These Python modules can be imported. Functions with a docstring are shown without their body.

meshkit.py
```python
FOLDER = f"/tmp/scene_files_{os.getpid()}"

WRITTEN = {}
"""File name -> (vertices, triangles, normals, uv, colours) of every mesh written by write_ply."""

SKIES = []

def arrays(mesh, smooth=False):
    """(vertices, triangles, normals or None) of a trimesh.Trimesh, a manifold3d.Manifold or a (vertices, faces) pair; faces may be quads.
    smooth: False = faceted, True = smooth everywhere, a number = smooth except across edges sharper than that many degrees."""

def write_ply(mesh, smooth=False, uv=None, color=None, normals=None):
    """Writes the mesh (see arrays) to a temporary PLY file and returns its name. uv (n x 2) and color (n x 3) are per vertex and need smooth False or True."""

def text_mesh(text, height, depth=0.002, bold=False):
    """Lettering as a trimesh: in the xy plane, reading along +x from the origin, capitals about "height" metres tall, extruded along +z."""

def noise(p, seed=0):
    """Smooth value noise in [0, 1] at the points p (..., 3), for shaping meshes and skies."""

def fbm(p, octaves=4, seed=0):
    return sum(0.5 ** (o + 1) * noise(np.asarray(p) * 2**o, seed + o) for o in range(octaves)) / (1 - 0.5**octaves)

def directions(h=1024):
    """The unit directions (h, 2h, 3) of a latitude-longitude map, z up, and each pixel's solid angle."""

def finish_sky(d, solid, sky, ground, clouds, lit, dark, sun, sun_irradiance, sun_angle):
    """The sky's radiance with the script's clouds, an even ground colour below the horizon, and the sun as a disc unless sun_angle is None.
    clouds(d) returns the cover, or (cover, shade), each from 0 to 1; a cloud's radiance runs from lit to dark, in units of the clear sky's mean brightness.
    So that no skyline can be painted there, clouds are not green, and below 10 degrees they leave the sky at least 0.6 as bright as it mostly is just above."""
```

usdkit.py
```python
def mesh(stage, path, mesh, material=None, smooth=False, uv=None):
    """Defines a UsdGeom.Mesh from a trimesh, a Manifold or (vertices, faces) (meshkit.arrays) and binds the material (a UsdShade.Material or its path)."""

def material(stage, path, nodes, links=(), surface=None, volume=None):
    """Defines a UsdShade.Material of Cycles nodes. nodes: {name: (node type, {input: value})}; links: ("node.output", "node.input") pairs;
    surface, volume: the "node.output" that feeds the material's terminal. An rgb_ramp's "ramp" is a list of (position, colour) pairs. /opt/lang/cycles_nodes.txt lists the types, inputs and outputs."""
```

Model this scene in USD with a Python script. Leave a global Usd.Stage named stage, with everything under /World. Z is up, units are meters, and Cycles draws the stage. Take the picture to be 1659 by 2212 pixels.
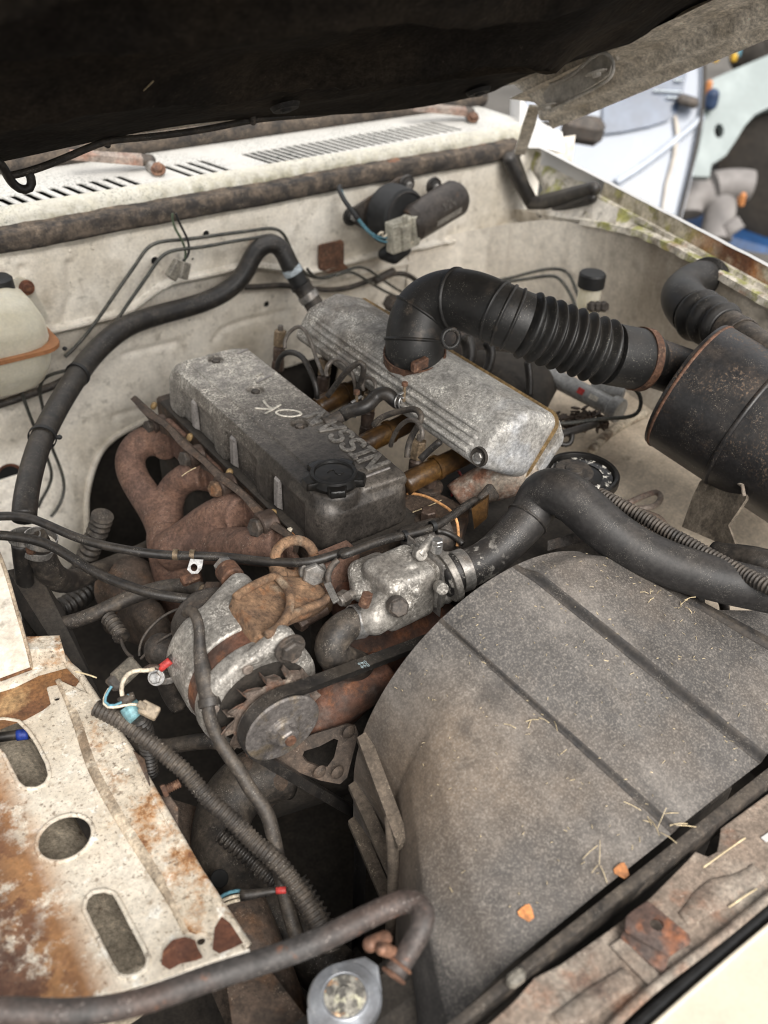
import math, random
import numpy as np, trimesh, shapely, manifold3d as m3
import usdkit, meshkit
from shapely.geometry import Polygon, Point
from scipy.interpolate import CubicSpline
from pxr import Usd, UsdGeom, UsdLux, UsdShade, Gf, Sdf

stage = Usd.Stage.CreateInMemory()
UsdGeom.SetStageUpAxis(stage, UsdGeom.Tokens.z)
UsdGeom.SetStageMetersPerUnit(stage, 1.0)
UsdGeom.Xform.Define(stage, '/World'); UsdGeom.Scope.Define(stage, '/World/Looks')
rng = np.random.default_rng(7)
V = lambda *a: np.array(a, float)

# ------------------------------------------------------------------ camera
CAM = V(0, 0, 1.56); FPX = 1963.0
RT = V(.8105, -.5848, .0311); DN = V(-.3261, -.4948, -.8054); FW = V(.4864, .6428, -.5917)
cam = UsdGeom.Camera.Define(stage, '/World/camera')
b = -FW
cam.AddTransformOp().Set(Gf.Matrix4d(*RT, 0, *(-DN), 0, *b, 0, *CAM, 1))
cam.CreateHorizontalApertureAttr(36.0); cam.CreateVerticalApertureAttr(48.0)
cam.CreateFocalLengthAttr(36.0 * FPX / 1659)
cam.CreateClippingRangeAttr(Gf.Vec2f(.01, 1000))
cam.CreateFStopAttr(36.0 * FPX / 1659 / 8.5); cam.CreateFocusDistanceAttr(1.04)
EXPOSURE = 0.78
cam.CreateExposureAttr(EXPOSURE)

# ------------------------------------------------------------------ sky and sun (soft overcast)
SUN_AZ, SUN_EL, SUN_I, SUN_ANG, SKY = math.radians(192), math.radians(43), .74, 38., .125
sd = V(math.sin(SUN_AZ) * math.cos(SUN_EL), math.cos(SUN_AZ) * math.cos(SUN_EL), math.sin(SUN_EL))
usdkit.material(stage, '/World/Looks/sky', {
    'tc': ('texture_coordinate', {}), 'n': ('noise_texture', {'scale': 2.2, 'detail': 6., 'roughness': .55}),
    'r': ('map_range', {'from_min': .3, 'from_max': .7, 'to_min': .55, 'to_max': .95, 'clamp': True}),
    's': ('sky_texture', {'sky_type': 'single_scattering', 'sun_disc': False, 'sun_elevation': SUN_EL, 'sun_rotation': SUN_AZ}),
    'x': ('separate_xyz', {}), 'e': ('map_range', {'from_min': -.05, 'from_max': 1., 'to_min': .35, 'to_max': 1.15, 'clamp': True}),
    'm': ('mix_color', {'b': (8.9, 8.7, 8.4), 'use_clamp': False}), 'v': ('vector_math', {'math_type': 'scale'}), 'b': ('background_shader', {'strength': SKY})},
    [('tc.generated', 'n.vector'), ('n.fac', 'r.value'), ('r.result', 'm.fac'), ('s.color', 'm.a'), ('tc.generated', 'x.vector'), ('x.z', 'e.value'), ('m.result', 'v.vector1'), ('e.result', 'v.scale'), ('v.vector', 'b.color')], surface='b.background')
dome = UsdLux.DomeLight.Define(stage, '/World/sky')
UsdShade.MaterialBindingAPI.Apply(dome.GetPrim()).Bind(UsdShade.Material.Get(stage, '/World/Looks/sky'))
sun = UsdLux.DistantLight.Define(stage, '/World/sun')
sun.CreateIntensityAttr(SUN_I); sun.CreateAngleAttr(SUN_ANG); sun.CreateNormalizeAttr(True); sun.CreateColorAttr(Gf.Vec3f(1, .965, .92))
zx = sd; xx = np.cross(V(0, 0, 1), zx); xx /= np.linalg.norm(xx); yx = np.cross(zx, xx)
sun.AddTransformOp().Set(Gf.Matrix4d(*xx, 0, *yx, 0, *zx, 0, 0, 0, 0, 1))

# ------------------------------------------------------------------ measuring helper: a direction seen in the photograph meets a plane of the place
FR = {'': (0, 0, 1), 'R1': (0, 0, .5), 'R2': (829.5, 0, .5), 'R3': (0, 486, .5), 'R4': (829.5, 486, .5), 'R5': (0, 1053, .5), 'R6': (829.5, 1053, .5),
      'R7': (0, 1620, .5), 'R8': (829.5, 1620, .5), 'A1': (324, 702, .358), 'A2': (594, 594, .3906), 'A3': (216, 864, .293), 'A4': (432, 1134, .2563),
      'A5': (675, 864, .3093), 'C1': (1382.4, 540, .2905), 'C2': (529.2, 842.4, .18151), 'B1': (1188, 0, .28386), 'B2': (0, 1134, .3255), 'B3': (540, 1782, .3255), 'B4': (1188, 918, .28386), 'B5': (648, 351, .2604)}
def P(f, u, v, x=None, y=None, z=None, d=None):
    ox, oy, s = FR[f]
    r = (ox + u * s - 829.5) / FPX * RT + (oy + v * s - 1106) / FPX * DN + FW
    t = d if d is not None else (x - CAM[0]) / r[0] if x is not None else (y - CAM[1]) / r[1] if y is not None else (z - CAM[2]) / r[2]
    return CAM + t * r
def PP(f, pts, key, vals):
    """many points; vals one number or one per point"""
    vals = [vals] * len(pts) if np.ndim(vals) == 0 else np.interp(np.linspace(0, 1, len(pts)), np.linspace(0, 1, len(vals)), vals)
    return [P(f, u, v, **{key: w}) for (u, v), w in zip(pts, vals)]

# ------------------------------------------------------------------ materials
def mat(name, base, layers=(), rough=.6, metal=0., grain=.42, bump=(60, .3), fine=(400, .15), var=.25, vs=14, spec=.5, bevel=0, trans=0, coat=0):
    """base colour with broad variation, then layers of dirt, rust, flakes and specks laid over it by noise in the place's own coordinates"""
    N, L = {}, []
    N['g'] = ('geometry', {})
    N['p'] = ('principled_bsdf', {'roughness': rough, 'metallic': metal, 'specular_ior_level': spec} | ({'coat_weight': coat, 'coat_roughness': .2} if coat else {}) | ({'subsurface_weight': trans, 'subsurface_radius': (1., .8, .5), 'subsurface_scale': .02} if trans else {}))
    b = np.array(base, float)
    N['vn'] = ('noise_texture', {'scale': vs, 'detail': 5., 'roughness': .6}); L.append(('g.position', 'vn.vector'))
    N['vr'] = ('rgb_ramp', {'ramp': [(.3, tuple(b * (1 - var))), (.7, tuple(np.minimum(b * (1 + var), .95)))]}); L.append(('vn.fac', 'vr.fac'))
    col, rg, mt = 'vr.color', None, None
    for i, q in enumerate(layers):
        n = f'l{i}'; s = q.get('s', 20)
        if q.get('kind') == 'vor':
            N[n + 'n'] = ('voronoi_texture', {'scale': s, 'feature': 'f1'}); out = n + 'n.distance'
        else:
            N[n + 'n'] = ('noise_texture', {'scale': s, 'detail': q.get('det', 5.), 'roughness': q.get('nr', .6), 'distortion': q.get('dist', 0.)}); out = n + 'n.fac'
        src = 'g.position'
        if 'off' in q or 'st' in q:
            N[n + 'm'] = ('mapping', {'location': (q.get('off', 0),) * 3, 'scale': q.get('st', (1, 1, 1))}); L.append((src, n + 'm.vector')); src = n + 'm.vector'
        L.append((src, n + 'n.vector'))
        N[n + 'r'] = ('map_range', {'from_min': q['lo'], 'from_max': q['hi'], 'to_min': 0., 'to_max': q.get('k', 1.), 'clamp': True}); L.append((out, n + 'r.value'))
        fac = n + 'r.result'
        if 'cl' in q:
            N[n + 'k'] = ('noise_texture', {'scale': q['cl'][0], 'detail': 3.}); L.append(('g.position', n + 'k.vector'))
            N[n + 'w'] = ('map_range', {'from_min': q['cl'][1], 'from_max': q['cl'][2], 'clamp': True}); L.append((n + 'k.fac', n + 'w.value'))
            N[n + 'e'] = ('math', {'math_type': 'multiply'}); L += [(fac, n + 'e.value1'), (n + 'w.result', n + 'e.value2')]; fac = n + 'e.value'
        if 'up' in q:
            N[n + 'x'] = ('separate_xyz', {}); L.append(('g.normal', n + 'x.vector'))
            N[n + 'u'] = ('map_range', {'from_min': q['up'][0], 'from_max': q['up'][1], 'clamp': True}); L.append((n + 'x.z', n + 'u.value'))
            N[n + 'f'] = ('math', {'math_type': 'multiply'}); L += [(fac, n + 'f.value1'), (n + 'u.result', n + 'f.value2')]; fac = n + 'f.value'
        for j, (ax, a0, a1) in enumerate(q.get('ax', ())):
            N[f'{n}y{j}'] = ('separate_xyz', {}); L.append(('g.position', f'{n}y{j}.vector'))
            N[f'{n}z{j}'] = ('map_range', {'from_min': a0, 'from_max': a1, 'clamp': True}); L.append((f'{n}y{j}.{ax}', f'{n}z{j}.value'))
            N[f'{n}h{j}'] = ('math', {'math_type': 'multiply'}); L += [(fac, f'{n}h{j}.value1'), (f'{n}z{j}.result', f'{n}h{j}.value2')]; fac = f'{n}h{j}.value'
        N[n + 'c'] = ('mix_color', {'b': q['c']}); L += [(fac, n + 'c.fac'), (col, n + 'c.a')]; col = n + 'c.result'
        if 'r' in q:
            N[n + 'o'] = ('mix_float', {'b': q['r'], 'a': rough}); L.append((fac, n + 'o.fac'))
            if rg: L.append((rg, n + 'o.a'))
            rg = n + 'o.result'
        if 'm' in q:
            N[n + 't'] = ('mix_float', {'b': q['m'], 'a': metal}); L.append((fac, n + 't.fac'))
            if mt: L.append((mt, n + 't.a'))
            mt = n + 't.result'
    if grain:
        for k, sc, g in (('ga', 240, grain), ('gb', 62, grain * .75), ('gc', 900, grain * .5)):
            N[k + 'n'] = ('noise_texture', {'scale': sc, 'detail': 3., 'roughness': .65}); L.append(('g.position', k + 'n.vector'))
            N[k + 'r'] = ('map_range', {'from_min': .28, 'from_max': .72, 'to_min': 1 - g, 'to_max': 1 + g, 'clamp': True}); L.append((k + 'n.fac', k + 'r.value'))
            N[k + 'v'] = ('vector_math', {'math_type': 'scale'}); L += [(col, k + 'v.vector1'), (k + 'r.result', k + 'v.scale')]; col = k + 'v.vector'
    L.append((col, 'p.base_color'))
    if rg: L.append((rg, 'p.roughness'))
    if mt: L.append((mt, 'p.metallic'))
    last = None
    if bevel:
        N['bv'] = ('bevel', {'radius': bevel, 'samples': 4}); last = 'bv.bevel'
    for k, bb in (('b1', bump), ('b2', fine)):
        if bb:
            N[k + 'n'] = ('noise_texture', {'scale': bb[0], 'detail': 4., 'roughness': .6}); L.append(('g.position', k + 'n.vector'))
            N[k] = ('bump', {'strength': bb[1], 'distance': .12 / bb[0]}); L.append((k + 'n.fac', k + '.height'))
            if last: L.append((last, k + '.normal'))
            last = k + '.normal'
    if last: L.append((last, 'p.normal'))
    return usdkit.material(stage, '/World/Looks/' + name, N, L, surface='p.BSDF')

RUST = (.17, .062, .022); RUST2 = (.085, .036, .02); DUST = (.235, .185, .135); GRIME = (.055, .046, .036); DARK = (.012, .011, .010)
dust = lambda k=.7, s=30, lo=.35, hi=.75: dict(c=DUST, s=s, lo=lo, hi=hi, k=k, up=(.1, .9), r=.9)
speck = lambda c=(.42, .38, .32), s=850, lo=.60, hi=.68, k=.7: dict(c=c, s=s * (2. if s < 420 else 1.), lo=min(lo, .62), hi=min(hi, .70), k=k, det=2., cl=(45, .46, .68))
M = {}
M['white'] = mat('dirty_white_paint', (.84, .785, .69), [dict(c=(.42, .36, .27), s=7, lo=.42, hi=.72, k=.75), dict(c=(.30, .25, .185), s=24, lo=.50, hi=.70, k=.55, det=9., nr=.72), dict(c=(.20, .17, .125), s=48, off=6, lo=.58, hi=.70, k=.55, det=6.),
      dict(c=(.10, .085, .06), s=140, lo=.66, hi=.74, k=.6), dict(c=RUST, s=9, off=5, lo=.70, hi=.76, k=.8)], grain=0.12, rough=.5, var=.08, bump=(25, .12), fine=(300, .06))
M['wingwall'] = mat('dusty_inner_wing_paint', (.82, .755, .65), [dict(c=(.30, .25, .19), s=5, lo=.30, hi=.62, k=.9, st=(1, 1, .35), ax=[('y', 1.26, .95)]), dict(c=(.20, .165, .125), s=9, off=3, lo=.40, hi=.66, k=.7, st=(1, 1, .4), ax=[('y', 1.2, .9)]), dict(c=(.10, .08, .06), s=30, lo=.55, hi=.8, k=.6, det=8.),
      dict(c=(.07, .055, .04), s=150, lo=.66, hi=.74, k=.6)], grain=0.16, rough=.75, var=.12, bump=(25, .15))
M['archtop'] = mat('wheel_arch_dust', (.60, .51, .40), [dict(c=(.23, .18, .13), s=8, lo=.45, hi=.75, k=.7), dict(c=(.06, .045, .03), s=22, lo=.62, hi=.72, k=.7), dict(c=(.08, .06, .05), s=190, lo=.68, hi=.74, k=.6)], grain=0.2, rough=.9, var=.12)
M['cowl'] = mat('bleached_cowl_paint', (.50, .485, .45), [dict(c=(.10, .115, .10), s=230, lo=.54, hi=.62, k=.85, det=3., cl=(9, .40, .56)), dict(c=(.30, .29, .26), s=26, lo=.60, hi=.75, k=.6, det=8.)], grain=0.08, rough=.45, var=.05, fine=(300, .05))
M['cowlface'] = mat('mossy_cowl_face', (.42, .40, .345), [dict(c=(.11, .095, .035), s=38, lo=.36, hi=.56, k=.95, det=8., ax=[('z', 1.112, 1.085)], r=.95, cl=(5, .36, .54)), dict(c=(.12, .13, .11), s=300, lo=.56, hi=.63, k=.8, det=3., cl=(22, .40, .62)),
      dict(c=(.40, .37, .28), s=60, lo=.5, hi=.7, k=.6)], grain=0.15, rough=.6, var=.08)
M['seal'] = mat('perished_rubber_seal', (.021, .017, .0145), [dict(c=(.16, .12, .085), s=34, lo=.42, hi=.68, k=.8, det=9., nr=.7, up=(-1.2, .5), r=.95), dict(c=(.20, .07, .03), s=14, off=2, lo=.66, hi=.74, k=.7), speck((.3, .25, .18), 300)], rough=.8, bump=(120, .5))
M['lip'] = mat('rusty_wing_lip', (.52, .46, .35), [dict(c=(.16, .135, .08), s=38, lo=.44, hi=.62, k=.85, det=8.), dict(c=(.30, .28, .08), s=30, off=7, lo=.55, hi=.64, k=.7), dict(c=(.36, .13, .03), s=14, off=3, lo=.34, hi=.50, k=.95, det=8., ax=[('y', .90, .82)]), dict(c=(.12, .04, .018), s=18, off=5, lo=.46, hi=.58, k=.9, det=8., ax=[('y', .88, .80)])], grain=.25, rough=.75, bump=(70, .6))
M['fender'] = mat('mossy_fender_gutter', (.62, .57, .48), [dict(c=(.17, .145, .10), s=40, lo=.44, hi=.66, k=.85, det=8., r=.95), dict(c=(.27, .27, .055), s=26, off=7, lo=.50, hi=.60, k=.85, det=7.), dict(c=(.30, .105, .025), s=11, off=3, lo=.54, hi=.62, k=.95, det=7., ax=[('y', .95, .80)]),
      dict(c=(.05, .045, .03), s=190, lo=.62, hi=.69, k=.8)], grain=0.25, rough=.65, var=.1, bump=(70, .6))
M['skin'] = mat('white_body_skin', (.54, .53, .51), [dict(c=(.40, .36, .30), s=60, lo=.62, hi=.75, k=.4)], grain=0.03, rough=.35, var=.03, bump=None, fine=None, coat=.3)
M['liner'] = mat('black_felt_liner', (.015, .0125, .0105), [dict(c=(.052, .040, .028), s=5, lo=.46, hi=.72, k=.75, det=6.), dict(c=(.10, .08, .06), s=120, lo=.66, hi=.76, k=.4)], grain=0.4, rough=.95, var=.3, bump=(30, .8), fine=(500, .5), spec=.15)
M['rail'] = mat('dirty_hood_steel', (.78, .72, .63), [dict(c=(.42, .36, .28), s=16, lo=.38, hi=.66, k=.8, det=8.), dict(c=(.10, .08, .055), s=70, lo=.56, hi=.72, k=.6, det=6.), dict(c=(.62, .58, .5), s=60, off=4, lo=.66, hi=.70, k=.8)], rough=.7, var=.15, bump=(60, .4), bevel=.002)
M['rubber'] = mat('black_rubber_hose', (.015, .0135, .0125), [dust(.14, 18), dict(c=(.085, .07, .056), s=60, lo=.48, hi=.72, k=.4, det=8.), speck(k=.55)], grain=0.3, rough=.46, var=.2, bump=(90, .12), fine=(600, .1))
M['rubberdusty'] = mat('dusty_rubber_hose', (.026, .022, .019), [dust(.34, 22), dict(c=(.14, .112, .085), s=70, lo=.46, hi=.72, k=.5, det=8.), speck(k=.7, s=330)], rough=.58, var=.25, bump=(90, .2), fine=(600, .15))
M['rubberlime'] = mat('limescaled_rubber_hose', (.020, .0185, .018), [dust(.12, 18), dict(c=(.50, .47, .42), s=85, lo=.535, hi=.60, k=.85, det=6., ax=[('x', .60, .52)], r=.95), speck(k=.6)], rough=.52, var=.2, bump=(90, .15), fine=(600, .1))
M['duct'] = mat('black_intake_rubber', (.012, .0115, .011), [dust(.09, 14), dict(c=(.13, .10, .075), s=40, lo=.58, hi=.74, k=.6, det=7., ax=[('x', .80, .70)]), speck(k=.65, s=300, lo=.69, hi=.74)], grain=0.25, rough=.5, var=.25, bump=(50, .25), fine=(500, .15))
M['plast'] = mat('dusty_black_plastic', (.042, .039, .037), [dict(c=(.142, .129, .118), s=9, lo=.30, hi=.66, k=.6, up=(.2, .95), r=.92), dict(c=(.165, .122, .085), s=5, off=11, lo=.46, hi=.66, k=.5), dict(c=(.25, .225, .20), s=14, off=5, lo=.52, hi=.66, k=.4, st=(1, .25, 1), det=8.), dict(c=(.165, .122, .085), s=9, off=2, lo=.15, hi=.5, k=.75, ax=[('y', .30, .40), ('y', .48, .415), ('x', .47, .40)]), dict(c=(.014, .013, .012), s=7, off=8, lo=.60, hi=.72, k=.45), dict(c=(.25, .222, .19), s=480, lo=.48, hi=.70, k=.55, det=3., up=(.1, .9)),
      dict(c=(.36, .32, .27), s=360, lo=.68, hi=.74, k=.55, det=2., st=(1, .45, 1), cl=(12, .42, .62)), dict(c=(.018, .016, .015), s=16, off=4, lo=.60, hi=.76, k=.6)], grain=0.24, rough=.68, var=.25, bump=(40, .12), fine=(520, .35))
M['plastdark'] = mat('dark_plastic_groove', (.018, .016, .015), [dust(.25, 60), speck(k=.5)], grain=0.25, rough=.7, fine=(500, .3))
M['plastrib'] = mat('dusty_brown_plastic_rib', (.10, .078, .058), [speck((.45, .38, .28), 260), dict(c=(.03, .025, .02), s=60, lo=.55, hi=.75, k=.6)], rough=.85, fine=(400, .4))
M['alu'] = mat('corroded_cast_aluminium', (.32, .30, .27), [dict(c=(.15, .13, .11), s=16, lo=.42, hi=.68, k=.7, det=7., m=.1), dict(c=(.62, .59, .53), s=420, lo=.50, hi=.64, k=.8, det=3., r=.95, m=0., cl=(38, .44, .60)), dict(c=(.07, .06, .05), s=110, off=3, lo=.62, hi=.72, k=.6)], rough=.5, metal=.5, var=.2, bump=(150, .35), fine=(500, .25), bevel=.0015)
M['plenum'] = mat('corroded_plenum_aluminium', (.36, .345, .32), [dict(c=(.19, .165, .135), s=11, lo=.46, hi=.70, k=.6, det=7., m=.1), dict(c=(.11, .085, .06), s=20, lo=.3, hi=.6, k=.75, ax=[('y', .80, .98)], m=.1), dict(c=(.68, .65, .58), s=460, lo=.50, hi=.62, k=.85, det=3., up=(-.2, .5), r=.95, m=0., cl=(34, .40, .60)),
      dict(c=(.46, .49, .54), s=22, off=8, lo=.5, hi=.66, k=.4, ax=[('y', .73, .67)], m=.3)], rough=.6, metal=.25, var=.15, bump=(150, .3), fine=(500, .2), bevel=.0015)
M['cover'] = mat('oily_valve_cover', (.155, .135, .115), [dict(c=(.036, .031, .027), s=13, lo=.25, hi=.55, k=.92, det=7., ax=[('y', .97, .80)], r=.42), dict(c=(.030, .026, .023), s=16, off=9, lo=.34, hi=.55, k=.85, det=7., ax=[('z', .935, .885)], r=.5), dict(c=(.36, .335, .30), s=12, off=3, lo=.32, hi=.58, k=.8, det=6., ax=[('y', .92, 1.05)]),
      dict(c=(.66, .62, .54), s=400, lo=.45, hi=.57, k=1., det=3., up=(.0, .7), ax=[('y', .90, 1.02)], r=.95, m=0., cl=(40, .42, .60)), dict(c=(.62, .58, .5), s=420, off=6, lo=.60, hi=.66, k=.7, det=3., ax=[('y', .86, .92)], r=.95), dict(c=(.018, .016, .014), s=330, lo=.60, hi=.68, k=.75, det=3.)], rough=.48, metal=.35, var=.2, bump=(170, .35), fine=(520, .3), bevel=.0022)
M['coverrib'] = mat('bare_rib_metal', (.27, .25, .235), [dict(c=(.12, .11, .10), s=200, lo=.58, hi=.68, k=.8), dict(c=(.20, .18, .17), s=30, lo=.45, hi=.7, k=.6)], grain=0.25, rough=.5, metal=.4, bevel=.001)
M['oilcap'] = mat('oily_black_plastic_cap', (.007, .0065, .006), grain=.2, layers=[dict(c=(.03, .025, .02), s=80, lo=.5, hi=.75, k=.5)], rough=.34, spec=.3, var=.3, bevel=.0012, bump=(80, .2))
M['castrust'] = mat('rusty_cast_manifold', (.155, .088, .062), [dict(c=(.085, .052, .042), s=18, lo=.45, hi=.7, k=.8), dict(c=(.20, .105, .065), s=26, off=4, lo=.5, hi=.72, k=.5), dict(c=(.025, .02, .018), s=330, lo=.62, hi=.69, k=.8), speck((.5, .42, .34), 260, .72, .76)], rough=.82, var=.2, bump=(230, .5), fine=(600, .3))
M['rustbr'] = mat('rusty_orange_bracket', (.25, .15, .085), [dict(c=(.085, .052, .034), s=38, lo=.40, hi=.62, k=.8, det=8.), dict(c=(.32, .27, .20), s=30, off=4, lo=.60, hi=.72, k=.55, det=7.), dict(c=(.27, .11, .04), s=50, off=9, lo=.56, hi=.7, k=.6), dict(c=(.03, .022, .016), s=260, lo=.58, hi=.68, k=.6)], rough=.88, var=.25, bump=(150, .7), fine=(500, .4), bevel=.002)
M['rustred'] = mat('red_rusty_cover', (.135, .058, .034), [dict(c=(.045, .028, .021), s=30, lo=.38, hi=.60, k=.88), dict(c=(.20, .075, .03), s=40, off=4, lo=.56, hi=.66, k=.6), dict(c=(.10, .09, .08), s=20, off=6, lo=.56, hi=.7, k=.6)], rough=.75, var=.3, bump=(120, .6))
M['oily'] = mat('oily_rusty_iron', (.075, .052, .038), [dict(c=(.17, .085, .04), s=26, lo=.52, hi=.7, k=.7), dict(c=(.018, .015, .012), s=40, off=3, lo=.45, hi=.7, k=.75), speck((.4, .32, .24), 280)], rough=.7, var=.3, bump=(110, .6), bevel=.0015)
M['iron'] = mat('dark_grey_iron', (.065, .055, .047), [dict(c=(.13, .085, .055), s=30, lo=.50, hi=.72, k=.6), dict(c=(.02, .018, .015), s=30, off=3, lo=.5, hi=.72, k=.6), speck(k=.6)], rough=.65, var=.25, metal=.15, bump=(110, .5), bevel=.0012)
M['steel'] = mat('dull_steel', (.30, .285, .265), [dict(c=(.12, .09, .065), s=60, lo=.48, hi=.7, k=.7, m=.1), speck((.6, .56, .5), 300, .64, .7)], rough=.42, metal=.65, var=.2, bump=(200, .2), bevel=.0012)
M['pulley'] = mat('dull_pulley_steel', (.16, .145, .135), [dict(c=(.20, .15, .085), s=55, lo=.52, hi=.68, k=.6), dict(c=(.07, .06, .055), s=25, off=2, lo=.5, hi=.7, k=.5), speck((.5, .47, .42), 320, .68, .74)], rough=.5, metal=.45, var=.2, bump=(200, .15), bevel=.001)
M['zinc'] = mat('bright_zinc_clip', (.40, .39, .375), [dict(c=(.2, .16, .12), s=140, lo=.56, hi=.7, k=.6)], rough=.35, metal=.8, bump=None, bevel=.0006)
M['brass'] = mat('dull_brass_nut', (.27, .20, .13), [dict(c=(.09, .065, .045), s=80, lo=.45, hi=.7, k=.8)], rough=.45, metal=.5, bevel=.001)
M['brownmetal'] = mat('brown_injector_body', (.085, .058, .045), [dict(c=(.03, .024, .02), s=60, lo=.45, hi=.7, k=.8), speck((.3, .25, .2), 260)], rough=.5, metal=.35, bevel=.001)
M['amber'] = mat('amber_oiled_runner', (.085, .042, .012), [dict(c=(.035, .02, .011), s=24, lo=.40, hi=.62, k=.9), dict(c=(.24, .13, .035), s=40, off=5, lo=.56, hi=.72, k=.5)], rough=.38, var=.3, bump=(70, .4))
M['gold'] = mat('golden_gasket_edge', (.30, .20, .09), [dict(c=(.13, .09, .05), s=40, lo=.45, hi=.7, k=.7), speck((.55, .45, .3), 240, .62, .68)], rough=.6, metal=.2)
M['blackpaint'] = mat('rust_speckled_black_paint', (.014, .013, .013), [dict(c=(.075, .054, .039), s=20, lo=.46, hi=.68, k=.55, det=8., up=(.1, 1.), r=.7), dict(c=(.19, .125, .08), s=300, lo=.53, hi=.64, k=.75, cl=(16, .40, .62), det=5., up=(-.5, .6), r=.9), speck((.4, .34, .27), 360, .68, .73)], rough=.42, var=.25, bump=(110, .2), fine=(500, .2))
M['rustband'] = mat('rusty_clamp_band', (.15, .075, .045), [dict(c=(.06, .035, .025), s=70, lo=.42, hi=.66, k=.8), dict(c=(.26, .17, .11), s=120, lo=.58, hi=.7, k=.6)], rough=.75, metal=.2, bump=(160, .6))
M['tray'] = mat('flaking_cream_tray', (.62, .56, .465), [dict(c=(.40, .33, .24), s=15, lo=.42, hi=.66, k=.6, det=9., nr=.7), dict(c=(.70, .67, .60), s=60, off=9, lo=.60, hi=.64, k=.8), dict(c=(.24, .18, .12), s=70, off=3, lo=.58, hi=.68, k=.7, det=7.), dict(c=(.13, .095, .065), s=170, lo=.58, hi=.66, k=.75, det=5.), dict(c=(.06, .045, .03), s=420, lo=.60, hi=.67, k=.7), dict(c=(.36, .19, .06), s=13, off=2, lo=.60, hi=.68, k=.75, det=9., nr=.72), dict(c=(.25, .115, .038), s=16, off=1, lo=.43, hi=.50, k=.95, det=9., nr=.72, ax=[('x', .064, .036)]), dict(c=(.12, .052, .025), s=18, off=7, lo=.44, hi=.50, k=.95, det=9., nr=.72, ax=[('x', .046, .018)]), dict(c=(.06, .026, .015), s=12, off=1, lo=.42, hi=.52, k=.95, det=9., nr=.72, ax=[('x', .026, -.004)])], grain=.2, rough=.75, var=.08, bump=(60, .5), fine=(300, .4), bevel=.0015)
M['trayedge'] = mat('rust_edged_tray_border', (.58, .51, .41), [dict(c=(.40, .33, .24), s=15, lo=.42, hi=.66, k=.6, det=9., nr=.7), dict(c=(.70, .67, .60), s=60, off=9, lo=.60, hi=.64, k=.8), dict(c=(.24, .18, .12), s=70, off=3, lo=.58, hi=.68, k=.7, det=7.), dict(c=(.13, .095, .065), s=170, lo=.58, hi=.66, k=.75, det=5.), dict(c=(.06, .045, .03), s=420, lo=.60, hi=.67, k=.7), dict(c=(.34, .16, .05), s=16, off=2, lo=.50, hi=.60, k=.9, det=9., nr=.72), dict(c=(.13, .052, .024), s=16, off=2, lo=.58, hi=.64, k=.95, det=9., nr=.72)], grain=.25, rough=.8, var=.08, bump=(60, .6), fine=(300, .4), bevel=.0015)
M['traydirt'] = mat('stained_tray_rib', (.44, .36, .265), [dict(c=(.13, .085, .05), s=20, lo=.45, hi=.66, k=.8, det=8.), dict(c=(.55, .48, .38), s=40, off=3, lo=.58, hi=.66, k=.8), dict(c=(.06, .045, .03), s=260, lo=.6, hi=.68, k=.7)], rough=.85, bump=(70, .5))
M['trayrust'] = mat('brown_rust_patch', (.125, .048, .026), [dict(c=(.07, .030, .02), s=60, lo=.45, hi=.65, k=.7), dict(c=(.28, .13, .05), s=30, lo=.58, hi=.7, k=.6)], rough=.9, bump=(140, .6))
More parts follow.
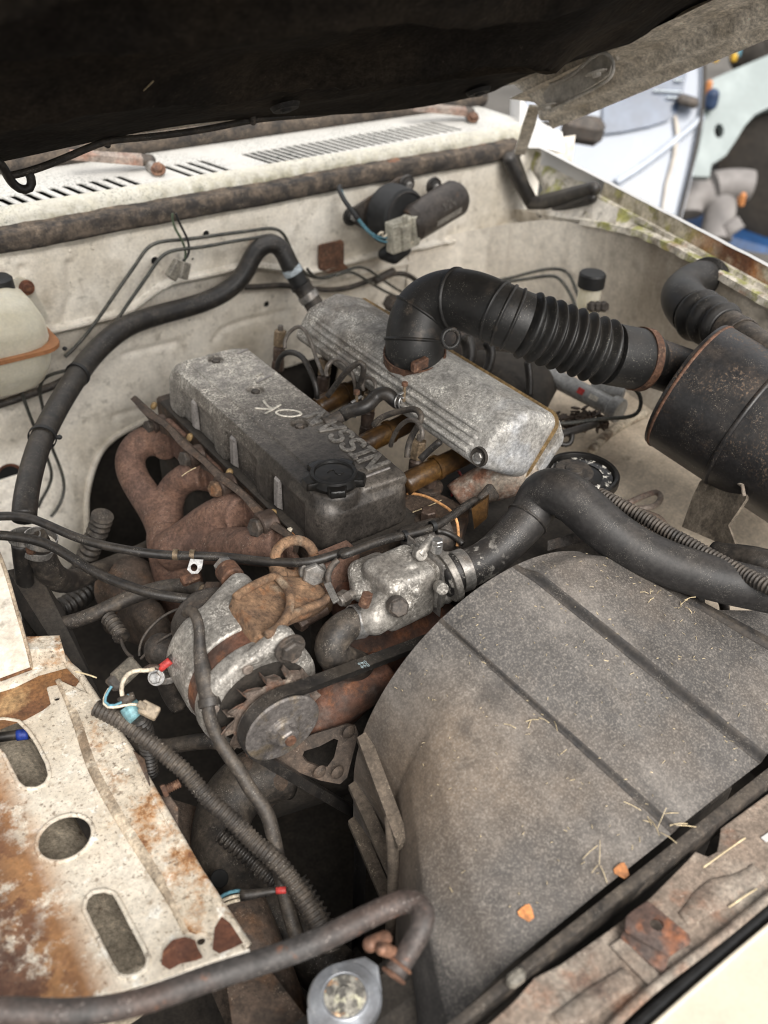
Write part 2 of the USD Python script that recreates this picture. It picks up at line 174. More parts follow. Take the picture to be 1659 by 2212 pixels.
M['slam'] = mat('rusty_front_panel', (.20, .155, .12), [dict(c=(.30, .265, .22), s=12, lo=.46, hi=.64, k=.8, det=8.), dict(c=(.22, .095, .05), s=30, off=4, lo=.53, hi=.68, k=.65, det=8.), dict(c=(.07, .045, .035), s=22, off=7, lo=.54, hi=.68, k=.75, det=8.), speck((.5, .44, .36), 220, .64, .7)], rough=.85, var=.25, bump=(90, .5), fine=(400, .3), bevel=.002)
M['slamdark'] = mat('dark_rusty_bracket', (.07, .042, .032), [dict(c=(.28, .095, .035), s=36, lo=.52, hi=.64, k=.85, det=7.), dict(c=(.16, .13, .115), s=18, off=3, lo=.5, hi=.68, k=.6)], rough=.8, bump=(120, .5), bevel=.0015)
M['cream'] = mat('cream_front_skin', (.60, .53, .42), [dict(c=(.5, .42, .32), s=30, lo=.62, hi=.75, k=.4)], grain=0.05, rough=.4, var=.04, bump=None, fine=None)
M['tank'] = mat('aged_translucent_plastic', (.60, .55, .43), [dict(c=(.42, .36, .25), s=9, lo=.45, hi=.72, k=.5), dict(c=(.2, .17, .12), s=200, lo=.68, hi=.74, k=.5)], grain=0.08, rough=.42, var=.06, trans=.35, bump=(30, .08), fine=None)
M['tankseam'] = mat('orange_stained_seam', (.35, .155, .065), [dict(c=(.25, .10, .04), s=40, lo=.45, hi=.7, k=.7)], grain=0.15, rough=.55, bump=(60, .2))
M['capmetal'] = mat('weathered_cap_steel', (.36, .375, .40), [dict(c=(.17, .165, .165), s=30, lo=.45, hi=.68, k=.7), dict(c=(.6, .6, .6), s=60, off=4, lo=.58, hi=.7, k=.6)], grain=0.2, rough=.4, metal=.55, bump=(90, .3), bevel=.0012)
M['caprust'] = mat('crusty_cap_centre', (.34, .32, .27), [dict(c=(.06, .055, .05), s=110, lo=.44, hi=.56, k=.85), dict(c=(.55, .30, .14), s=70, off=4, lo=.56, hi=.66, k=.7), dict(c=(.65, .62, .45), s=90, off=8, lo=.56, hi=.66, k=.8)], rough=.8, bump=(150, .7))
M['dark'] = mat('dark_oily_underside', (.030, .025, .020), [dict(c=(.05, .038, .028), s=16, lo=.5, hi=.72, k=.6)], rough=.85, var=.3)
M['darkbrown'] = mat('grimy_brown_metal', (.075, .055, .041), [dict(c=(.10, .062, .040), s=16, lo=.48, hi=.7, k=.7), dict(c=(.02, .016, .013), s=34, off=3, lo=.5, hi=.7, k=.7), speck((.25, .2, .16), 280)], rough=.8, var=.3, bump=(70, .5))
M['beigepipe'] = mat('sunlit_beige_panel', (.52, .45, .35), [dict(c=(.13, .085, .055), s=34, lo=.56, hi=.64, k=.9, det=6.), dict(c=(.25, .2, .14), s=10, lo=.45, hi=.7, k=.6)], rough=.7, bump=(60, .3))
M['wire'] = mat('dusty_thin_wire', (.050, .042, .036), [dust(.4, 60)], rough=.6)
M['linemetal'] = mat('painted_steel_line', (.060, .060, .052), [dict(c=(.16, .14, .11), s=70, lo=.50, hi=.72, k=.6), speck(k=.6)], rough=.45, metal=.2)
M['pipemetal'] = mat('grey_injector_pipe', (.14, .122, .105), [dict(c=(.06, .045, .035), s=60, lo=.46, hi=.7, k=.7)], rough=.5, metal=.3)
for nm, c in (('bluewire', (.10, .24, .30)), ('whitewire', (.60, .52, .40)), ('orangewire', (.70, .36, .15)), ('redwire', (.42, .035, .03)), ('greenwire', (.075, .10, .06)), ('teal', (.17, .33, .36)), ('beigeplast', (.30, .24, .17)), ('creamplast', (.45, .42, .34)), ('chalk', (.62, .58, .50)), ('blackplast', (.012, .012, .012)), ('blueplast', (.02, .05, .30)), ('greyplast', (.22, .20, .165)), ('lightband', (.42, .47, .50)), ('straw', (.52, .42, .26)), ('palebit', (.62, .55, .44)), ('orangebit', (.48, .19, .06)), ('markblue', (.30, .38, .40))):
    M[nm] = mat(nm + '_look', c, [dict(c=tuple(.45 * np.array(c) + .02), s=50, lo=.5, hi=.75, k=.55)], rough=.55, bump=None, fine=None)
M['ground'] = mat('oily_yard_ground', (.09, .082, .072), [dict(c=(.04, .036, .03), s=2, lo=.45, hi=.7, k=.7), dict(c=(.2, .18, .15), s=60, lo=.6, hi=.7, k=.5)], rough=.95, vs=1.2)
M['cornerwhite'] = mat('chipped_white_flange', (.66, .61, .53), [dict(c=(.30, .25, .18), s=22, lo=.48, hi=.66, k=.8, det=8.), dict(c=(.06, .05, .035), s=60, lo=.60, hi=.68, k=.8), dict(c=RUST, s=18, off=3, lo=.64, hi=.7, k=.7)], grain=0.18, rough=.75, bump=(70, .5))
M['letter'] = mat('cast_lettering', (.20, .185, .165), [dict(c=(.07, .06, .052), s=150, lo=.46, hi=.62, k=.8)], rough=.5, metal=.35, bump=(170, .3), bevel=.0006)
M['fanrust'] = mat('rusty_fan_steel', (.105, .08, .064), [dict(c=(.20, .085, .045), s=40, lo=.48, hi=.64, k=.8), dict(c=(.055, .04, .03), s=70, off=3, lo=.5, hi=.68, k=.7), dict(c=(.30, .25, .20), s=60, off=7, lo=.58, hi=.68, k=.6)], rough=.7, bump=(120, .5), bevel=.0008)
M['bracketdirt'] = mat('dirty_beige_bracket', (.20, .165, .125), [dict(c=(.07, .055, .04), s=24, lo=.45, hi=.62, k=.85, det=7.), dict(c=(.36, .30, .23), s=14, off=3, lo=.52, hi=.68, k=.7)], rough=.85, bump=(80, .5))
M['hinge'] = mat('grey_hinge_steel', (.60, .56, .50), [dict(c=(.28, .24, .19), s=40, lo=.48, hi=.70, k=.7, det=7.)], grain=.2, rough=.6, bump=(80, .3), bevel=.0015)
M['faintchalk'] = mat('faint_chalk', (.20, .185, .165), [dict(c=(.06, .05, .042), s=400, lo=.45, hi=.55, k=.8)], rough=.9)
M['hoserust'] = mat('rust_stained_hose', (.048, .043, .040), [dict(c=(.09, .058, .045), s=10, lo=.46, hi=.68, k=.75), dict(c=(.22, .095, .05), s=60, off=4, lo=.64, hi=.72, k=.6), speck((.45, .4, .36), 200, .7, .75)], rough=.6, var=.2, bump=(90, .2))
M['copper'] = mat('rusted_copper_clip', (.23, .12, .075), [dict(c=(.09, .05, .035), s=80, lo=.42, hi=.66, k=.8)], rough=.6, metal=.3, bump=(160, .4))
M['silver'] = mat('grey_cast_cylinder', (.33, .33, .325), [dict(c=(.16, .15, .135), s=24, lo=.48, hi=.72, k=.6), dict(c=(.5, .5, .48), s=120, lo=.62, hi=.7, k=.5)], grain=0.25, rough=.5, metal=.35, bump=(140, .2), bevel=.001)
M['darkmotor'] = mat('brown_black_motor', (.055, .045, .038), [dict(c=(.10, .08, .065), s=20, lo=.45, hi=.7, k=.6), dict(c=(.16, .085, .04), s=30, off=4, lo=.62, hi=.72, k=.6)], rough=.5, metal=.1)
M['greyrelay'] = mat('grimy_grey_relay', (.105, .092, .072), [dict(c=(.19, .16, .12), s=60, lo=.52, hi=.68, k=.7), dict(c=(.04, .034, .027), s=24, off=4, lo=.5, hi=.7, k=.7)], rough=.8, bump=(90, .4))
M['trayrust2'] = mat('orange_brown_rust', (.20, .095, .035), [dict(c=(.11, .048, .022), s=26, lo=.42, hi=.62, k=.85, det=7.), dict(c=(.42, .27, .13), s=20, off=3, lo=.52, hi=.66, k=.8, det=7.)], rough=.9, bump=(120, .6))
M['vanwhite'] = mat('van_white_paint', grain=0, base=(.215, .24, .285), layers=[dict(c=(.5, .46, .36), s=5, lo=.58, hi=.8, k=.35, st=(1, 1, .2))], rough=.3, var=.03, bump=None, fine=None)
M['vanrust'] = mat('van_rust_run', (.34, .30, .25), grain=0, rough=.5, bump=None, fine=None)
M['vanlight'] = mat('van_crease_paint', (.34, .37, .42), grain=0, rough=.3, bump=None, fine=None)
M['vanglass'] = mat('van_blue_glass', grain=0, base=(.035, .055, .095), layers=[dict(c=(.10, .14, .20), s=7, lo=.45, hi=.75, k=.6)], rough=.25, bump=None, fine=None)
M['mint'] = mat('pale_mint_paint', (.165, .20, .195), [dict(c=(.35, .40, .39), s=6, lo=.5, hi=.8, k=.5)], grain=0.05, rough=.4, var=.05, bump=None, fine=None)
M['bluetarp'] = mat('deep_blue_sheet', (.006, .04, .12), rough=.6, bump=None, fine=None)
M['palepipe'] = mat('pale_dusty_plastic', (.20, .185, .175), grain=0.05, rough=.7, bump=None, fine=None)
M['navy'] = mat('navy_scrap', (.02, .04, .09), [dict(c=(.35, .12, .04), s=9, lo=.6, hi=.68)], rough=.6)
M['yellow'] = mat('yellow_scrap', (.55, .33, .03), rough=.6, bump=None, fine=None)
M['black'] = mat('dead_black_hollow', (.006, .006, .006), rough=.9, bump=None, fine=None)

# ------------------------------------------------------------------ things and parts: collected here, written to the stage at the end
THINGS, COUNT = [], {}
def number(scope, name):
    k = COUNT[(scope, name)] = COUNT.get((scope, name), -1) + 1
    return name if k == 0 else f'{name}_{k:03d}'
class Part:
    def __init__(s, name, mesh, mat, smooth, label): s.name, s.mesh, s.mat, s.smooth, s.label, s.kids = name, mesh, mat, smooth, label, []
    def add(s, name, mesh, mat, smooth=35, label=None):
        q = Part(name, mesh, mat, smooth, label); s.kids.append(q); return q
class Thing(Part):
    def __init__(s, name, label=None, cat=None, group=None, kind=None, mesh=None, mat=None, smooth=35):
        Part.__init__(s, name, mesh, mat, smooth, label); s.cat, s.group, s.kind, s.copy = cat, group, kind, None; THINGS.append(s)
thing = Thing
def solo(name, mesh, mat, label=None, cat=None, group=None, kind=None, smooth=35):
    return Thing(name, label, cat, group, kind, mesh, mat, smooth)

# ------------------------------------------------------------------ shapes
cat_ = trimesh.util.concatenate
def unit(a): a = np.asarray(a, float); return a / np.linalg.norm(a)
def frame(d, up=(0, 0, 1)):
    d = unit(d); u = np.asarray(up, float)
    if abs(d @ unit(u)) > .95: u = V(1, 0, 0) if abs(d[0]) < .9 else V(0, 1, 0)
    e1 = unit(np.cross(u, d)); return e1, np.cross(d, e1), d
def place(m, o, e1, e2, e3):
    T = np.eye(4); T[:3, 0], T[:3, 1], T[:3, 2], T[:3, 3] = e1, e2, e3, o
    m = m.copy(); m.apply_transform(T); return m
def spline(pts, step=.006):
    pts = np.array(pts, float); t = np.r_[0, np.cumsum(np.linalg.norm(np.diff(pts, axis=0), axis=1) ** .6)]
    L = np.linalg.norm(np.diff(pts, axis=0), axis=1).sum(); n = max(len(pts), int(L / step) + 2)
    if len(pts) == 2: return pts[0] + np.linspace(0, 1, n)[:, None] * (pts[1] - pts[0])
    q = CubicSpline(t, pts)(np.linspace(0, t[-1], n * 4)); s = np.r_[0, np.cumsum(np.linalg.norm(np.diff(q, axis=0), axis=1))]
    u = np.linspace(0, s[-1], n); return np.c_[[np.interp(u, s, q[:, k]) for k in range(3)]].T
def tube(pts, r, seg=16, step=.006, corr=None, raw=False, cap=True, flat=1.0):
    """round hose through pts; r one radius or one per point; corr = (pitch, amplitude[, from, to]) makes it ribbed"""
    pts = np.array(pts, float)
    if corr: step = min(step, corr[0] / 6)
    q = pts if raw else spline(pts, step)
    s = np.r_[0, np.cumsum(np.linalg.norm(np.diff(q, axis=0), axis=1))]; f = s / s[-1]
    rr = np.full(len(q), float(r)) if np.ndim(r) == 0 else np.interp(f, np.linspace(0, 1, len(r)), r)
    if corr:
        ph = s / corr[0]; w = np.clip(np.abs((ph % 1) * 2 - 1) * 2.2 - .6, 0, 1); w = w * w * (3 - 2 * w)
        if len(corr) > 2: w = np.where((f > corr[2]) & (f < corr[3]), w, .5)
        rr = rr + corr[1] * (w - .5)
    T = np.gradient(q, axis=0); T /= np.linalg.norm(T, axis=1)[:, None]
    e = frame(T[0])[0]; ring = np.linspace(0, 2 * math.pi, seg, endpoint=False); vs = []
    for i in range(len(q)):
        e = unit(e - (e @ T[i]) * T[i]); g = np.cross(T[i], e)
        vs.append(q[i] + rr[i] * (np.cos(ring)[:, None] * e + flat * np.sin(ring)[:, None] * g))
    v = np.vstack(vs); n = len(q); a = np.arange(seg); bq = (a + 1) % seg; fs = []
    for i in range(n - 1):
        o, p = i * seg, (i + 1) * seg
        fs += [np.c_[o + a, o + bq, p + bq], np.c_[o + a, p + bq, p + a]]
    if cap:
        v = np.vstack([v, q[0], q[-1]]); c0, c1 = n * seg, n * seg + 1; o = (n - 1) * seg
        fs += [np.c_[a * 0 + c0, bq, a], np.c_[a * 0 + c1, o + a, o + bq]]
    return trimesh.Trimesh(v, np.vstack(fs), process=False)
def lathe(prof, o, d, n=36, up=(0, 0, 1)):
    """prof [(radius, height)] turned about the axis d from o"""
    e1, e2, e3 = frame(d, up); a = np.linspace(0, 2 * math.pi, n, endpoint=False)
    ring = np.cos(a)[:, None] * e1 + np.sin(a)[:, None] * e2
    v = np.vstack([np.asarray(o) + r * ring + h * e3 for r, h in prof]); k = np.arange(n); l = (k + 1) % n
    f = np.vstack([np.vstack([np.c_[i * n + k, i * n + l, (i + 1) * n + l], np.c_[i * n + k, (i + 1) * n + l, (i + 1) * n + k]]) for i in range(len(prof) - 1)])
    m = trimesh.Trimesh(v, f, process=False); m.merge_vertices(digits_vertex=7); m.update_faces(m.nondegenerate_faces()); m.remove_unreferenced_vertices(); return m
def cyl(a, c, r, n=24, r2=None, ch=None):
    a, c = np.asarray(a, float), np.asarray(c, float); h = np.linalg.norm(c - a); r2 = r if r2 is None else r2; ch = min(.12 * r, .1 * h) if ch is None else ch
    return lathe([(0, 0), (r - ch, 0), (r, ch), (r2, h - ch), (r2 - ch, h), (0, h)], a, c - a, n)
def hull(pts): return trimesh.convex.convex_hull(np.asarray(pts, float))
def ballhull(pts, r, sub=2):
    s = trimesh.creation.icosphere(subdivisions=sub, radius=1).vertices; rs = [r] * len(pts) if np.ndim(r) == 0 else r
    return hull(np.vstack([np.asarray(p) + s * q for p, q in zip(pts, rs)]))
def box(c, size, R=None, r=.002):
    """box with small chamfered edges; R = (e1, e2, e3) axes"""
    h = np.array(size, float) / 2; r = min(r, h.min() * .8); p = []
    for sx in (-1, 1):
        for sy in (-1, 1):
            for sz in (-1, 1):
                k = h * (sx, sy, sz)
                for ax in range(3):
                    w = k - r * np.sign(k); w[ax] = k[ax]; p.append(w)
    p = np.array(p)
    if R is not None: p = p @ np.array(R)
    return hull(p + np.asarray(c))
def prism(poly, o, e1, e2, h, smooth_=None):
    """plate of outline poly (shapely) in the plane o, e1, e2, thickness h along e1 x e2"""
    if isinstance(poly, (list, tuple, np.ndarray)): poly = Polygon(poly)
    m = cat_([trimesh.creation.extrude_polygon(g, h, engine='earcut') for g in getattr(poly, 'geoms', [poly])])
    e1, e2 = unit(e1), unit(e2); e2 = unit(e2 - (e1 @ e2) * e1); return place(m, o, e1, e2, np.cross(e1, e2))
def plate3(pts, h, holes=(), n=None, rnd=0):
    """plate through 3-D points (taken into their mean plane), thickened by h along the normal on the side of n"""
    pts = np.array(pts, float); o = pts.mean(0); w = np.linalg.svd(pts - o)[2][2]
    if n is not None and w @ np.asarray(n) < 0: w = -w
    e1 = unit((pts[1] - pts[0]) - ((pts[1] - pts[0]) @ w) * w); e2 = np.cross(w, e1)
    to = lambda q: np.c_[(np.array(q) - o) @ e1, (np.array(q) - o) @ e2]
    pg = Polygon(to(pts)).buffer(0)
    if rnd: pg = pg.buffer(-rnd).buffer(2 * rnd).buffer(-rnd)
    for q in holes: pg = pg.difference(Polygon(to(q)).buffer(0) if len(q) > 2 else Point(to([q[0]])[0]).buffer(q[1]))
    return prism(pg, o, e1, e2, h)
def hexnut(o, d, r, h, washer=0, n=6, turn=.3):
    e1, e2, e3 = frame(d); a = np.arange(n) * 2 * math.pi / n + turn; ring = np.cos(a)[:, None] * e1 + np.sin(a)[:, None] * e2
    o = np.asarray(o, float); w = .15 * r
    m = hull(np.vstack([o + ring * r, o + ring * r + e3 * (h - w), o + ring * (r - w) + e3 * h]))
    return cat_([m, cyl(o - e3 * .001, o + e3 * .0025, washer)]) if washer else m
def grid(fn, us, vs):
    """sheet of points fn(u, v)"""
    U, W = np.meshgrid(us, vs, indexing='ij'); p = np.asarray(fn(U, W)); p = np.moveaxis(p, 0, -1) if p.shape[0] == 3 and p.ndim == 3 else p
    n, m = len(us), len(vs); k = np.arange(n * m).reshape(n, m)
    q = np.c_[k[:-1, :-1].ravel(), k[1:, :-1].ravel(), k[1:, 1:].ravel(), k[:-1, 1:].ravel()]
    return trimesh.Trimesh(p.reshape(-1, 3), np.vstack([q[:, [0, 1, 2]], q[:, [0, 2, 3]]]), process=False)
def thicken(m, off):
    """give a sheet a second face at offset vector off and close its rim"""
    n = len(m.vertices); e = m.edges_sorted; u, ix, c = np.unique(e, axis=0, return_index=True, return_counts=True); rim = m.edges[ix[c == 1]]
    v = np.vstack([m.vertices, m.vertices + off]); f = np.vstack([m.faces, m.faces[:, ::-1] + n, np.c_[rim[:, 1], rim[:, 0], rim[:, 0] + n], np.c_[rim[:, 1], rim[:, 0] + n, rim[:, 1] + n]])
    return trimesh.Trimesh(v, f, process=False)
def man(m):
    m = m.copy(); m.merge_vertices(); m.update_faces(m.nondegenerate_faces())
    q = m3.Manifold(m3.Mesh(np.asarray(m.vertices, np.float32), np.asarray(m.faces, np.uint32)))
    if q.is_empty(): print('not solid', q.status(), len(m.faces), m.is_watertight)
    return q if not q.is_empty() else m3.Manifold.hull_points(np.asarray(m.vertices, np.float64))
def _unused(m): return m3.Manifold(m3.Mesh(np.asarray(m.vertices, np.float32), np.asarray(m.faces, np.uint32)))
def unman(q):
    t = q.to_mesh(); return trimesh.Trimesh(t.vert_properties[:, :3], t.tri_verts, process=False)
def blend(meshes, edge=.006, it=12, sub=()):
    """weld solids into one cast piece with soft fillets"""
    q = man(meshes[0])
    for m in meshes[1:]: q = q + man(m)
    for m in sub: q = q - man(m)
    t = unman(q.refine_to_length(edge)); t.merge_vertices(); trimesh.smoothing.filter_taubin(t, lamb=.5, nu=.52, iterations=it); return t
def clamp_band(p, d, r, w=.009, t=.0012, n=32):
    d = unit(d); return lathe([(r, -w / 2), (r + t, -w / 2), (r + t, w / 2), (r, w / 2)], p, d, n)
def sm(a, b_, x): t = np.clip((x - a) / (b_ - a), 0, 1); return t * t * (3 - 2 * t)

# ================================================================== THE SETTING AND THE BODY SHELL
g_ = grid(lambda u, v: np.stack([u, v, 0 * u]), np.r_[-60, -8, -2, 0, 2, 8, 60], np.r_[-60, -8, -2, 0, 2, 8, 60])
solo('ground', g_, M['ground'], 'dark oily yard ground around the cars', 'ground', kind='structure', smooth=False)

# ---- bulkhead behind the engine: upper panel stands proud of the lower one along a flaking ledge
lp = [P('R3', u, v, y=1.375) for u, v in [(-200, 520), (0, 490), (150, 470), (260, 447), (400, 418), (480, 396), (560, 368), (620, 322), (680, 275), (740, 247), (860, 222), (1000, 192), (1100, 180), (1210, 196), (1330, 205)]] \
   + [P('B5', u, v, y=1.375) for u, v in [(370, 835), (640, 775), (900, 722), (1180, 668)]] + [P('R2', u, v, y=1.375) for u, v in [(330, 1040), (480, 1000), (600, 940), (700, 926)]]
lp = np.array(sorted(lp, key=lambda q: q[0])); ledge = lambda x: np.interp(x, lp[:, 0], lp[:, 2])
hp = np.array([P('R3', u, v, y=1.395) for u, v in [(300, 1330), (330, 1240), (345, 1150), (375, 1080), (430, 985), (500, 920), (600, 865), (700, 800)]])
hole = lambda x: np.where(x < hp[0, 0], -1, np.where(x > 1.0, -1, np.interp(x, np.r_[hp[:, 0], 1.0], np.r_[hp[:, 2], hp[-1, 2] + .02])))
def seg_d(X, Z, pts):
    d = np.full(X.shape, 9.)
    for a, c in zip(pts[:-1], pts[1:]):
        ax, az, dx, dz = a[0], a[2], c[0] - a[0], c[2] - a[2]; t = np.clip(((X - ax) * dx + (Z - az) * dz) / (dx * dx + dz * dz), 0, 1)
        d = np.minimum(d, np.hypot(X - ax - t * dx, Z - az - t * dz))
    return d
creases = [[P('R3', u, v, y=1.395) for u, v in c] for c in ([(940, 490), (965, 455), (1040, 425), (1230, 378)], [(545, 562), (640, 540), (760, 512)], [(500, 830), (560, 812), (640, 795)], [(70, 170), (68, 290)], [(275, 150), (285, 280), (250, 400)])]
def fire(X, Z):
    L = ledge(X); y = np.where(Z > L, 1.372, 1.398)
    y = y + (1.398 - 1.372) * np.where(Z > L, 0, -sm(.012, 0, L - Z) * .25)
    y = np.where((Z > L - .001) & (Z < L + .008), 1.362, y)
    y = y - .007 * np.exp(-((L - .036 - Z) / .006) ** 2) * (X > .8)
    y = y + .006 * (meshkit.fbm(np.stack([X * 9, Z * 9, 0 * X], -1), 3) - .5)
    for c in creases: y = y + .004 * np.exp(-(seg_d(X, Z, c) / .007) ** 2)
    y = y - .10 * sm(.74, .55, Z) * sm(.46, .25, X)
    return y
xs = np.linspace(.0, 1.50, 430); zs = np.unique(np.r_[np.linspace(.45, .84, 150), np.linspace(.84, 1.085, 110)])
fw = grid(lambda X, Z: np.stack([X, fire(X, Z), Z]), xs, zs)
fw.update_faces(fw.triangles_center[:, 2] > hole(fw.triangles_center[:, 0])); fw.remove_unreferenced_vertices()
bulk = thing('bulkhead', 'cream painted steel bulkhead wall behind the engine, dirty with a flaking ledge', 'bulkhead', kind='structure')
bulk.add('panel', fw, M['white'], True)
he = np.array([P('R3', u, v, y=1.393) for u, v in [(320, 1290), (330, 1240), (345, 1150), (375, 1080), (430, 985), (500, 920), (600, 865), (700, 805)]]); he[:, 1] = [float(fire(np.array(a), np.array(c))) for a, c in he[:, [0, 2]]]
bulk.add('rolled_edge', tube(he, .006, 12), M['white'], True)
for f, u, v, r in (('R3', 888, 37, 14), ('R3', 667, 153, 16), ('R3', 1180, 362, 13), ('R3', 830, 145, 5), ('R3', 45, 1090, 44)):
    o = P(f, u, v, y=1.372); o = V(o[0], fire(np.array(o[0]), np.array(o[2])) , o[2]); q = r * .5 / FPX * 1.55
    h_ = bulk.add('hole', cyl(o + V(0, .002, 0), o - V(0, .0015, 0), q, 20), M['black'])
    h_.add('rim', lathe([(q * .98, 0), (q * 1.12, .0012), (q * 1.3, 0)], o - V(0, .001, 0), (0, -1, 0), 20), M['white'] if r < 40 else M['trayrust'])
rp = [P('B5', u, v, y=1.366) for u, v in [(150, 690), (165, 678), (335, 640), (355, 655), (355, 830), (400, 880), (230, 915), (150, 885)]]
solo('rust_plate', plate3(rp, .004, n=(0, -1, 0)), M['rustband'], 'square rust-brown tab on the bulkhead left of the wiper motor', 'metal plate')
solo('left_rust', None, None) if False else None

# ---- cowl with its slots, water channel seal and the foot of the windscreen
cw = thing('cowl_panel', 'white slotted scuttle panel with grey lichen spots below the windscreen', 'cowl panel')
x0, x1 = .12, 1.40; zt = 1.113
top = trimesh.creation.box(bounds=[[x0, 1.412, zt - .0022], [x1, 1.575, zt]])
slots, sp = [], []
for a, c, n in (((-60, 458), (283, 392), 13), ((383, 369), (462, 357), 4), ((556, 342), (962, 272), 27)):
    for k in range(n):
        t = k / max(n - 1, 1); q = P('', a[0] + t * (c[0] - a[0]), a[1] + t * (c[1] - a[1]), z=zt); sp.append(q)
for q in sp:
    s2_ = prism(Polygon([(-.036, -.0001), (.036, -.0001), (.036, .0001), (-.036, .0001)]).buffer(.0056, 4), q + V(0, 0, -.05), unit((-.20, 1, 0)), V(1, .2, 0) * -1, .1)
    if s2_.volume < 0: s2_.invert()
    slots.append(man(s2_))
tp = man(top)
for q in slots: tp = tp - q
cw.add('slotted_top', unman(tp), M['cowl'], 30)
fc = grid(lambda u, v: np.stack([x0 + (x1 - x0) * u, np.interp(v, [0, .55, .85, 1], [1.388, 1.396, 1.403, 1.4125]) + .002 * (meshkit.fbm(np.stack([u * 40, v * 3, 0 * u], -1)) - .5), np.interp(v, [0, .55, .85, 1], [1.078, 1.1, 1.109, zt])]), np.linspace(0, 1, 200), np.linspace(0, 1, 16))
cw.add('front_face', fc, M['cowlface'], True)
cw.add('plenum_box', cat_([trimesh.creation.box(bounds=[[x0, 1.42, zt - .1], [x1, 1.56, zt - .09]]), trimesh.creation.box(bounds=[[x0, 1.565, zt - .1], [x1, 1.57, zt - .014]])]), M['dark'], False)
wpr = [(1.376, 1.060), (1.366, 1.062), (1.3645, 1.067), (1.3645, 1.078), (1.368, 1.088), (1.375, 1.0915), (1.384, 1.090), (1.397, 1.0935)]
def wfn(U, W):
    a = np.interp(W, range(8), [q[0] for q in wpr]); c = np.interp(W, range(8), [q[1] for q in wpr]); n = meshkit.fbm(np.stack([U * 45, W * .7, 0 * U], -1), 4) - .5; m = meshkit.fbm(np.stack([U * 8, 0 * U, 0 * U], -1), 2) - .5
    return np.stack([U, a + .004 * n + .003 * m, c + .005 * n * (W > 4) + .004 * m])
cw.add('weatherstrip', grid(wfn, np.linspace(.1, 1.345, 420), np.linspace(0, 7, 22)), M['seal'], 50)
for k in range(26):
    xw = .30 + k * .038 + .004 * math.sin(k * 7); bulk.add('spot_weld', lathe([(0, .0012), (.0022, .001), (.0036, 0)], V(xw, 1.3735, 1.043 - .002 * (k % 3)), (0, -1, 0), 12), M['white'], True)
cw.add('hole', cyl(P('R2', 545, 597, y=1.401), P('R2', 545, 597, y=1.401) + V(0, -.004, .001), .011), M['dark'])
ws = thing('windscreen', 'foot of the windscreen glass with its dark rubber surround', 'windscreen')
ws.add('rubber_surround', tube([V(x, 1.585, 1.128) for x in np.linspace(.05, 1.42, 12)], .022, 14, .02), M['seal'], True)
ws.add('glass', box((.75, 1.86, 1.385), (1.4, .74, .006), (V(1, 0, 0), unit((0, .72, .66)), unit((0, -.66, .72)))), M['vanglass'], False)

# ---- wiper arms standing on the scuttle
def wiper(root, tip, piv, label, hookpts=None):
    t = thing('windscreen_wiper', label, 'wiper')
    root, tip, piv = map(np.asarray, (root, tip, piv)); d = unit(tip - root); e1, e2, _ = frame(d)
    t.add('arm', hull(np.vstack([root + a * .013 * e1 + c * .007 * e2 for a in (-1, 1) for c in (-1, .6)] + [tip + a * .009 * e1 + c * .006 * e2 for a in (-1, 1) for c in (-1, .6)] + [root + e2 * .010, tip + e2 * .008])), M['rustarm'], 30)
    t.add('hinge_end', ballhull([root - d * .004, root - d * .016], .0095, 2), M['iron'], 30)
    h = t.add('pivot_head', ballhull([root - d * .014 - V(0, 0, .006), piv - V(0, 0, .004)], .009, 2), M['steel'], 30)
    h.add('nut', hexnut(piv + V(0, 0, .003), V(-.3, -.5, .8), .0095, .010, .012), M['rustband'])
    h.add('spindle', cyl(piv + V(0, 0, -.045), piv, .008), M['iron'])
M['rustarm'] = mat('rust_blushed_arm', (.19, .155, .13), [dict(c=(.20, .09, .055), s=22, lo=.50, hi=.66, k=.7), dict(c=(.10, .07, .05), s=70, lo=.54, hi=.7, k=.6)], rough=.6, bump=(90, .3))
wiper(P('R1', 607, 690, z=1.130), P('R1', 300, 668, z=1.150), P('R1', 685, 742, z=1.120), 'grey wiper arm with pink rust at the left end of the scuttle')
wiper(P('R2', 345, 482, z=1.130), P('R2', 120, 462, z=1.148), P('R2', 384, 516, z=1.120), 'red-rusted wiper arm on the scuttle, right of centre near the hood hinge')

# ---- right wing: bright outer edge, mossy gutter, chipped flange, dusty inner wall
xo = lambda y: np.interp(y, [.0, .757, 1.31, 1.5], [1.135, 1.264, 1.355, 1.385]); zo = lambda y: np.interp(y, [0, .757, 1.31], [1.045, 1.07, 1.09])
yk = [0, .4, .68, .88, .98, 1.08, 1.2, 1.27, 1.33, 1.39]
xf = lambda y: np.interp(y, yk, [1.085, 1.155, 1.207, 1.242, 1.262, 1.268, 1.268, 1.262, 1.24, 1.2]); zf = lambda y: np.interp(y, yk, [1.01, 1.02, 1.030, 1.040, 1.036, 1.022, 1.0, .976, .952, .928])
ys = np.linspace(.05, 1.335, 150)
def wing(sec):
    def fn(U, W):
        y = U; out = np.zeros((3,) + U.shape); k = np.rint(W).astype(int)
        for i, s in enumerate(sec):
            q = k == i; x, z = s(y[q]); nz = .0016 * (meshkit.fbm(np.stack([y[q] * 30, x * 60, z * 60], -1)) - .5); out[0][q], out[1][q], out[2][q] = x + nz, y[q], z + nz
        return out
    return grid(fn, ys, np.arange(len(sec)))
fen = thing('right_wing', 'white front wing edge with rust and yellow moss along its gutter', 'wing panel')
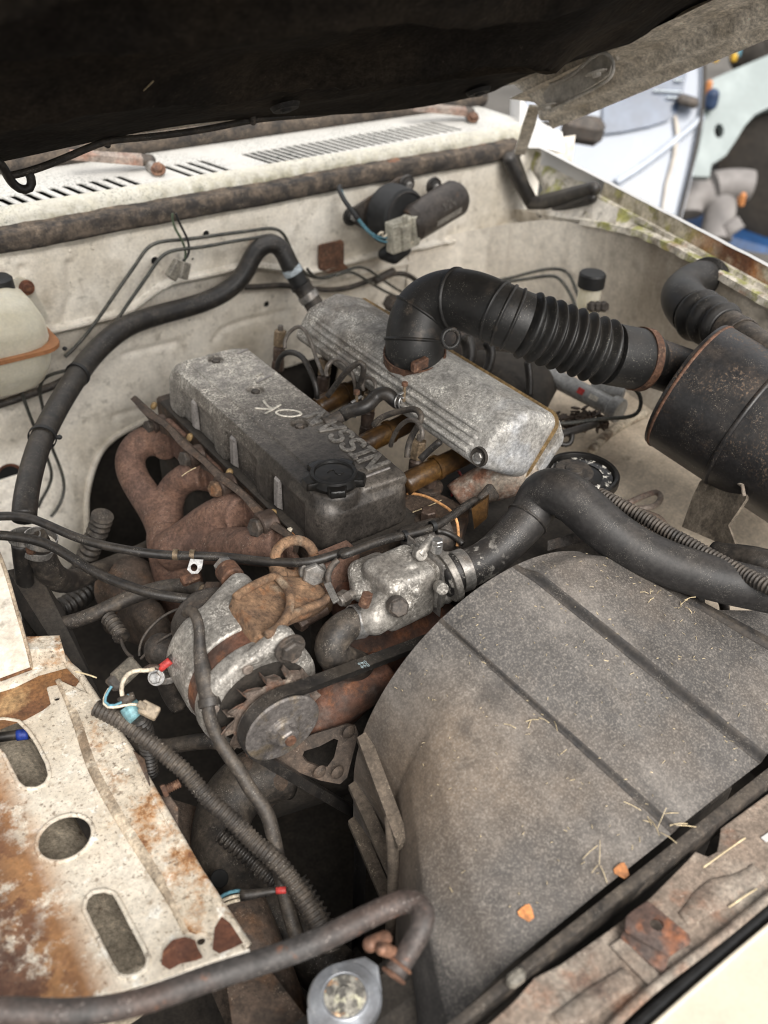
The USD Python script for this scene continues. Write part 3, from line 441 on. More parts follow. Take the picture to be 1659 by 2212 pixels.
fen.add('outer_skin', wing([lambda y: (xo(y) + .018, zo(y) - .32), lambda y: (xo(y) + .013, zo(y) - .06), lambda y: (xo(y) + .009, zo(y) - .012), lambda y: (xo(y) + .005, zo(y) - .003), lambda y: (xo(y), zo(y)), lambda y: (xo(y) - .006, zo(y) - .002)]), M['skin'], 50)
ys_all = ys; ys = np.linspace(.05, 1.12, 130)
fen.add('lip', wing([lambda y: (xo(y) - .0055, zo(y) - .0025), lambda y: (xo(y) - .009, zo(y) - .026)]), M['lip'], 40)
fen.add('gutter', wing([lambda y: (xo(y) - .0088, zo(y) - .0258), lambda y: (xo(y) - .017, zo(y) - .0255), lambda y: (xo(y) - .0205, zo(y) - .033), lambda y: (xf(y) + .022, .5 * (zo(y) - .036 + zf(y) + .01)), lambda y: (xf(y) + .012, zf(y) + .008), lambda y: (xf(y) + .003, zf(y) + .006), lambda y: (xf(y) + .002 * np.sin(y * 150) * (meshkit.noise(np.stack([y * 22, 0 * y, 0 * y], -1)) > .55), zf(y) - .004)]), M['fender'], 40)
ys = ys_all
wl = [(.0, 1.09), (.2, 1.125), (.4, 1.160), (.68, 1.212), (.88, 1.247), (.98, 1.266), (1.08, 1.273), (1.15, 1.274), (1.22, 1.268), (1.28, 1.253), (1.32, 1.235), (1.355, 1.20), (1.38, 1.15), (1.392, 1.09)]
wl_y = np.array([a for a, _ in wl]); wl_x = np.array([c for _, c in wl])
def wallfn(U, W):
    x = np.interp(U, wl_y, wl_x); z = zf(U) - .003 - W * .27
    x = x - .05 * sm(.6, 1, W) + .006 * (meshkit.fbm(np.stack([U * 8, W * 2, 0 * U], -1), 3) - .5) - .004 * np.exp(-((U - 1.13) / .008) ** 2) - .004 * np.exp(-((U - .62) / .02) ** 2)
    return np.stack([x, U, z])
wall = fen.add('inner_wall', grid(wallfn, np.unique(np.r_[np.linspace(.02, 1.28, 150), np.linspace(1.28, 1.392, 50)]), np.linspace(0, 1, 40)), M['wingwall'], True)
fen.add('wheel_arch_top', grid(lambda U, W: np.stack([np.interp(W, [0, .1, .62, .8, 1], [1.24, 1.18, .965, .91, .86]) + .12 * np.clip(U - .9, -.5, 0), U, np.interp(W, [0, .1, .62, .8, 1], [.80, .785, .765, .72, .50]) + .012 * (meshkit.fbm(np.stack([U * 7, W * 6, 0 * U], -1), 3) - .5) - .05 * sm(.62, .4, U)]), np.linspace(.36, 1.37, 90), np.linspace(0, 1, 60)), M['archtop'], True)
bp = P('B1', 1300, 2000, z=1.035)
fen.add('rubber_stop', cat_([box(bp + V(0, 0, .006), (.026, .05, .012)), box(bp + V(-.002, .0, .017), (.016, .028, .014))]), M['rubberdusty'])
cnr = [P('R2', 540, 690, y=1.352), P('R2', 590, 790, y=1.34), P('R2', 640, 880, y=1.325), P('R2', 700, 880, y=1.26), P('R2', 800, 850, y=1.19), P('R2', 905, 815, y=1.12)]
cs = thing('corner_seal', 'black L-shaped rubber seal in the corner between bulkhead and wing', 'rubber seal')
cs.add('seal_body', cat_([ballhull([cnr[0], cnr[1], cnr[2]], .014), ballhull([cnr[0] + V(.03, .02, .01), cnr[0], cnr[2] + V(.02, .02, 0)], .006), ballhull([cnr[2], cnr[3], cnr[5]], .013), ballhull([cnr[2] + V(0, 0, -.024), cnr[3] + V(0, 0, -.022), cnr[5] + V(0, 0, -.016)], .010)]), M['rubber'], 40)
def fan_sheet(pts, off): n = len(pts); return thicken(trimesh.Trimesh(np.array(pts), [[0, i, i + 1] for i in range(1, n - 1)], process=False), V(*off))
fen.add('corner_flange', cat_([thicken(trimesh.Trimesh(np.array([P('R2', u, v, d=w) for u, v, w in r_]), [[0, 1, 2], [0, 2, 3]], process=False), V(.004, .006, -.008)) for r_ in (
    [(560, 905, 1.90), (700, 905, 1.77), (750, 938, 1.725), (590, 955, 1.90)], [(700, 905, 1.77), (905, 850, 1.655), (900, 955, 1.64), (750, 938, 1.725)], [(905, 850, 1.655), (1010, 900, 1.60), (1000, 985, 1.595), (900, 955, 1.64)])]), M['cornerwhite'], False)
fen.add('corner_pocket', fan_sheet([P('R2', u, v, d=w) for u, v, w in [(700, 800, 1.80), (612, 660, 1.88), (640, 640, 1.86), (720, 690, 1.80), (850, 770, 1.73), (950, 840, 1.665), (905, 850, 1.68), (700, 890, 1.80), (650, 870, 1.86)]], (.006, .012, -.012)), M['fender'], False)
pill = [P('R2', u, v, d=w) for u, v, w in [(590, 410, 1.86), (640, 500, 1.84), (700, 540, 1.82), (770, 570, 1.80), (780, 660, 1.80), (700, 640, 1.8), (625, 640, 1.82), (585, 560, 1.84)]]
fen.add('pillar_foot', thicken(trimesh.Trimesh(np.array(pill), [[0, 1, 7], [1, 6, 7], [1, 2, 6], [2, 5, 6], [2, 3, 5], [3, 4, 5]], process=False), V(.03, .06, -.02)), M['skin'], False)

# ---- raised hood: felt liner, steel inner frame, side rail, hinge
zh = lambda y: 1.26 + (1.12 - y) * .52
hood = thing('hood', 'raised hood over the engine bay, sagging black felt liner and dirty steel rail', 'hood')
hn = unit((0, -.52, -1)); hd = unit((0, -1, .52))
def skinfn(U, W): y = 1.15 - W; return np.stack([U, y, zh(y) + .035 + .004 * np.cos((U - .5) * 2)])
hood.add('outer_skin', thicken(grid(skinfn, np.linspace(-.23, 1.21, 20), np.linspace(0, 1.05, 16)), V(0, .0008, .0015)), M['skin'], True)
hood.add('inner_sheet', grid(lambda U, W: np.stack([U, 1.145 - W, zh(1.145 - W) + .012]), np.linspace(-.22, 1.2, 20), np.linspace(0, 1.04, 16)), M['rail'], False)
def linefn(U, W):
    y = 1.122 - W; q = np.stack([U * 2.1 + W * 1.7, W * 5.5 + U * .8, 0 * U], -1)
    s = .07 * (meshkit.fbm(q, 3, 3) - .45) + .045 * (1 - np.abs(2 * meshkit.noise(np.stack([U * 3 - W * 6, W * 3 + U * 2, 0 * U], -1), 5) - 1)) ** 3 + .006 * (meshkit.fbm(np.stack([U * 22, W * 22, 0 * U], -1), 3) - .5)
    s = (s - .012) * sm(.03, .32, W) * sm(1.13, 1.0, U) + .008 * np.sin(U * 9) * sm(.08, 0, W)
    xr = U + .02 * np.sin(W * 40) * (U > 1.05)
    return np.stack([xr, y - .35 * s, zh(y) - s])
ln = grid(linefn, np.linspace(-.24, 1.125, 150), np.linspace(0, 1.0, 130))
c_ = ln.triangles_center; ln.update_faces(~((c_[:, 0] > 1.02 + .3 * (1.12 - c_[:, 1])) & (c_[:, 1] > .93))); ln.remove_unreferenced_vertices()
hood.add('felt_liner', ln, M['liner'], True)
for f, u, v in (('R1', 245, 362), ('R1', 1235, 470), ('R2', 410, 402), ('R1', 612, 348)):
    r_ = P(f, u, v, d=1); r_ = r_ - CAM; t = (1.26 + .5824 - 1.56 - .012) / (r_[2] + .52 * r_[1]); o = CAM + t * r_
    k = hood.add('liner_clip', lathe([(0, .004), (.006, .004), (.0075, .001), (.016, .0015), (.019, -.004)], o, hn, 24), M['plastdark'], 40)
rl = [(1.090, -.008), (1.112, -.012), (1.146, -.018), (1.156, -.024), (1.161, -.043), (1.168, -.049), (1.186, -.051), (1.191, -.060), (1.199, -.066), (1.206, -.063), (1.211, -.05), (1.214, .03)]
hood.add('side_rail', grid(lambda U, W: np.stack([np.interp(W, range(len(rl)), [a for a, _ in rl]), U, zh(U) + np.interp(W, range(len(rl)), [c for _, c in rl]) + .002 * (meshkit.fbm(np.stack([U * 30, W, 0 * U], -1)) - .5)]), np.linspace(1.15, .15, 120), np.arange(0, len(rl) - .5, .5)), M['rail'], 40)
hood.add('side_rail', grid(lambda U, W: np.stack([1.0 - np.interp(W, range(len(rl)), [a for a, _ in rl]), U, zh(U) + np.interp(W, range(len(rl)), [c for _, c in rl])]), np.linspace(1.15, .15, 30), np.arange(0, len(rl) - .5, .5)), M['rail'], 40)
hood.add('rear_corner', plate3([P('B1', u, v, d=w - .045) for u, v, w in [(-290, 640, 1.50), (-250, 520, 1.48), (40, 330, 1.40), (430, 250, 1.34), (500, 470, 1.345), (60, 720, 1.46), (20, 860, 1.48), (-150, 760, 1.49)]], .006, n=-hn), M['rail'], 30)
hg = hood.add('hinge_arm', plate3([P('B1', u, v, d=w - .045) for u, v, w in [(-60, 720, 1.445), (20, 640, 1.43), (350, 425, 1.33), (430, 410, 1.32), (475, 470, 1.315), (460, 560, 1.325), (380, 620, 1.345), (80, 800, 1.42), (-20, 860, 1.44)]], .005, n=hn, rnd=.004), M['hinge'], 30)
for u, v, w in ((350, 545, 1.322), (-30, 800, 1.42)):
    q = P('B1', u, v, d=w - .045); hg.add('bolt', cat_([hexnut(q, hn, .0075, .007, .0115), lathe([(.013, .001), (.0145, .003), (.016, .001)], q, hn, 24)]), M['hinge'])
hg.add('rib', tube([P('B1', u, v, d=w - .045) for u, v, w in [(10, 830, 1.425), (200, 740, 1.385), (390, 640, 1.335), (470, 570, 1.315), (480, 470, 1.31), (420, 405, 1.312), (340, 425, 1.325), (0, 640, 1.42)]], .0026, 8), M['hinge'], True)
hood.add('hinge_strap', plate3([P('R2', u, v, d=w) for u, v, w in [(628, 440, 1.52), (672, 470, 1.52), (655, 520, 1.6), (610, 665, 1.74), (565, 655, 1.74), (598, 540, 1.6)]], .004, n=hn), M['rail'])
wh = [P('R1', u, v, y=yy) for u, v, yy in [(1900, 420, 1.125), (1659, 455, 1.125), (1530, 466, 1.125), (1400, 488, 1.125), (1260, 502, 1.125), (1090, 520, 1.125), (900, 556, 1.125), (600, 596, 1.12), (460, 612, 1.11), (380, 640, 1.11), (250, 695, 1.10), (130, 738, 1.09), (40, 760, 1.09)]]
h_ = thing('washer_hose', 'thin brown washer hose along the rear edge of the felt liner', 'hose')
h_.add('hose', tube(wh, .0042, 10), M['rubberdusty'], True)
for u, v in ((1525, 462), (1090, 515), (460, 612)):
    q = P('R1', u, v, y=1.121); h_.add('clip', box(q, (.007, .011, .014)), M['iron'])
solo('hook_hose', tube([P('R1', u, v, y=yy) for u, v, yy in [(-60, 680, 1.08), (10, 720, 1.08), (50, 785, 1.09), (95, 818, 1.09), (128, 812, 1.09), (136, 780, 1.09), (122, 745, 1.09)]], .0052, 12), M['rubber'], 'short black hose end hooked below the liner at far left', 'hose', smooth=True)
for k, (a, c) in enumerate((((505, 452), (662, 350)), ((186, 560), (192, 580)))):
    r_ = [P('R1', *q, d=1) - CAM for q in (a, c)]; o = [CAM + (1.26 + .5824 - 1.56 - .022) / (q[2] + .52 * q[1]) * q for q in r_]
    if k == 0: solo('straw', tube([o[0], (o[0] + o[1]) / 2 + V(0, 0, -.003), o[1]], .0007, 6), M['straw'], 'single pale straw caught on the black felt liner', 'straw', smooth=True)

# ---- dark underside of the bay
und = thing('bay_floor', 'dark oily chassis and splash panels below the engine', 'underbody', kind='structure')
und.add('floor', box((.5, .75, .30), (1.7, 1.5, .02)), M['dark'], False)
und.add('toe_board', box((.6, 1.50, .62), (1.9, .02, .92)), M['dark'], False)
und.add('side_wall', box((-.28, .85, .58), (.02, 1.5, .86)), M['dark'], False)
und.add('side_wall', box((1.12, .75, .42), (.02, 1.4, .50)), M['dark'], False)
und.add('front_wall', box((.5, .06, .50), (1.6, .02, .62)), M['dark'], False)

# ================================================================== THE ENGINE
eng = thing('engine', 'grimy engine block and cylinder head below the valve cover', 'engine')
eng.add('block', box((.53, .93, .62), (.20, .46, .36), r=.01), M['dark'])
hd_ = eng.add('cylinder_head', box((.525, .93, .842), (.155, .50, .062), r=.004), M['oily'])
hd_.add('gasket_rail', box((.517, .925, .8765), (.148, .455, .006), r=.002), M['dark'])
eng.add('front_cover', box((.52, .655, .66), (.20, .05, .26), r=.012), M['rustred'])
eng.add('front_plate', cat_([box((.50, .662, .84), (.13, .06, .05), r=.008), ballhull([(.44, .64, .80), (.56, .63, .78), (.50, .60, .74), (.60, .62, .72)], .03)]), M['rustred'])
# head surface right of the cover with its bolts
hs = [P('A5', u, v, z=.872) for u, v in [(640, 1010), (650, 640), (760, 600), (940, 680), (1100, 760), (1040, 960), (900, 1000)]]
eng.add('head_deck', plate3(hs, .03, n=(0, 0, -1)), M['oily'])
for u, v, r in ((812, 600, .013), (805, 845, .012)):
    q = P('A5', u, v + 20, z=.874); bl = eng.add('head_bolt', cyl(q, q + V(0, 0, .006), r * 1.45), M['oily'], 40); bl.add('bolt_head', hexnut(q + V(0, 0, .006), (0, 0, 1), r * .85, .016), M['brownmetal'])
eng.add('lifting_lug', plate3([P('A5', u, v, d=w) for u, v, w in [(1110, 760, 1.10), (1225, 680, 1.09), (1215, 830, 1.10), (1130, 900, 1.11)]], .012, n=(.3, 1, 0)), M['amber'])
pl = [P('A5', 1010, 690, z=.868), P('A5', 1150, 610, z=.886), P('A5', 1330, 540, z=.905), P('A5', 1480, 470, z=.915)]
M['scalepipe'] = mat('scaled_rusty_pipe', (.30, .25, .20), [dict(c=(.24, .095, .05), s=24, lo=.46, hi=.62, k=.85, det=7.), dict(c=(.5, .46, .40), s=60, off=3, lo=.54, hi=.66, k=.8, det=6.), dict(c=(.07, .05, .04), s=40, off=8, lo=.55, hi=.7, k=.7)], rough=.75, bump=(110, .5))
eng.add('water_pipe', tube(pl, [.022, .024, .028, .030], 20), M['scalepipe'], True)

# ---- valve cover
def rrect(x0, x1, y0, y1, r): return Polygon([(x0, y0), (x1, y0), (x1, y1), (x0, y1)]).buffer(-r).buffer(r, 6)
def loft_poly(levels):
    v = np.vstack([np.c_[np.array(p.exterior.coords)[:-1], np.full(len(p.exterior.coords) - 1, z)] for p, z in levels]); return hull(v)
vc = thing('valve_cover', 'long grey cast valve cover with raised lettering, oily at its front, white-speckled behind', 'valve cover')
body = loft_poly([(rrect(.447, .580, .706, 1.140, .022), .880), (rrect(.449, .579, .709, 1.137, .022), .928), (rrect(.456, .573, .722, 1.128, .020), .9465)])
cuts = []
for a, c in ((.745, .838), (.862, .955), (.979, 1.09)):
    cuts.append(hull(np.vstack([[(.440, a, .876), (.440, c, .876), (.4535, a + .006, .876), (.4535, c - .006, .876)], [(.440, a, .925), (.440, c, .925), (.4535, a + .008, .922), (.4535, c - .008, .922), (.448, a + .004, .934), (.448, c - .004, .934)]])))
bolts = [P('A1', u, v, z=.948) for u, v in [(397, 207), (636, 390), (902, 597)]]
raised = loft_poly([(rrect(.4785, .5735, .748, 1.118, .012), .944), (rrect(.4795, .5725, .749, 1.117, .012), .9485)])
raised2 = hull(np.vstack([[(.515, .716, .93), (.574, .714, .93), (.515, .716, .944), (.574, .714, .944), (.52, .722, .9478), (.571, .722, .9478), (.52, .76, .9478), (.571, .76, .9478), (.50, .76, .944)]]))
boss = cyl((.488, .746, .93), (.488, .746, .950), .036, 40, .033)
wells = [cyl(q + V(0, 0, -.0075), q + V(0, 0, .01), .0115, 28) for q in bolts]
vc.add('cover_body', blend([body, raised, raised2, boss], .006, 5, cuts + wells), M['cover'], 28)
for q in bolts:
    k = vc.add('bolt', lathe([(.0112, -.0072), (.0112, -.0055), (.006, -.005)], q, (0, 0, 1)), M['cover']); k.add('bolt_head', hexnut(q + V(0, 0, -.0068), (0, 0, 1), .0062, .006), M['iron'])
for u, v in ((254, 390), (490, 590), (760, 818)):
    yy = P('A1', u, v, x=.449)[1]; vc.add('rib', hull([(.4475, yy - .005, .927), (.4475, yy + .005, .927), (.4455, yy - .004, .889), (.4455, yy + .004, .889), (.452, yy - .006, .931), (.452, yy + .006, .931), (.452, yy - .006, .884), (.452, yy + .006, .884)]), M['coverrib'])
a, c = P('A1', 1395, 850, z=.9485), P('A1', 985, 525, z=.9485)
tm = meshkit.text_mesh('NISSAN', .033, .0026, True); w = tm.bounds[1][0]; tm.apply_scale([(c[1] - a[1]) / w, 1, 1])
vc.add('lettering', place(tm, V(.5690, a[1] - .004, .9478), V(0, 1, 0), V(-1, 0, 0), V(0, 0, 1)), M['letter'], 25)
vc.add('raised_bar', box((.5325, .7335, .9492), (.058, .0035, .0026), r=.0008), M['coverrib'])
for q in ((690, 325, .03), (660, 300, .012), (560, 160, .02)):
    o = P('A1', q[0], q[1], z=.949); vc.add('raised_mark', box(o, (q[2], .004, .0022), (unit((1, .25, 0)), unit((-.25, 1, 0)), V(0, 0, 1)), .0006), M['coverrib'] if q[2] > .015 else M['cover'])
for st in ([(425, 175), (390, 195), (340, 225), (285, 255), (235, 283)], [(125, 215), (210, 222), (310, 226)], [(220, 125), (250, 170), (290, 205), (330, 222)], [(375, 195), (410, 185)]):
    vc.add('chalk_mark', tube([P('C2', u, v, z=.949) for u, v in st], .0018, 8, flat=.5), M['chalk'], True)
vc.add('chalk_mark', tube([P('C2', 517 + 140 * math.cos(t) * (1 + .015 * t), 275 + 40 * math.sin(t) + 8 * math.cos(t), z=.949) for t in np.linspace(0, 6.9, 34)], .0016, 8, flat=.5), M['chalk'], True)
oc = vc.add('oil_cap', lathe([(.030, .0), (.031, .004), (.0285, .010), (.0275, .0125), (.0235, .0125), (.0225, .010), (.0215, .0105), (0, .0105)], (.488, .746, .951), (0, 0, 1), 48), M['oilcap'], 35)
for k in range(5):
    t = k * 2 * math.pi / 5 + .5; dx = V(math.cos(t), math.sin(t), 0); e = V(-math.sin(t), math.cos(t), 0); o = V(.488, .746, .951)
    oc.add('lobe', blend([hull([o + dx * r + e * s + V(0, 0, z) for r, s, z in [(.024, .012, .0005), (.024, -.012, .0005), (.0385, .009, .0005), (.0385, -.009, .0005), (.024, .012, .0105), (.024, -.012, .0105), (.037, .008, .009), (.037, -.008, .009)]])], .003, 6), M['oilcap'])
oc.add('grip_mark', tube([V(.488 + x, .746 + y, .9616) for x, y in [(-.006, .004), (.004, .006), (.001, -.004), (.010, -.006)]], .0008, 6), M['oilcap'], True)

# ---- heat shield strip between cover and manifold
hsx = [(.423, 1.180), (.428, 1.10), (.432, 1.0), (.436, .90), (.440, .80), (.443, .752)]
hs_ = thing('heat_shield', 'thin bent rusty strip running between valve cover and exhaust manifold', 'heat shield')
hs_.add('strip', thicken(grid(lambda U, W: np.stack([np.interp(U, [y for _, y in hsx][::-1], [x for x, _ in hsx][::-1]) - .016 * W + .002 * np.sin(U * 60) * W, U, .876 + .008 * W * 0 + np.interp(W, [0, .4, 1], [0, .009, .004]) + .0015 * np.sin(U * 37)]), np.linspace(.752, 1.18, 90), np.linspace(0, 1, 5)), V(.001, 0, -.0018)), M['oily'], 30)
hs_.add('skirt', grid(lambda U, W: np.stack([np.interp(U, [y for _, y in hsx][::-1], [x for x, _ in hsx][::-1]) - .004 * W, U, .874 - .028 * W * (1 - .5 * np.abs(np.sin(U * 28)))]), np.linspace(.752, 1.16, 60), np.linspace(0, 1, 5)), M['darkbrown'], True)
for u, v in ((665, 267), (957, 528), (1278, 828), (400, 35)):
    q = P('A3', u, v, x=.440); hs_.add('rivet', ballhull([q, q + V(-.002, 0, -.003)], .0045), M['gold'], True)
for u, v, c in ((1402, 958, 'palebit'), (1428, 995, 'orangebit')):
    q = P('A3', u, v, x=.443); solo('debris_chip', box(q, (.006, .006, .005), r=.001), M[c], {'palebit': 'tiny pale chip lying between heat shield and valve cover', 'orangebit': 'tiny orange chip at the front end of the heat shield'}[c], 'debris')

# ---- exhaust manifold
ex = thing('exhaust_manifold', 'rust-brown cast exhaust manifold with four runners joining left of the engine', 'exhaust manifold')
def rn(pts, zs, r): return tube([P('A3', u, v, z=z) for (u, v), z in zip(pts, np.interp(np.linspace(0, 1, len(pts)), np.linspace(0, 1, len(zs)), zs))], r, 18, .008)
runs = [rn([(500, 330), (400, 300), (290, 330), (225, 430), (250, 570), (330, 700), (420, 830), (480, 960), (500, 1090)], [.83, .83, .80, .775, .76], [.0245, .022, .022, .025, .028]),
        rn([(790, 560), (690, 560), (600, 600), (520, 700), (490, 850), (490, 1000)], [.835, .825, .785, .765], [.022, .021, .023, .027]),
        rn([(1060, 850), (960, 830), (850, 870), (720, 960), (600, 1060), (520, 1120)], [.845, .835, .79, .765], [.027, .025, .026, .030]),
        rn([(1330, 1075), (1200, 1080), (1050, 1075), (850, 1075), (690, 1080), (540, 1120)], [.85, .835, .79, .765], [.0265, .0245, .026, .028]),
        rn([(500, 1000), (530, 1150), (570, 1290), (600, 1420), (610, 1520)], [.765, .745, .70, .63], [.030, .033, .034, .036])]
fl = []
for u, v in ((500, 330), (790, 560), (1060, 850), (1330, 1075)):
    q = P('A3', u, v, z=.84); fl.append(box((.440, q[1], .838), (.014, .066, .056), r=.004))
ex.add('casting', blend(runs + fl + [box((.440, .95, .838), (.010, .40, .022), r=.003)], .006, 12), M['castrust'], True)
for u, v, r in ((650, 430, .0125), (875, 650, .0135), (1175, 935, .0145), (385, 195, .0115)):
    q = P('A3', u, v, x=.418); w = ex.add('stud', cyl(q + V(.022, 0, 0), q - V(.001, 0, 0), r * 1.2), M['brownmetal'], 35); w.add('nut', hexnut(q, (-1, -.2, .3), r * .85, .011), M['iron' if u != 875 else 'rustbr'])
ex.add('downpipe', tube([P('A3', 600, 1500, z=.65), P('A3', 620, 1600, z=.58), P('A3', 640, 1700, z=.5)], .034, 18), M['castrust'], True)

# ---- intake plenum
def along(sec, y0, y1): return [V(x, y, z) for x, z in sec for y in (y0, y1)]
gn = unit((-.82, 0, .57)); goff = -.0667
sec = [(.652, .963), (.674, .990), (.715, .999), (.752, .982), (.715, .935)]
lid = m3.Manifold.hull_points(np.asarray(ballhull(along(sec, .672, 1.080), [.010, .010, .012, .012, .014, .014, .016, .016, .018, .018], 3).vertices))
lidm = unman(lid.trim_by_plane(gn.tolist(), goff + .002).refine_to_length(.02))
pln = thing('intake_plenum', 'silver corroded intake plenum with ribbed side and golden gasket line', 'intake plenum')
pln.add('lid', unman(lid.trim_by_plane(gn.tolist(), goff + .0035)), M['plenum'], 40)
big = m3.Manifold.hull_points(np.asarray(ballhull(along(sec, .672, 1.080), [.013, .013, .015, .015, .0185, .0185, .0205, .0205, .022, .022], 3).vertices))
pln.add('gasket', unman(big.trim_by_plane(gn.tolist(), goff - .010).trim_by_plane((-gn).tolist(), -goff - .0035)), M['gold'], 30)
base = m3.Manifold.hull_points(np.asarray(ballhull(along([(.676, .972), (.715, .995), (.756, .980), (.768, .955), (.735, .915), (.70, .93)], .672, 1.080), .019, 3).vertices))
pln.add('base', unman(base.trim_by_plane((-gn).tolist(), -goff + .010)), M['plenum'], 40)
rn0 = unit((-.786, 0, .618))
for t in (.0, .27, .54, .82):
    q = V(.652, 0, .963) + t * V(.022, 0, .027) + rn0 * (.0092 + .002 * t)
    pln.add('rib', tube([q + V(0, .685, 0) - rn0 * .002, q + V(0, .70, 0), q + V(0, 1.04, 0), q + V(0, 1.06, 0) - rn0 * .002], .0034, 10), M['plenum'], True)
q = P('A2', 1130, 1005, x=.646); k = pln.add('bolt_recess', lathe([(.0, -.0005), (.0085, -.0005), (.0105, .001), (.0115, .003), (.0125, -.001)], q, (-1, -.15, .25), 28), M['dark']); k.add('bolt_head', hexnut(q, (-1, -.15, .25), .006, .004), M['steel'])
pln.add('duct_neck', cyl((.703, .872, .985), (.703, .872, 1.03), .036, 36), M['plenum'])
nq = P('A2', 720, 700, x=.652); pln.add('breather_stub', cyl(nq + V(.03, .005, -.003), nq + V(-.012, 0, .003), .0075), M['steel'])
pln.add('gasket_tab', plate3([P('A2', u, v, d=1.235) for u, v in [(1000, 500), (1050, 490), (1060, 510), (1030, 530)]], .002), M['gold'])
for i, (u0, v0, u1, v1) in enumerate(((545, 895, 740, 830), (800, 1090, 1080, 1000), (330, 690, 480, 610))):
    a, c = P('A2', u0, v0, z=.905), P('A2', u1, v1, z=.912); a[1] = c[1] = (a[1] + c[1]) / 2
    rn_ = pln.add('runner', tube([a - V(.03, 0, .006), a, c, c + V(.04, 0, .01)], .0145, 20), M['amber'], True)
    rn_.add('band', clamp_band(a + V(.022, 0, .003), V(1, 0, .1), .0147, .006, .0022), M['amber'])

# ---- injectors: one built with its parts, the others copies standing further back
inj0 = P('A2', 762, 1165, z=.880)
tp0 = P('A2', 800, 915, y=inj0[1] + .004); ax_ = unit(tp0 - inj0); H = np.linalg.norm(tp0 - inj0)
inj = thing('injector', 'brown injector with a bright-edged nut beside the front of the valve cover', 'injector', 'fuel injectors between cover and plenum')
inj.add('lower_hex', hexnut(inj0, ax_, .0105, .016), M['brownmetal']); inj.add('holder', lathe([(0, .014), (.0082, .014), (.009, .02), (.0095, H * .55), (.0072, H * .6), (.0, H * .6)], inj0, ax_), M['brownmetal'], 35)
inj.add('union_nut', hexnut(inj0 + ax_ * H * .62, ax_, .0100, H * .38), M['brass']); inj.add('pipe_ferrule', cyl(inj0 + ax_ * H * .98, inj0 + ax_ * H * 1.12, .0042), M['pipemetal'])
M['inj_proto'] = None
for (u, v), lb in (((500, 890), 'brown injector beside the hoop of black breather hose'), ((258, 690), 'injector with a coppery nut behind the breather hose'), ((15, 525), 'dark rearmost injector near the bulkhead end of the valve cover')):
    t = Thing('injector', lb, 'injector', 'fuel injectors between cover and plenum'); t.copy = (inj, P('A2', u, v, z=.880) - inj0)

def hose(name, f, pts, key, vals, r, m, label, cat='hose', group=None, seg=16, **kw):
    return solo(name, tube(PP(f, pts, key, vals), r, seg, **kw), M[m], label, cat, group, smooth=True)
hose('injector_pipe', 'A2', [(55, 405), (75, 325), (130, 287), (180, 330), (215, 420), (240, 490), (268, 555)], 'x', [.60, .62, .62, .605], .0028, 'pipemetal', 'tall looped steel injector pipe nearest the bulkhead', 'fuel pipe')
hose('injector_pipe', 'A2', [(288, 560), (300, 490), (345, 465), (400, 500), (435, 570), (445, 660)], 'x', [.60, .62, .625, .63], .0028, 'pipemetal', 'looped steel injector pipe behind the breather hose', 'fuel pipe')
hose('injector_pipe', 'A2', [(640, 945), (665, 875), (720, 812), (780, 808), (810, 850), (812, 905)], 'x', [.615, .61, .605, .602], .0030, 'pipemetal', 'hooped grey injector pipe at the front injector', 'fuel pipe')
hose('injector_pipe', 'A2', [(490, 640), (500, 570), (540, 575), (556, 620), (550, 680)], 'x', [.63, .635, .63], .0027, 'pipemetal', 'small looped pipe half hidden behind the breather hose', 'fuel pipe')
hose('return_hose', 'A2', [(10, 520), (40, 445), (90, 428), (150, 455), (195, 530), (225, 610), (232, 680)], 'x', [.595, .605, .60], .0040, 'rubber', 'black return hose arching from the rearmost injector', 'fuel hose')
hose('return_hose', 'A2', [(290, 670), (350, 590), (430, 505), (480, 485), (490, 520), (472, 600), (466, 700)], 'x', [.60, .625, .63], .0040, 'rubberdusty', 'black return hose looping behind the breather hose', 'fuel hose')
hose('return_hose', 'A2', [(545, 830), (620, 775), (720, 748), (790, 750), (808, 790), (775, 860), (742, 930), (732, 1010)], 'x', [.60, .625, .615, .60], .0040, 'rubberdusty', 'black return hose running under the breather hose to the front injector', 'fuel hose')
hose('return_hose', 'A2', [(805, 1020), (850, 975), (912, 922)], 'x', [.603, .62], .0044, 'rubber', 'short open black hose stub pointing at the plenum', 'fuel hose')
hose('hose_rear', 'A2', [(70, 560), (95, 470), (105, 385)], 'x', [.60, .61], .0068, 'rubber', 'short black upright hose behind the rearmost injector') if False else None
bh = thing('breather_hose', 'shiny black breather hose with wire clips between valve cover and plenum', 'hose')
bpts = PP('A2', [(375, 775), (440, 745), (510, 722), (560, 672), (612, 655), (655, 688), (705, 702)], 'x', [.583, .60, .625, .64, .645])
bh.add('tube', tube(bpts, .0092, 20), M['rubber'], True); bh.add('stub', cyl(bpts[0] + V(-.03, 0, -.004), bpts[0] + V(.004, 0, 0), .0085), M['iron'])
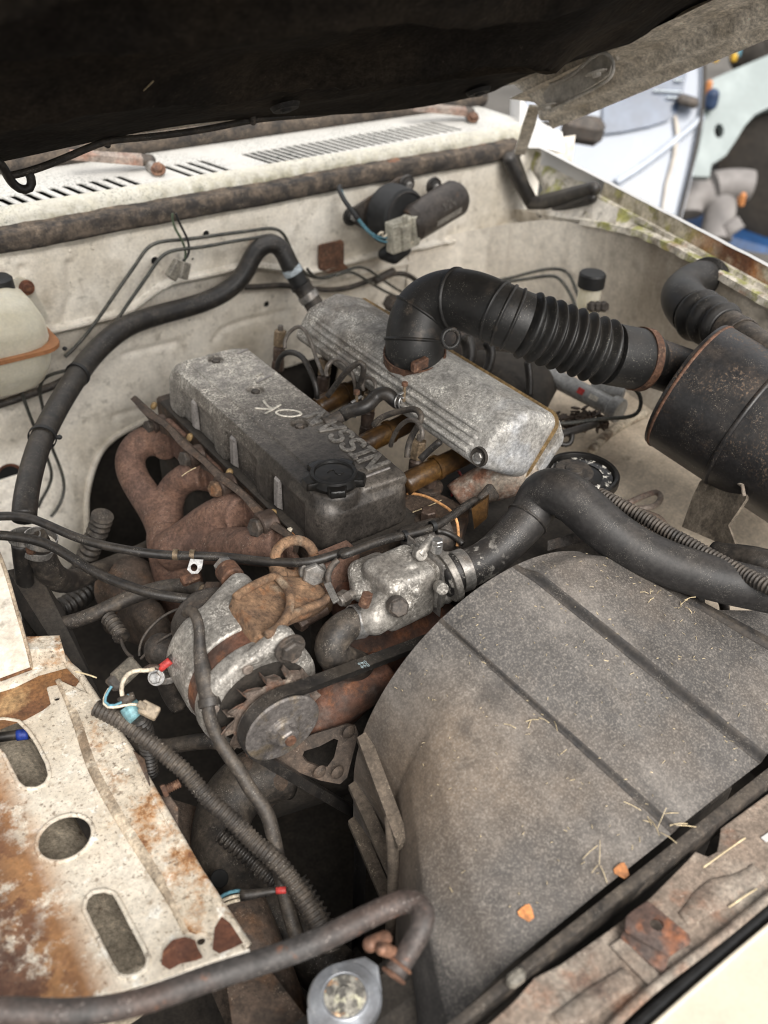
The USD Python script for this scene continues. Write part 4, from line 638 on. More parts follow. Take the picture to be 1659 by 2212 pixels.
for i, (u, v, su, sv) in enumerate(((440, 745, 425, 670), (700, 702, 702, 628))):
    q = P('A2', u, v, x=(.602, .645)[i]); d = unit(bpts[1] - bpts[0]) if i == 0 else unit(bpts[-1] - bpts[-2])
    for s in (-.0035, .0035): bh.add('clip_wire', lathe([(.0095 + .0011 * math.cos(t), .0011 * math.sin(t)) for t in np.linspace(0, 2 * math.pi, 9)], q + d * s, d), M['zinc'], True)
    tpq = q + V(-.001, -.006, .027); k = bh.add('clip_screw', cyl(q + V(-.001, -.006, .004), tpq, .0022, 12), M['brass']); k.add('screw_head', cyl(tpq, tpq + V(0, 0, .005), .0042, 12), M['rustband'])
    k.add('clip_bar', box(q + V(0, -.005, .018), (.020, .004, .002), (unit((1, .2, .1)), unit((-.2, 1, 0)), V(0, 0, 1)), .0005), M['zinc']); k.add('clip_bar', box(q + V(.002, -.006, .010), (.012, .004, .0025), r=.0006), M['zinc'])

# ---- intake duct from plenum to air cleaner
dk = thing('intake_duct', 'big black ribbed rubber elbow duct from plenum to air cleaner', 'air duct')
dp = [V(.703, .873, .990), V(.700, .871, 1.030), P('R4', 175, 372, z=1.060), P('R4', 312, 322, z=1.083), P('R4', 465, 368, z=1.085), P('R4', 600, 425, z=1.074), P('R4', 740, 475, z=1.058), P('R4', 880, 525, z=1.043), P('R4', 975, 556, z=1.033), P('R4', 1105, 580, z=1.02), P('R4', 1165, 595, z=1.012)]
dq = spline(dp, .002); sl = np.r_[0, np.cumsum(np.linalg.norm(np.diff(dq, axis=0), axis=1))]; near = lambda f, u, v: int(np.argmin([np.hypot(*(np.array(_px(q)) - (FR[f][0] + u * FR[f][2], FR[f][1] + v * FR[f][2]))) for q in dq]))
def _px(q): q = q - CAM; return 829.5 + FPX * (q @ RT) / (q @ FW), 1106 + FPX * (q @ DN) / (q @ FW)
def dep(q): return (q - CAM) @ FW
tg = lambda i: unit(dq[min(i + 2, len(dq) - 1)] - dq[max(i - 2, 0)])
i0, i1 = near('R4', 600, 425), near('R4', 975, 556); Rd = .0395
dk.add('elbow', tube(dq[:i0 + 1], Rd, 40, raw=True, cap=False), M['duct'], True)
dk.add('bellows', tube(dq[i0:i1 + 1], Rd - .0015, 40, raw=True, cap=False, corr=None), M['duct'], True) if False else None
n_r = 8; seg_ = dq[i0:i1 + 1]; ss = np.linspace(0, n_r, len(seg_)); wv = np.abs(np.cos(ss * math.pi)); rr_ = Rd - .006 + .0105 * (1 - wv ** 2.2)
dk.add('bellows', tube(seg_, rr_, 44, raw=True, cap=False), M['duct'], True)
dk.add('sleeve', tube(dq[i1:], [Rd + .0008] * 9 + [Rd, .034, .031], 40, raw=True), M['duct'], True)
for u, v in ((140, 500), (165, 385), (312, 322), (480, 375), (520, 392), (555, 408)):
    i = near('R4', u, v); dk.add('seam_ring', lathe([(Rd - .001, -.003), (Rd + .0022, -.0012), (Rd + .0022, .0012), (Rd - .001, .003)], dq[i], tg(i), 44), M['duct'], True)
i = near('R4', 140, 560); ic = int(np.argmin(abs(dq[:, 2] - 1.006))); cb = dk.add('hose_clamp', clamp_band(dq[ic], tg(ic), Rd + .0008, .017, .0022, 44), M['rustband'])
cb.add('clamp_housing', box(P('A2', 800, 495, y=.824), (.026, .010, .014), (unit((1, .1, .05)), unit((-.1, 1, 0)), V(0, 0, 1)), .002), M['rustband'])
i = near('R4', 1105, 580); dk.add('hose_clamp', clamp_band(dq[i], tg(i), Rd + .0012, .012, .0015, 44), M['rustband'])
q = P('R4', 288, 490, d=1.13); dk.add('moulded_loop', lathe([(.0115 + .003 * math.cos(t), .003 * math.sin(t)) for t in np.linspace(0, 2 * math.pi, 10)], q, (-.2, -1, .3), 28), M['duct'], True)

# ---- air cleaner
ac = thing('air_cleaner', 'large black cylindrical air cleaner canister speckled with rust, at the right', 'air cleaner')
o = V(.978, .632, .988); ay = unit((.20, -.94, -.21)); Ra = .092
ac.add('canister', lathe([(0, 0), (Ra - .006, 0), (Ra - .001, .002), (Ra, .008), (Ra, .098), (Ra - .001, .30), (Ra - .010, .31), (0, .31)], o, ay, 64), M['blackpaint'], 35)
for h, r in ((.008, .0018), (.098, .0030)): ac.add('rolled_seam', lathe([(Ra + r * math.cos(t) - .0006, h + r * 1.3 * math.sin(t)) for t in np.linspace(0, 2 * math.pi, 9)], o, ay, 64), M['rustband' if h < .05 else 'blackpaint'], True)
ac.add('inlet_neck', tube([dq[-1] - tg(len(dq) - 3) * .01, dq[-1] + tg(len(dq) - 3) * .06], .033, 32), M['blackpaint'], True)
ac.add('mount_bracket', plate3([P('B4', u, v, d=w) for u, v, w in [(1235, 325, 1.20), (1465, 465, 1.13), (1480, 560, 1.13), (1400, 780, 1.15), (1440, 965, 1.12), (960, 760, 1.22), (1080, 540, 1.22), (1190, 450, 1.22)]], .004, n=(0, 0, -1)), M['bracketdirt'])
ac.add('bracket_lip', tube([P('B4', 1235, 318, d=1.195), P('B4', 1465, 462, d=1.125), P('B4', 1478, 540, d=1.125)], .0025, 8, raw=True), M['slam'], True)

# ---- snorkel duct at the wing
sn = thing('snorkel_duct', 'grey-black inlet elbow with bellows entering the right wing', 'air duct')
sp_ = [P('C1', 500, 215, x=1.235), P('C1', 410, 225, x=1.205), P('C1', 335, 285, x=1.175), P('C1', 335, 385, d=1.345), P('C1', 415, 470, d=1.31), P('C1', 520, 525, d=1.28), P('C1', 650, 590, d=1.25), P('C1', 800, 690, d=1.21), P('C1', 1000, 830, d=1.17)]
sq = spline(sp_, .003); n = len(sq); nr_ = lambda u, v: int(np.argmin([np.hypot(*(np.array(_px(q)) - (1382.4 + u * .2905, 540 + v * .2905))) for q in sq])); k0, k1 = nr_(415, 470), nr_(640, 590)
sn.add('elbow', tube(sq[:k0 + 1], [.026, .028, .030, .032, .0335, .0345], 32, raw=True), M['duct'], True)
s_ = sq[k0:k1 + 1]; ph_ = np.linspace(0, 3, len(s_)); sn.add('bellows', tube(s_, np.interp(ph_, [0, 3], [.0335, .027]) + .006 * np.abs(np.sin(ph_ * math.pi)) ** 1.5, 36, raw=True), M['duct'], True)
sn.add('tail', tube(sq[k1:], [.027, .0255, .025, .025], 32, raw=True), M['rubberdusty'], True)
sn.add('flange', lathe([(.02, 0), (.037, 0), (.037, .006), (.031, .010)], sq[0] + V(.006, 0, -.004), (-1, -.1, .1), 36), M['duct'], 35)
i = k1 + 10; sn.add('hose_clamp', clamp_band(sq[i], sq[i + 1] - sq[i - 1], .0262, .012, .0015), M['iron'])

# ---- fan shroud
sh = thing('fan_shroud', 'large dusty grey-black plastic radiator fan shroud at the lower right', 'fan shroud')
cx, cz, Rr = .553, .759, .2014
fth = np.array([0, 20, 40, 58, 75, 90, 105, 119, 132, 145, 156, 168, 180]); 
ffx = np.array([1.05, .97, .88, .790, .715, .648, .590, .523, .420, .315, .262, .247, .245]); ffz = np.array([.70, .80, .838, .848, .850, .852, .851, .848, .842, .832, .805, .760, .70])
def shroud(TH, Y):
    k = sm(.425, .235, Y); k = .8 * np.clip((.432 - Y) / .197, 0, 1) ** .85 + .2 * k
    a = np.radians(np.clip(TH, 0, 180)); rx, rz = cx + Rr * np.cos(a), cz + Rr * np.sin(a); fx, fz = np.interp(TH, fth, ffx), np.interp(TH, fth, ffz)
    kt = np.where(TH < 135, np.clip((.5 - Y) / .265, 0, 1), k); w = sm(112, 140, TH); kk = np.clip((.5 - Y) / .265, 0, 1) * (1 - w) + k * w
    x, z = rx + (fx - rx) * kk, rz + (fz - rz) * kk
    low = np.clip(TH - 180, 0, 99); return np.stack([x, Y, z - low * .006])
th_ = np.r_[np.linspace(30, 180, 151), np.linspace(182, 240, 20)]; yy_ = np.linspace(.5, .232, 80)
def sh_fn(T, Y):
    p = shroud(T, Y); g = np.zeros_like(T)
    g = g + .0085 * sm(91.0, 89.4, T) * sm(.50, .47, Y) + .0035 * sm(119.7, 118.7, T) * sm(.50, .47, Y) - .004 * np.exp(-((T - 58) / 1.0) ** 4)
    g = g + .003 * (1 - sm(92, 88, T)) * 0 + .0006 * (meshkit.fbm(np.stack([p[0] * 14, Y * 14, p[2] * 14], -1), 3) - .5)
    nx, nz = np.cos(np.radians(np.clip(T, 0, 180))), np.sin(np.radians(np.clip(T, 0, 180)))
    return np.stack([p[0] + g * nx, Y, p[2] + g * nz])
tt = np.unique(np.r_[th_, np.concatenate([c + np.linspace(-2.4, 2.4, 13) for c in (90, 119, 58)])])
shm = grid(sh_fn, tt, yy_); c_ = shm.triangles_center; an_ = tt[shm.faces // len(yy_)].max(1); shm.update_faces(~((an_ < 57) & (c_[:, 1] > .25)) & ~((an_ > 197) & (c_[:, 1] > .385))); shm.remove_unreferenced_vertices(); sh.add('shell', shm, M['plast'], 50)
rim_i = grid(lambda T, W: np.stack([cx + (Rr - .002 - .010 * np.minimum(W, 1)) * np.cos(np.radians(np.clip(T, 0, 180))), .5 + .004 * np.sin(W * 1.5) - .012 * np.clip(W - 1, 0, 1), cz + (Rr - .002 - .010 * np.minimum(W, 1)) * np.sin(np.radians(np.clip(T, 0, 180))) - np.clip(T - 180, 0, 99) * .006]), th_, np.array([0, .5, 1., 2.])); sh.add('rim', rim_i, M['plastdark'], True)
# grooves: dark strips recessed in the shell
for a0, a1, dx, dz in ((89.2, 91.3, -.0009, .0005), (118.5, 119.9, -.0008, .0004), (53.6, 58.6, -.0004, .0014)):
    def jf(T, Y, dx=dx, dz=dz): p = sh_fn(T, Y); return np.stack([p[0] + dx, p[1], p[2] + dz])
    sh.add('panel_joint', grid(jf, np.linspace(a0, a1, 9), yy_), M['plastdark'], True)
# ribbed left side between ring and base
yb = .385; bx = lambda z: shroud(np.array(180.), np.array(yb))[0]
for z0, z1 in ((.822, .800), (.752, .728), (.69, .662)):
    a0, a1 = V(cx - math.sqrt(max(Rr ** 2 - max(z0 - cz, 0) ** 2, 0)), .498, z0), V(bx(z1) + .004, yb, z1)
    sh.add('side_rib', hull([a0 + V(-.008, 0, dz) for dz in (-.0035, .0035)] + [a0 + V(.006, 0, dz) for dz in (-.006, .006)] + [a1 + V(-.005, 0, dz) for dz in (-.0035, .0035)] + [a1 + V(.008, 0, dz) for dz in (-.006, .006)]), M['plastrib'])
bz = [V(bx(.5) - .004, yb, .42), V(bx(.6) - .004, yb, .60), V(bx(.7) - .004, yb, .76), V(bx(.7) + .012, yb + .03, .805), V(.372, .45, .84), V(.39, .5, .872)]
sh.add('side_bead', tube(bz[:4], .0065, 10), M['plastrib'], True)
q = P('B3', 780, 170, d=1.0); sh.add('fixing_screw', hexnut(q, (-1, 0, 0), .006, .006), M['rustband'])
b4 = [P('B4', u, v, z=w) for u, v, w in [(1010, 1405, .888), (1659, 1412, .87), (1900, 1600, .85), (1900, 2000, .85), (1659, 1860, .868)]]
sh.add('right_flare', thicken(trimesh.Trimesh(np.array(b4), [[0, 1, 4], [1, 2, 3], [1, 3, 4]], process=False), V(0, 0, -.004)), M['plast'], False)

# ================================================================== FRONT OF THE ENGINE
th = thing('thermostat_housing', 'pale corroded aluminium thermostat housing ahead of the valve cover', 'thermostat housing')
tc = P('A5', 600, 1310, d=1.01)
def at_(u, v, d): return P('A5', u, v, d=d)
mb = ballhull([tc + V(sx * .022, sy * .020, sz * .024) for sx in (-1, 1) for sy in (-1, 1) for sz in (-1, 1)], .011, 2)
lb = ballhull([at_(330, 1200, 1.02), at_(450, 1150, 1.03), at_(350, 1330, 1.01), at_(560, 1200, 1.0)], .014, 2)
ob = ballhull([at_(430, 1520, .975), at_(520, 1470, .985), at_(560, 1400, .99)], .019, 2)
th.add('housing_body', blend([mb, lb, ob, ballhull([at_(560, 1240, .985), at_(700, 1180, .99)], .008), ballhull([at_(520, 1330, .98), at_(660, 1420, .985)], .008), ballhull([at_(600, 1260, .975), at_(720, 1330, .98)], .006)], .004, 8), M['alu'], 35)
gq = tc + V(.036, .0, 0)
th.add('gasket_line', box(gq, (.0025, .066, .076), r=.001), M['steel'])
ct = ballhull([tc + V(.041, sy * .020, sz * .024) for sy in (-1, 1) for sz in (-1, 1)] + [tc + V(.055, sy * .012, sz * .016) for sy in (-1, 1) for sz in (-1, 1)], .010, 2)
oc_ = at_(930, 1230, 1.015); od = unit(V(1, .12, .06))
th.add('outlet_cover', blend([ct, cyl(tc + V(.05, 0, .0), oc_ + od * .01, .023, 28), ballhull([tc + V(.05, .026, .022)], .009), ballhull([tc + V(.05, -.024, -.020)], .009)], .004, 6), M['alu'], 35)
for u, v, w, r in ((578, 1428, .965, .011), (880, 1300, .985, .007), (735, 1065, 1.0, .007)):
    q = at_(u, v, w); k = th.add('bolt', cyl(q, q + V(-.004, -.012, .006), r, 20), M['iron'] if r > .01 else M['alu']); 
    if r > .01: k.add('bolt_head', hexnut(q + V(-.003, -.01, .005), V(-.35, -.8, .5), r * .95, .006), M['iron'])
sq_ = at_(240, 1370, 1.0); th.add('sender', cyl(sq_ + V(.02, 0, 0), sq_ - V(.012, .003, 0), .006), M['steel']).add('sender_nut', hexnut(sq_, (-1, -.2, 0), .009, .010), M['pipemetal'])
q = at_(745, 1080, .99); th.add('vent_pipe', cyl(q, q + V(.022, .004, .012), .0055), M['alu'])
# upper radiator hose
up = [oc_ - od * .006, P('A5', 1060, 1185, d=1.02), P('A5', 1220, 1110, d=1.03), P('', 1105, 1160, d=1.04), P('', 1150, 1105, d=1.05), P('', 1172, 1068, d=1.045), P('', 1205, 1062, d=1.03), P('', 1245, 1085, d=1.02), P('', 1300, 1135, d=1.01), P('', 1380, 1190, d=1.0), P('', 1470, 1228, d=.99), P('', 1560, 1254, d=.98), P('', 1650, 1275, d=.97), P('', 1740, 1296, d=.96)]
uh = thing('radiator_hose', 'thick black upper radiator hose arching from the thermostat housing to the right', 'hose')
uh.add('hose', tube(up, [.0225, .0220, .0225, .024, .026, .027, .0268, .026, .0255, .025, .0245, .0235, .0225], 32), M['rubberlime'], True)
uq = spline(up, .004)
uh.add('hose_clamp', clamp_band(uq[6], uq[7] - uq[5], .0228, .013, .0016, 40), M['steel']).add('clamp_screw', cat_([cyl(at_(868, 1060, .985), at_(868, 1060, .985) + V(0, 0, .012), .006), hexnut(at_(868, 1060, .985) + V(0, 0, .012), (0, 0, 1), .0065, .005)]), M['zinc'])
uh.add('hose_flange', lathe([(.016, 0), (.030, 0), (.031, .003), (.030, .008), (.022, .008)], uq[1], uq[2] - uq[0], 40), M['alu'], 35)
i = 3 + int(len(uq) * .43); i = int(np.argmin([np.hypot(*(np.array(_px(q)) - (1150, 1130))) for q in uq])); uh.add('seam_ring', lathe([(.024, -.002), (.0262, -.001), (.0262, .001), (.024, .002)], uq[i], uq[i + 1] - uq[i - 1], 40), M['rubber'], True)
# lower bypass elbow
lo = [at_(470, 1545, .99), at_(380, 1545, .985), at_(270, 1560, .975), at_(170, 1640, .965), at_(135, 1730, .965), at_(180, 1810, .975), at_(280, 1850, 1.0), at_(380, 1900, 1.04)]
lh = thing('elbow_hose', 'fat curved black hose elbow below the thermostat housing', 'hose')
lh.add('hose', tube(lo, [.0155, .016, .0175, .019, .019, .018, .0165, .016], 28), M['rubberdusty'], True)
lq = spline(lo, .003); i = 9
cq = lh.add('hose_clamp', clamp_band(lq[i], lq[i + 1] - lq[i - 1], .0172, .012, .0016, 40), M['zinc'])
e1, e2, e3 = frame(lq[i + 1] - lq[i - 1])
for k in range(11):
    t = math.radians(-95 + 9 * k + 180); n_ = -math.sin(t) * e1 * 0 + math.cos(t) * e1 + math.sin(t) * e2
    cq.add('slot', box(lq[i] + n_ * .0189, (.0008, .009, .0016), (n_, e3, np.cross(n_, e3)), .0003), M['iron'])
cq.add('clamp_screw', cat_([cyl(at_(355, 1440, .955), at_(355, 1440, .955) + V(.004, 0, .010), .006), hexnut(at_(355, 1440, .955) + V(.004, 0, .010), (0.2, 0, 1), .0065, .005)]), M['rustband'])

# ---- alternator
al = thing('alternator', 'dusty alternator with bare pulley and rusty fan blades at the front left of the engine', 'alternator')
pc = P('A4', 700, 1725, d=.905); ad = V(0, 1, 0); ad = unit(V(.05, 1, .02))
def ring(o, prof, m, nm, parent=al, n=48, s=30, lab=None): return parent.add(nm, lathe(prof, pc + ad * o, ad, n), m, s, lab)
pu = ring(0, [(0, .0), (.010, 0), (.012, -.001), (.0395, .0), (.0418, .0015), (.0415, .003), (.0325, .0085), (.0325, .0105), (.0415, .016), (.0418, .018), (.036, .020), (0, .020)], M['pulley'], 'pulley', n=64)
pu.add('hub_washer', lathe([(0, -.006), (.0135, -.006), (.0155, -.0045), (.0165, -.002), (.019, -.001), (.019, .001)], pc, ad, 36), M['pulley'], 30)
nt = pu.add('hub_nut', hexnut(pc - ad * .005, -ad, .0115, .010), M['pulley']); nt.add('shaft_end', cyl(pc - ad * .014, pc - ad * .018, .0058, 20), M['rustband'])
fanb = al.add('fan', lathe([(.012, .022), (.040, .0225), (.043, .024), (.043, .0255), (.012, .0255)], pc, ad, 48), M['fanrust'], 30)
e1, e2, e3 = frame(ad)
for k in range(12):
    t = k * math.pi / 6 + .12; r_ = math.cos(t) * e1 + math.sin(t) * e2; q_ = -math.sin(t) * e1 + math.cos(t) * e2; o = pc + ad * .024
    pts = [o + r_ * .040 + q_ * .010, o + r_ * .040 - q_ * .009, o + r_ * .050 - q_ * .010 + ad * .004, o + r_ * .0565 - q_ * .003 - ad * .002, o + r_ * .049 + q_ * .005 - ad * .001]
    bl_ = trimesh.Trimesh(np.array(pts + [p + ad * .0016 for p in pts]), [[0, 1, 2], [0, 2, 4], [2, 3, 4], [5, 7, 6], [5, 9, 7], [7, 9, 8]] + [[a, c, c + 5] for a, c in ((1, 0), (2, 1), (3, 2), (4, 3), (0, 4))] + [[a, c + 5, a + 5] for a, c in ((1, 0), (2, 1), (3, 2), (4, 3), (0, 4))], process=False)
    vane = hull([o + r_ * .042 - q_ * .009, o + r_ * .052 - q_ * .010, o + r_ * .044 - q_ * .0105 + ad * .014, o + r_ * .051 - q_ * .012 + ad * .014, o + r_ * .05 - q_ * .008])
    fanb.add('blade', cat_([bl_, vane]), M['fanrust'], False)
front_h = lathe([(0, .044), (.040, .044), (.052, .043), (.062, .046), (.066, .051), (.066, .066), (0, .066)], pc, ad, 56)
ear = P('A4', 715, 985, y=pc[1] + .040); ep = ear + ad * .0
fe = ballhull([ep + ad * .004, ep + ad * .012], .014, 2)
arm = hull(np.vstack([ballhull([ep + ad * .006], .013, 2).vertices] + [ (pc + ad * .055 + (math.cos(t) * e1 + math.sin(t) * e2) * .064)[None] for t in np.linspace(0, 6.28, 40) if ((math.cos(t) * e1 + math.sin(t) * e2) @ unit(ep - pc)) > .55] + [ (pc + ad * .046 + (math.cos(t) * e1 + math.sin(t) * e2) * .062)[None] for t in np.linspace(0, 6.28, 40) if ((math.cos(t) * e1 + math.sin(t) * e2) @ unit(ep - pc)) > .6]))
al.add('front_housing', blend([front_h, arm], .005, 6), M['alu'], 35)
al.add('vent_plate', lathe([(.012, .043), (.044, .043), (.052, .0425)], pc, ad, 40), M['dark'], 30)
for t in np.radians([20, 75, 130, 185, 240, 300]):
    r_ = math.cos(t) * e1 + math.sin(t) * e2; al.add('screw', cyl(pc + ad * .046 + r_ * .057, pc + ad * .041 + r_ * .057, .0055, 16), M['rustarm'])
bh_ = al.add('pivot_bolt', hexnut(ep - ad * .010, -ad, .0125, .009, .0165), M['iron'])
ring(0, [(.0635, .066), (.0640, .067), (.0640, .086), (.0635, .088)], M['rustred'], 'stator_ring')
rear_h = lathe([(0, .086), (.066, .086), (.067, .090), (.066, .140), (.052, .152), (0, .152)], pc, ad, 56)
rear_ear = P('A4', 330, 520, y=pc[1] + .150)
rarm = hull(np.vstack([ballhull([rear_ear, rear_ear - ad * .018], .015, 2).vertices] + [(pc + ad * h + (math.cos(t) * e1 + math.sin(t) * e2) * .066)[None] for h in (.088, .135) for t in np.linspace(0, 6.28, 40) if ((math.cos(t) * e1 + math.sin(t) * e2) @ unit(rear_ear - pc - ad * .11)) > .35]))
al.add('rear_housing', blend([rear_h, rarm], .006, 6), M['alu'], 35)
al.add('vent_slot', box(P('A4', 195, 1115, d=.93), (.022, .004, .010)), M['black']) if False else None
pv = al.add('bush', cyl(rear_ear + ad * .014, rear_ear + ad * .034, .0135), M['rustband'], 35); pv.add('nut', hexnut(rear_ear + ad * .034, ad, .011, .010), M['steel'])
al.add('vacuum_pump', lathe([(0, .15), (.040, .15), (.042, .155), (.042, .185), (.030, .20), (0, .20)], pc, ad, 40), M['iron'], 35)

# ---- V belt from alternator pulley to the fan pulley behind the shroud
wc = V(.545, pc[1] + .013, .772); wr = .062
wp = thing('fan_pulley', 'dark rusty fan pulley half hidden behind the belt and shroud', 'pulley')
wp.add('wheel', lathe([(0, -.01), (.028, -.01), (.03, 0), (wr - .012, .002), (wr + .004, -.006), (wr + .005, -.003), (wr - .005, .004), (wr + .005, .014), (wr + .003, .017), (0, .02)], wc, V(0, 1, 0), 56), M['oily'], 35)
cp2 = thing('crank_pulley', 'dark crank pulley low in the shadow turning the lower end of the belt', 'pulley'); cp2.add('wheel', lathe([(0, -.012), (.03, -.012), (.06, -.004), (.074, -.006), (.075, -.003), (.064, .004), (.075, .014), (.073, .018), (0, .02)], V(.55, wc[1], .49), V(0, 1, 0), 48), M['oily'], 35); cp2.add('hub_bolt', hexnut(V(.55, wc[1] - .012, .49), (0, -1, 0), .016, .012), M['iron'])
k_ = wp.add('hub', cyl(wc - V(0, .045, 0), wc, .026), M['iron']); 
for t in range(4): k_.add('hub_bolt', hexnut(wc + V(.036 * math.cos(t * 1.57 + .4), -.012, .036 * math.sin(t * 1.57 + .4)), (0, -1, 0), .006, .006), M['brownmetal'])
o1 = pc + ad * .0095; cr = V(.55, 0, .49)
hullp = shapely.MultiPoint([(c[0] + r * math.cos(t), c[2] + r * math.sin(t)) for c, r in ((o1, .0375), (wc, wr), (cr, .070)) for t in np.linspace(0, 2 * math.pi, 72, endpoint=False)]).convex_hull
rg = hullp.exterior; loop = np.array([rg.interpolate(t, normalized=True).coords[0] for t in np.linspace(0, 1, 180, endpoint=False)])
loop = np.c_[loop[:, 0], np.interp(loop[:, 0], [o1[0] + .03, wc[0] - .05], [o1[1], wc[1] + .004]), loop[:, 1]]
nb = len(loop); cen = loop.mean(0); bv = []; 
for i in range(nb):
    T_ = unit(loop[(i + 1) % nb] - loop[i - 1]); N_ = unit(np.cross(T_, V(0, 1, 0))); N_ = N_ if N_ @ (loop[i] - cen) > 0 else -N_
    bv += [loop[i] + N_ * .0055 + V(0, .0072, 0), loop[i] + N_ * .0055 - V(0, .0072, 0), loop[i] - N_ * .005 - V(0, .0045, 0), loop[i] - N_ * .005 + V(0, .0045, 0)]
bf = [[i * 4 + a, i * 4 + (a + 1) % 4, (i + 1) % nb * 4 + (a + 1) % 4, (i + 1) % nb * 4 + a] for i in range(nb) for a in range(4)]; bf = np.array(bf)
bt = thing('drive_belt', 'black V-belt running from the alternator pulley to the right behind the shroud', 'drive belt')
bt.add('belt', trimesh.Trimesh(np.array(bv), np.vstack([bf[:, [0, 1, 2]], bf[:, [0, 2, 3]]]), process=False), M['rubber'], 30)
tdir = unit(V(wc[0] - o1[0], 0, wc[2] + wr - o1[2] - .0375)); tq = o1 + V(0, 0, .0375) + tdir * .15; i_ = int(np.argmin(np.linalg.norm(loop - P('A4', 1390, 1140, y=pc[1] + .012), axis=1))); tq = loop[i_]; tdir = unit(loop[i_ - 3] - loop[i_ + 3]); tdir = tdir if tdir[0] > 0 else -tdir; tn = unit(np.cross(V(0, 1, 0), tdir)); tn = tn if tn[2] > 0 else -tn
for s_, txt in ((0, '046'), (.0055, '046')):
    t_ = meshkit.text_mesh(txt, .0042, .0004); bt.add('printed_mark', place(t_, tq + tn * .0057 + tdir * .006 * (s_ > 0) * 0 + V(0, -.004 + s_ * .9, 0), -tdir, V(0, -1, 0) * 1.0, np.cross(-tdir, V(0, -1, 0))), M['markblue'], False)

# ---- rusty bracket tying the alternator to the head
rb = thing('alternator_bracket', 'orange-rusted cast bracket above the alternator, with a lifting eye', 'bracket')
top_ = [P('A4', u, v, d=w - .018) for u, v, w in [(275, 600, .955), (330, 545, .968), (420, 500, .98), (560, 440, 1.0), (660, 405, 1.015), (900, 440, 1.035), (1040, 520, 1.035), (1085, 605, 1.02), (980, 680, 1.0), (760, 765, .965), (700, 810, .952), (640, 900, .93), (560, 945, .918), (480, 900, .92), (380, 780, .935), (300, 680, .948)]]
rb.add('arm', blend([plate3(top_, .018, n=(.2, .5, -.8), rnd=.003), ballhull([P('A4', 1085, 610, d=1.03), P('A4', 960, 690, d=1.01), P('A4', 760, 775, d=.98), P('A4', 1060, 700, d=1.05), P('A4', 900, 760, d=1.04)], .007),
       ballhull([P('A4', 650, 340, d=1.03), P('A4', 670, 430, d=1.02)], .010), ballhull([P('A4', 860, 390, d=1.035), P('A4', 980, 480, d=1.03)], .010)], .004, 3), M['rustbr'], 40)
for r_ in ([(300, 610, .932), (430, 520, .955), (640, 425, .985)], [(565, 925, .892), (700, 820, .92), (770, 760, .938), (985, 670, .975), (1075, 610, .995)], [(640, 430, .985), (760, 620, .955), (640, 880, .905)]): rb.add('cast_rib', tube([P('A4', u, v, d=w) for u, v, w in r_], .0046, 10), M['rustbr'], True)
ec = P('A4', 795, 275, d=1.03); ee = frame(V(-.2, -.75, .5))
rb.add('lifting_eye', tube([ec + .0195 * (1.15 * math.cos(t) * ee[0] + math.sin(t) * ee[1]) for t in np.linspace(0, 2 * math.pi, 33)], .0062, 12, raw=True, cap=False), M['rustbr'], True)
q = P('A4', 955, 405, d=1.015); rb.add('bolt', hexnut(q, V(-.35, -.85, .3), .0135, .010, .0), M['steel']).add('washer', cyl(q + V(.004, .010, -.003), q + V(0, .0, 0), .0155), M['steel'])
q = P('A4', 870, 800, d=1.02); rb.add('bolt', cat_([cyl(q + V(.03, .0, .004), q, .009), hexnut(q, V(-1, -.15, -.1), .0105, .010)]), M['brownmetal'])
es = thing('earth_clip', 'bent grey metal clip with a wire beside the rusty bracket', 'clip')
es.add('clip', plate3([P('A4', u, v, d=w) for u, v, w in [(1045, 500, 1.0), (1095, 470, 1.0), (1170, 630, .985), (1120, 660, .985)]], .003), M['steel'])
es.add('tab', plate3([P('A4', u, v, d=w) for u, v, w in [(985, 335, 1.03), (1030, 340, 1.03), (1095, 470, 1.0), (1045, 500, 1.0)]], .003), M['iron'])
es.add('wire', tube(PP('A4', [(1165, 292), (1110, 350), (1080, 420), (1085, 480)], 'd', 1.0), .0036, 10), M['wire'], True)
# rusty inlet arm, slotted adjusting plate, dark lower castings
solo('inlet_casting', blend([tube([P('A4', u, v, d=w) for u, v, w in [(1560, 1220, 1.04), (1420, 1320, 1.03), (1250, 1420, 1.02), (1100, 1510, 1.02), (1000, 1620, 1.03)]], [.027, .026, .027, .030, .032], 20), ballhull([P('A4', 1300, 1380, d=1.07), P('A4', 1050, 1600, d=1.07)], .03)], .006, 8), M['rustred'], 'red-brown rusty cast arm below the belt right of the pulley', 'engine casting', smooth=True)
ap = thing('adjuster_plate', 'brown pressed plate with a triangular opening below the alternator pulley', 'bracket')
hole_ = [P('A4', u, v, d=.985) for u, v in [(862, 1950), (880, 1905), (1010, 1865), (1130, 1800), (1165, 1815), (1130, 1960), (1075, 2035), (1030, 2050), (900, 2000)]]
ap.add('plate', plate3([P('A4', u, v, d=.985) for u, v in [(620, 1900), (760, 1850), (950, 1765), (1230, 1680), (1310, 1695), (1335, 1760), (1240, 2130), (1180, 2185), (1020, 2155), (600, 2000)]], .006, [hole_], n=(0, 1, 0), rnd=.002), M['darkbrown'])
for u, v in ((1255, 1745), (1160, 2085), (1010, 2080)):
    q = P('A4', u, v, d=.978); ap.add('rivet', lathe([(0, .004), (.005, .0035), (.0075, .001), (.008, 0)], q, (0, -1, .15), 24), M['darkbrown'], 40)
solo('sump_casting', ballhull([P('A4', 1000, 2000, d=1.12), P('A4', 1500, 1900, d=1.15), P('A4', 600, 2200, d=1.15), P('A4', 1300, 1700, d=1.15)], .04), M['dark'], 'dark casting seen through the triangular opening', 'engine casting')
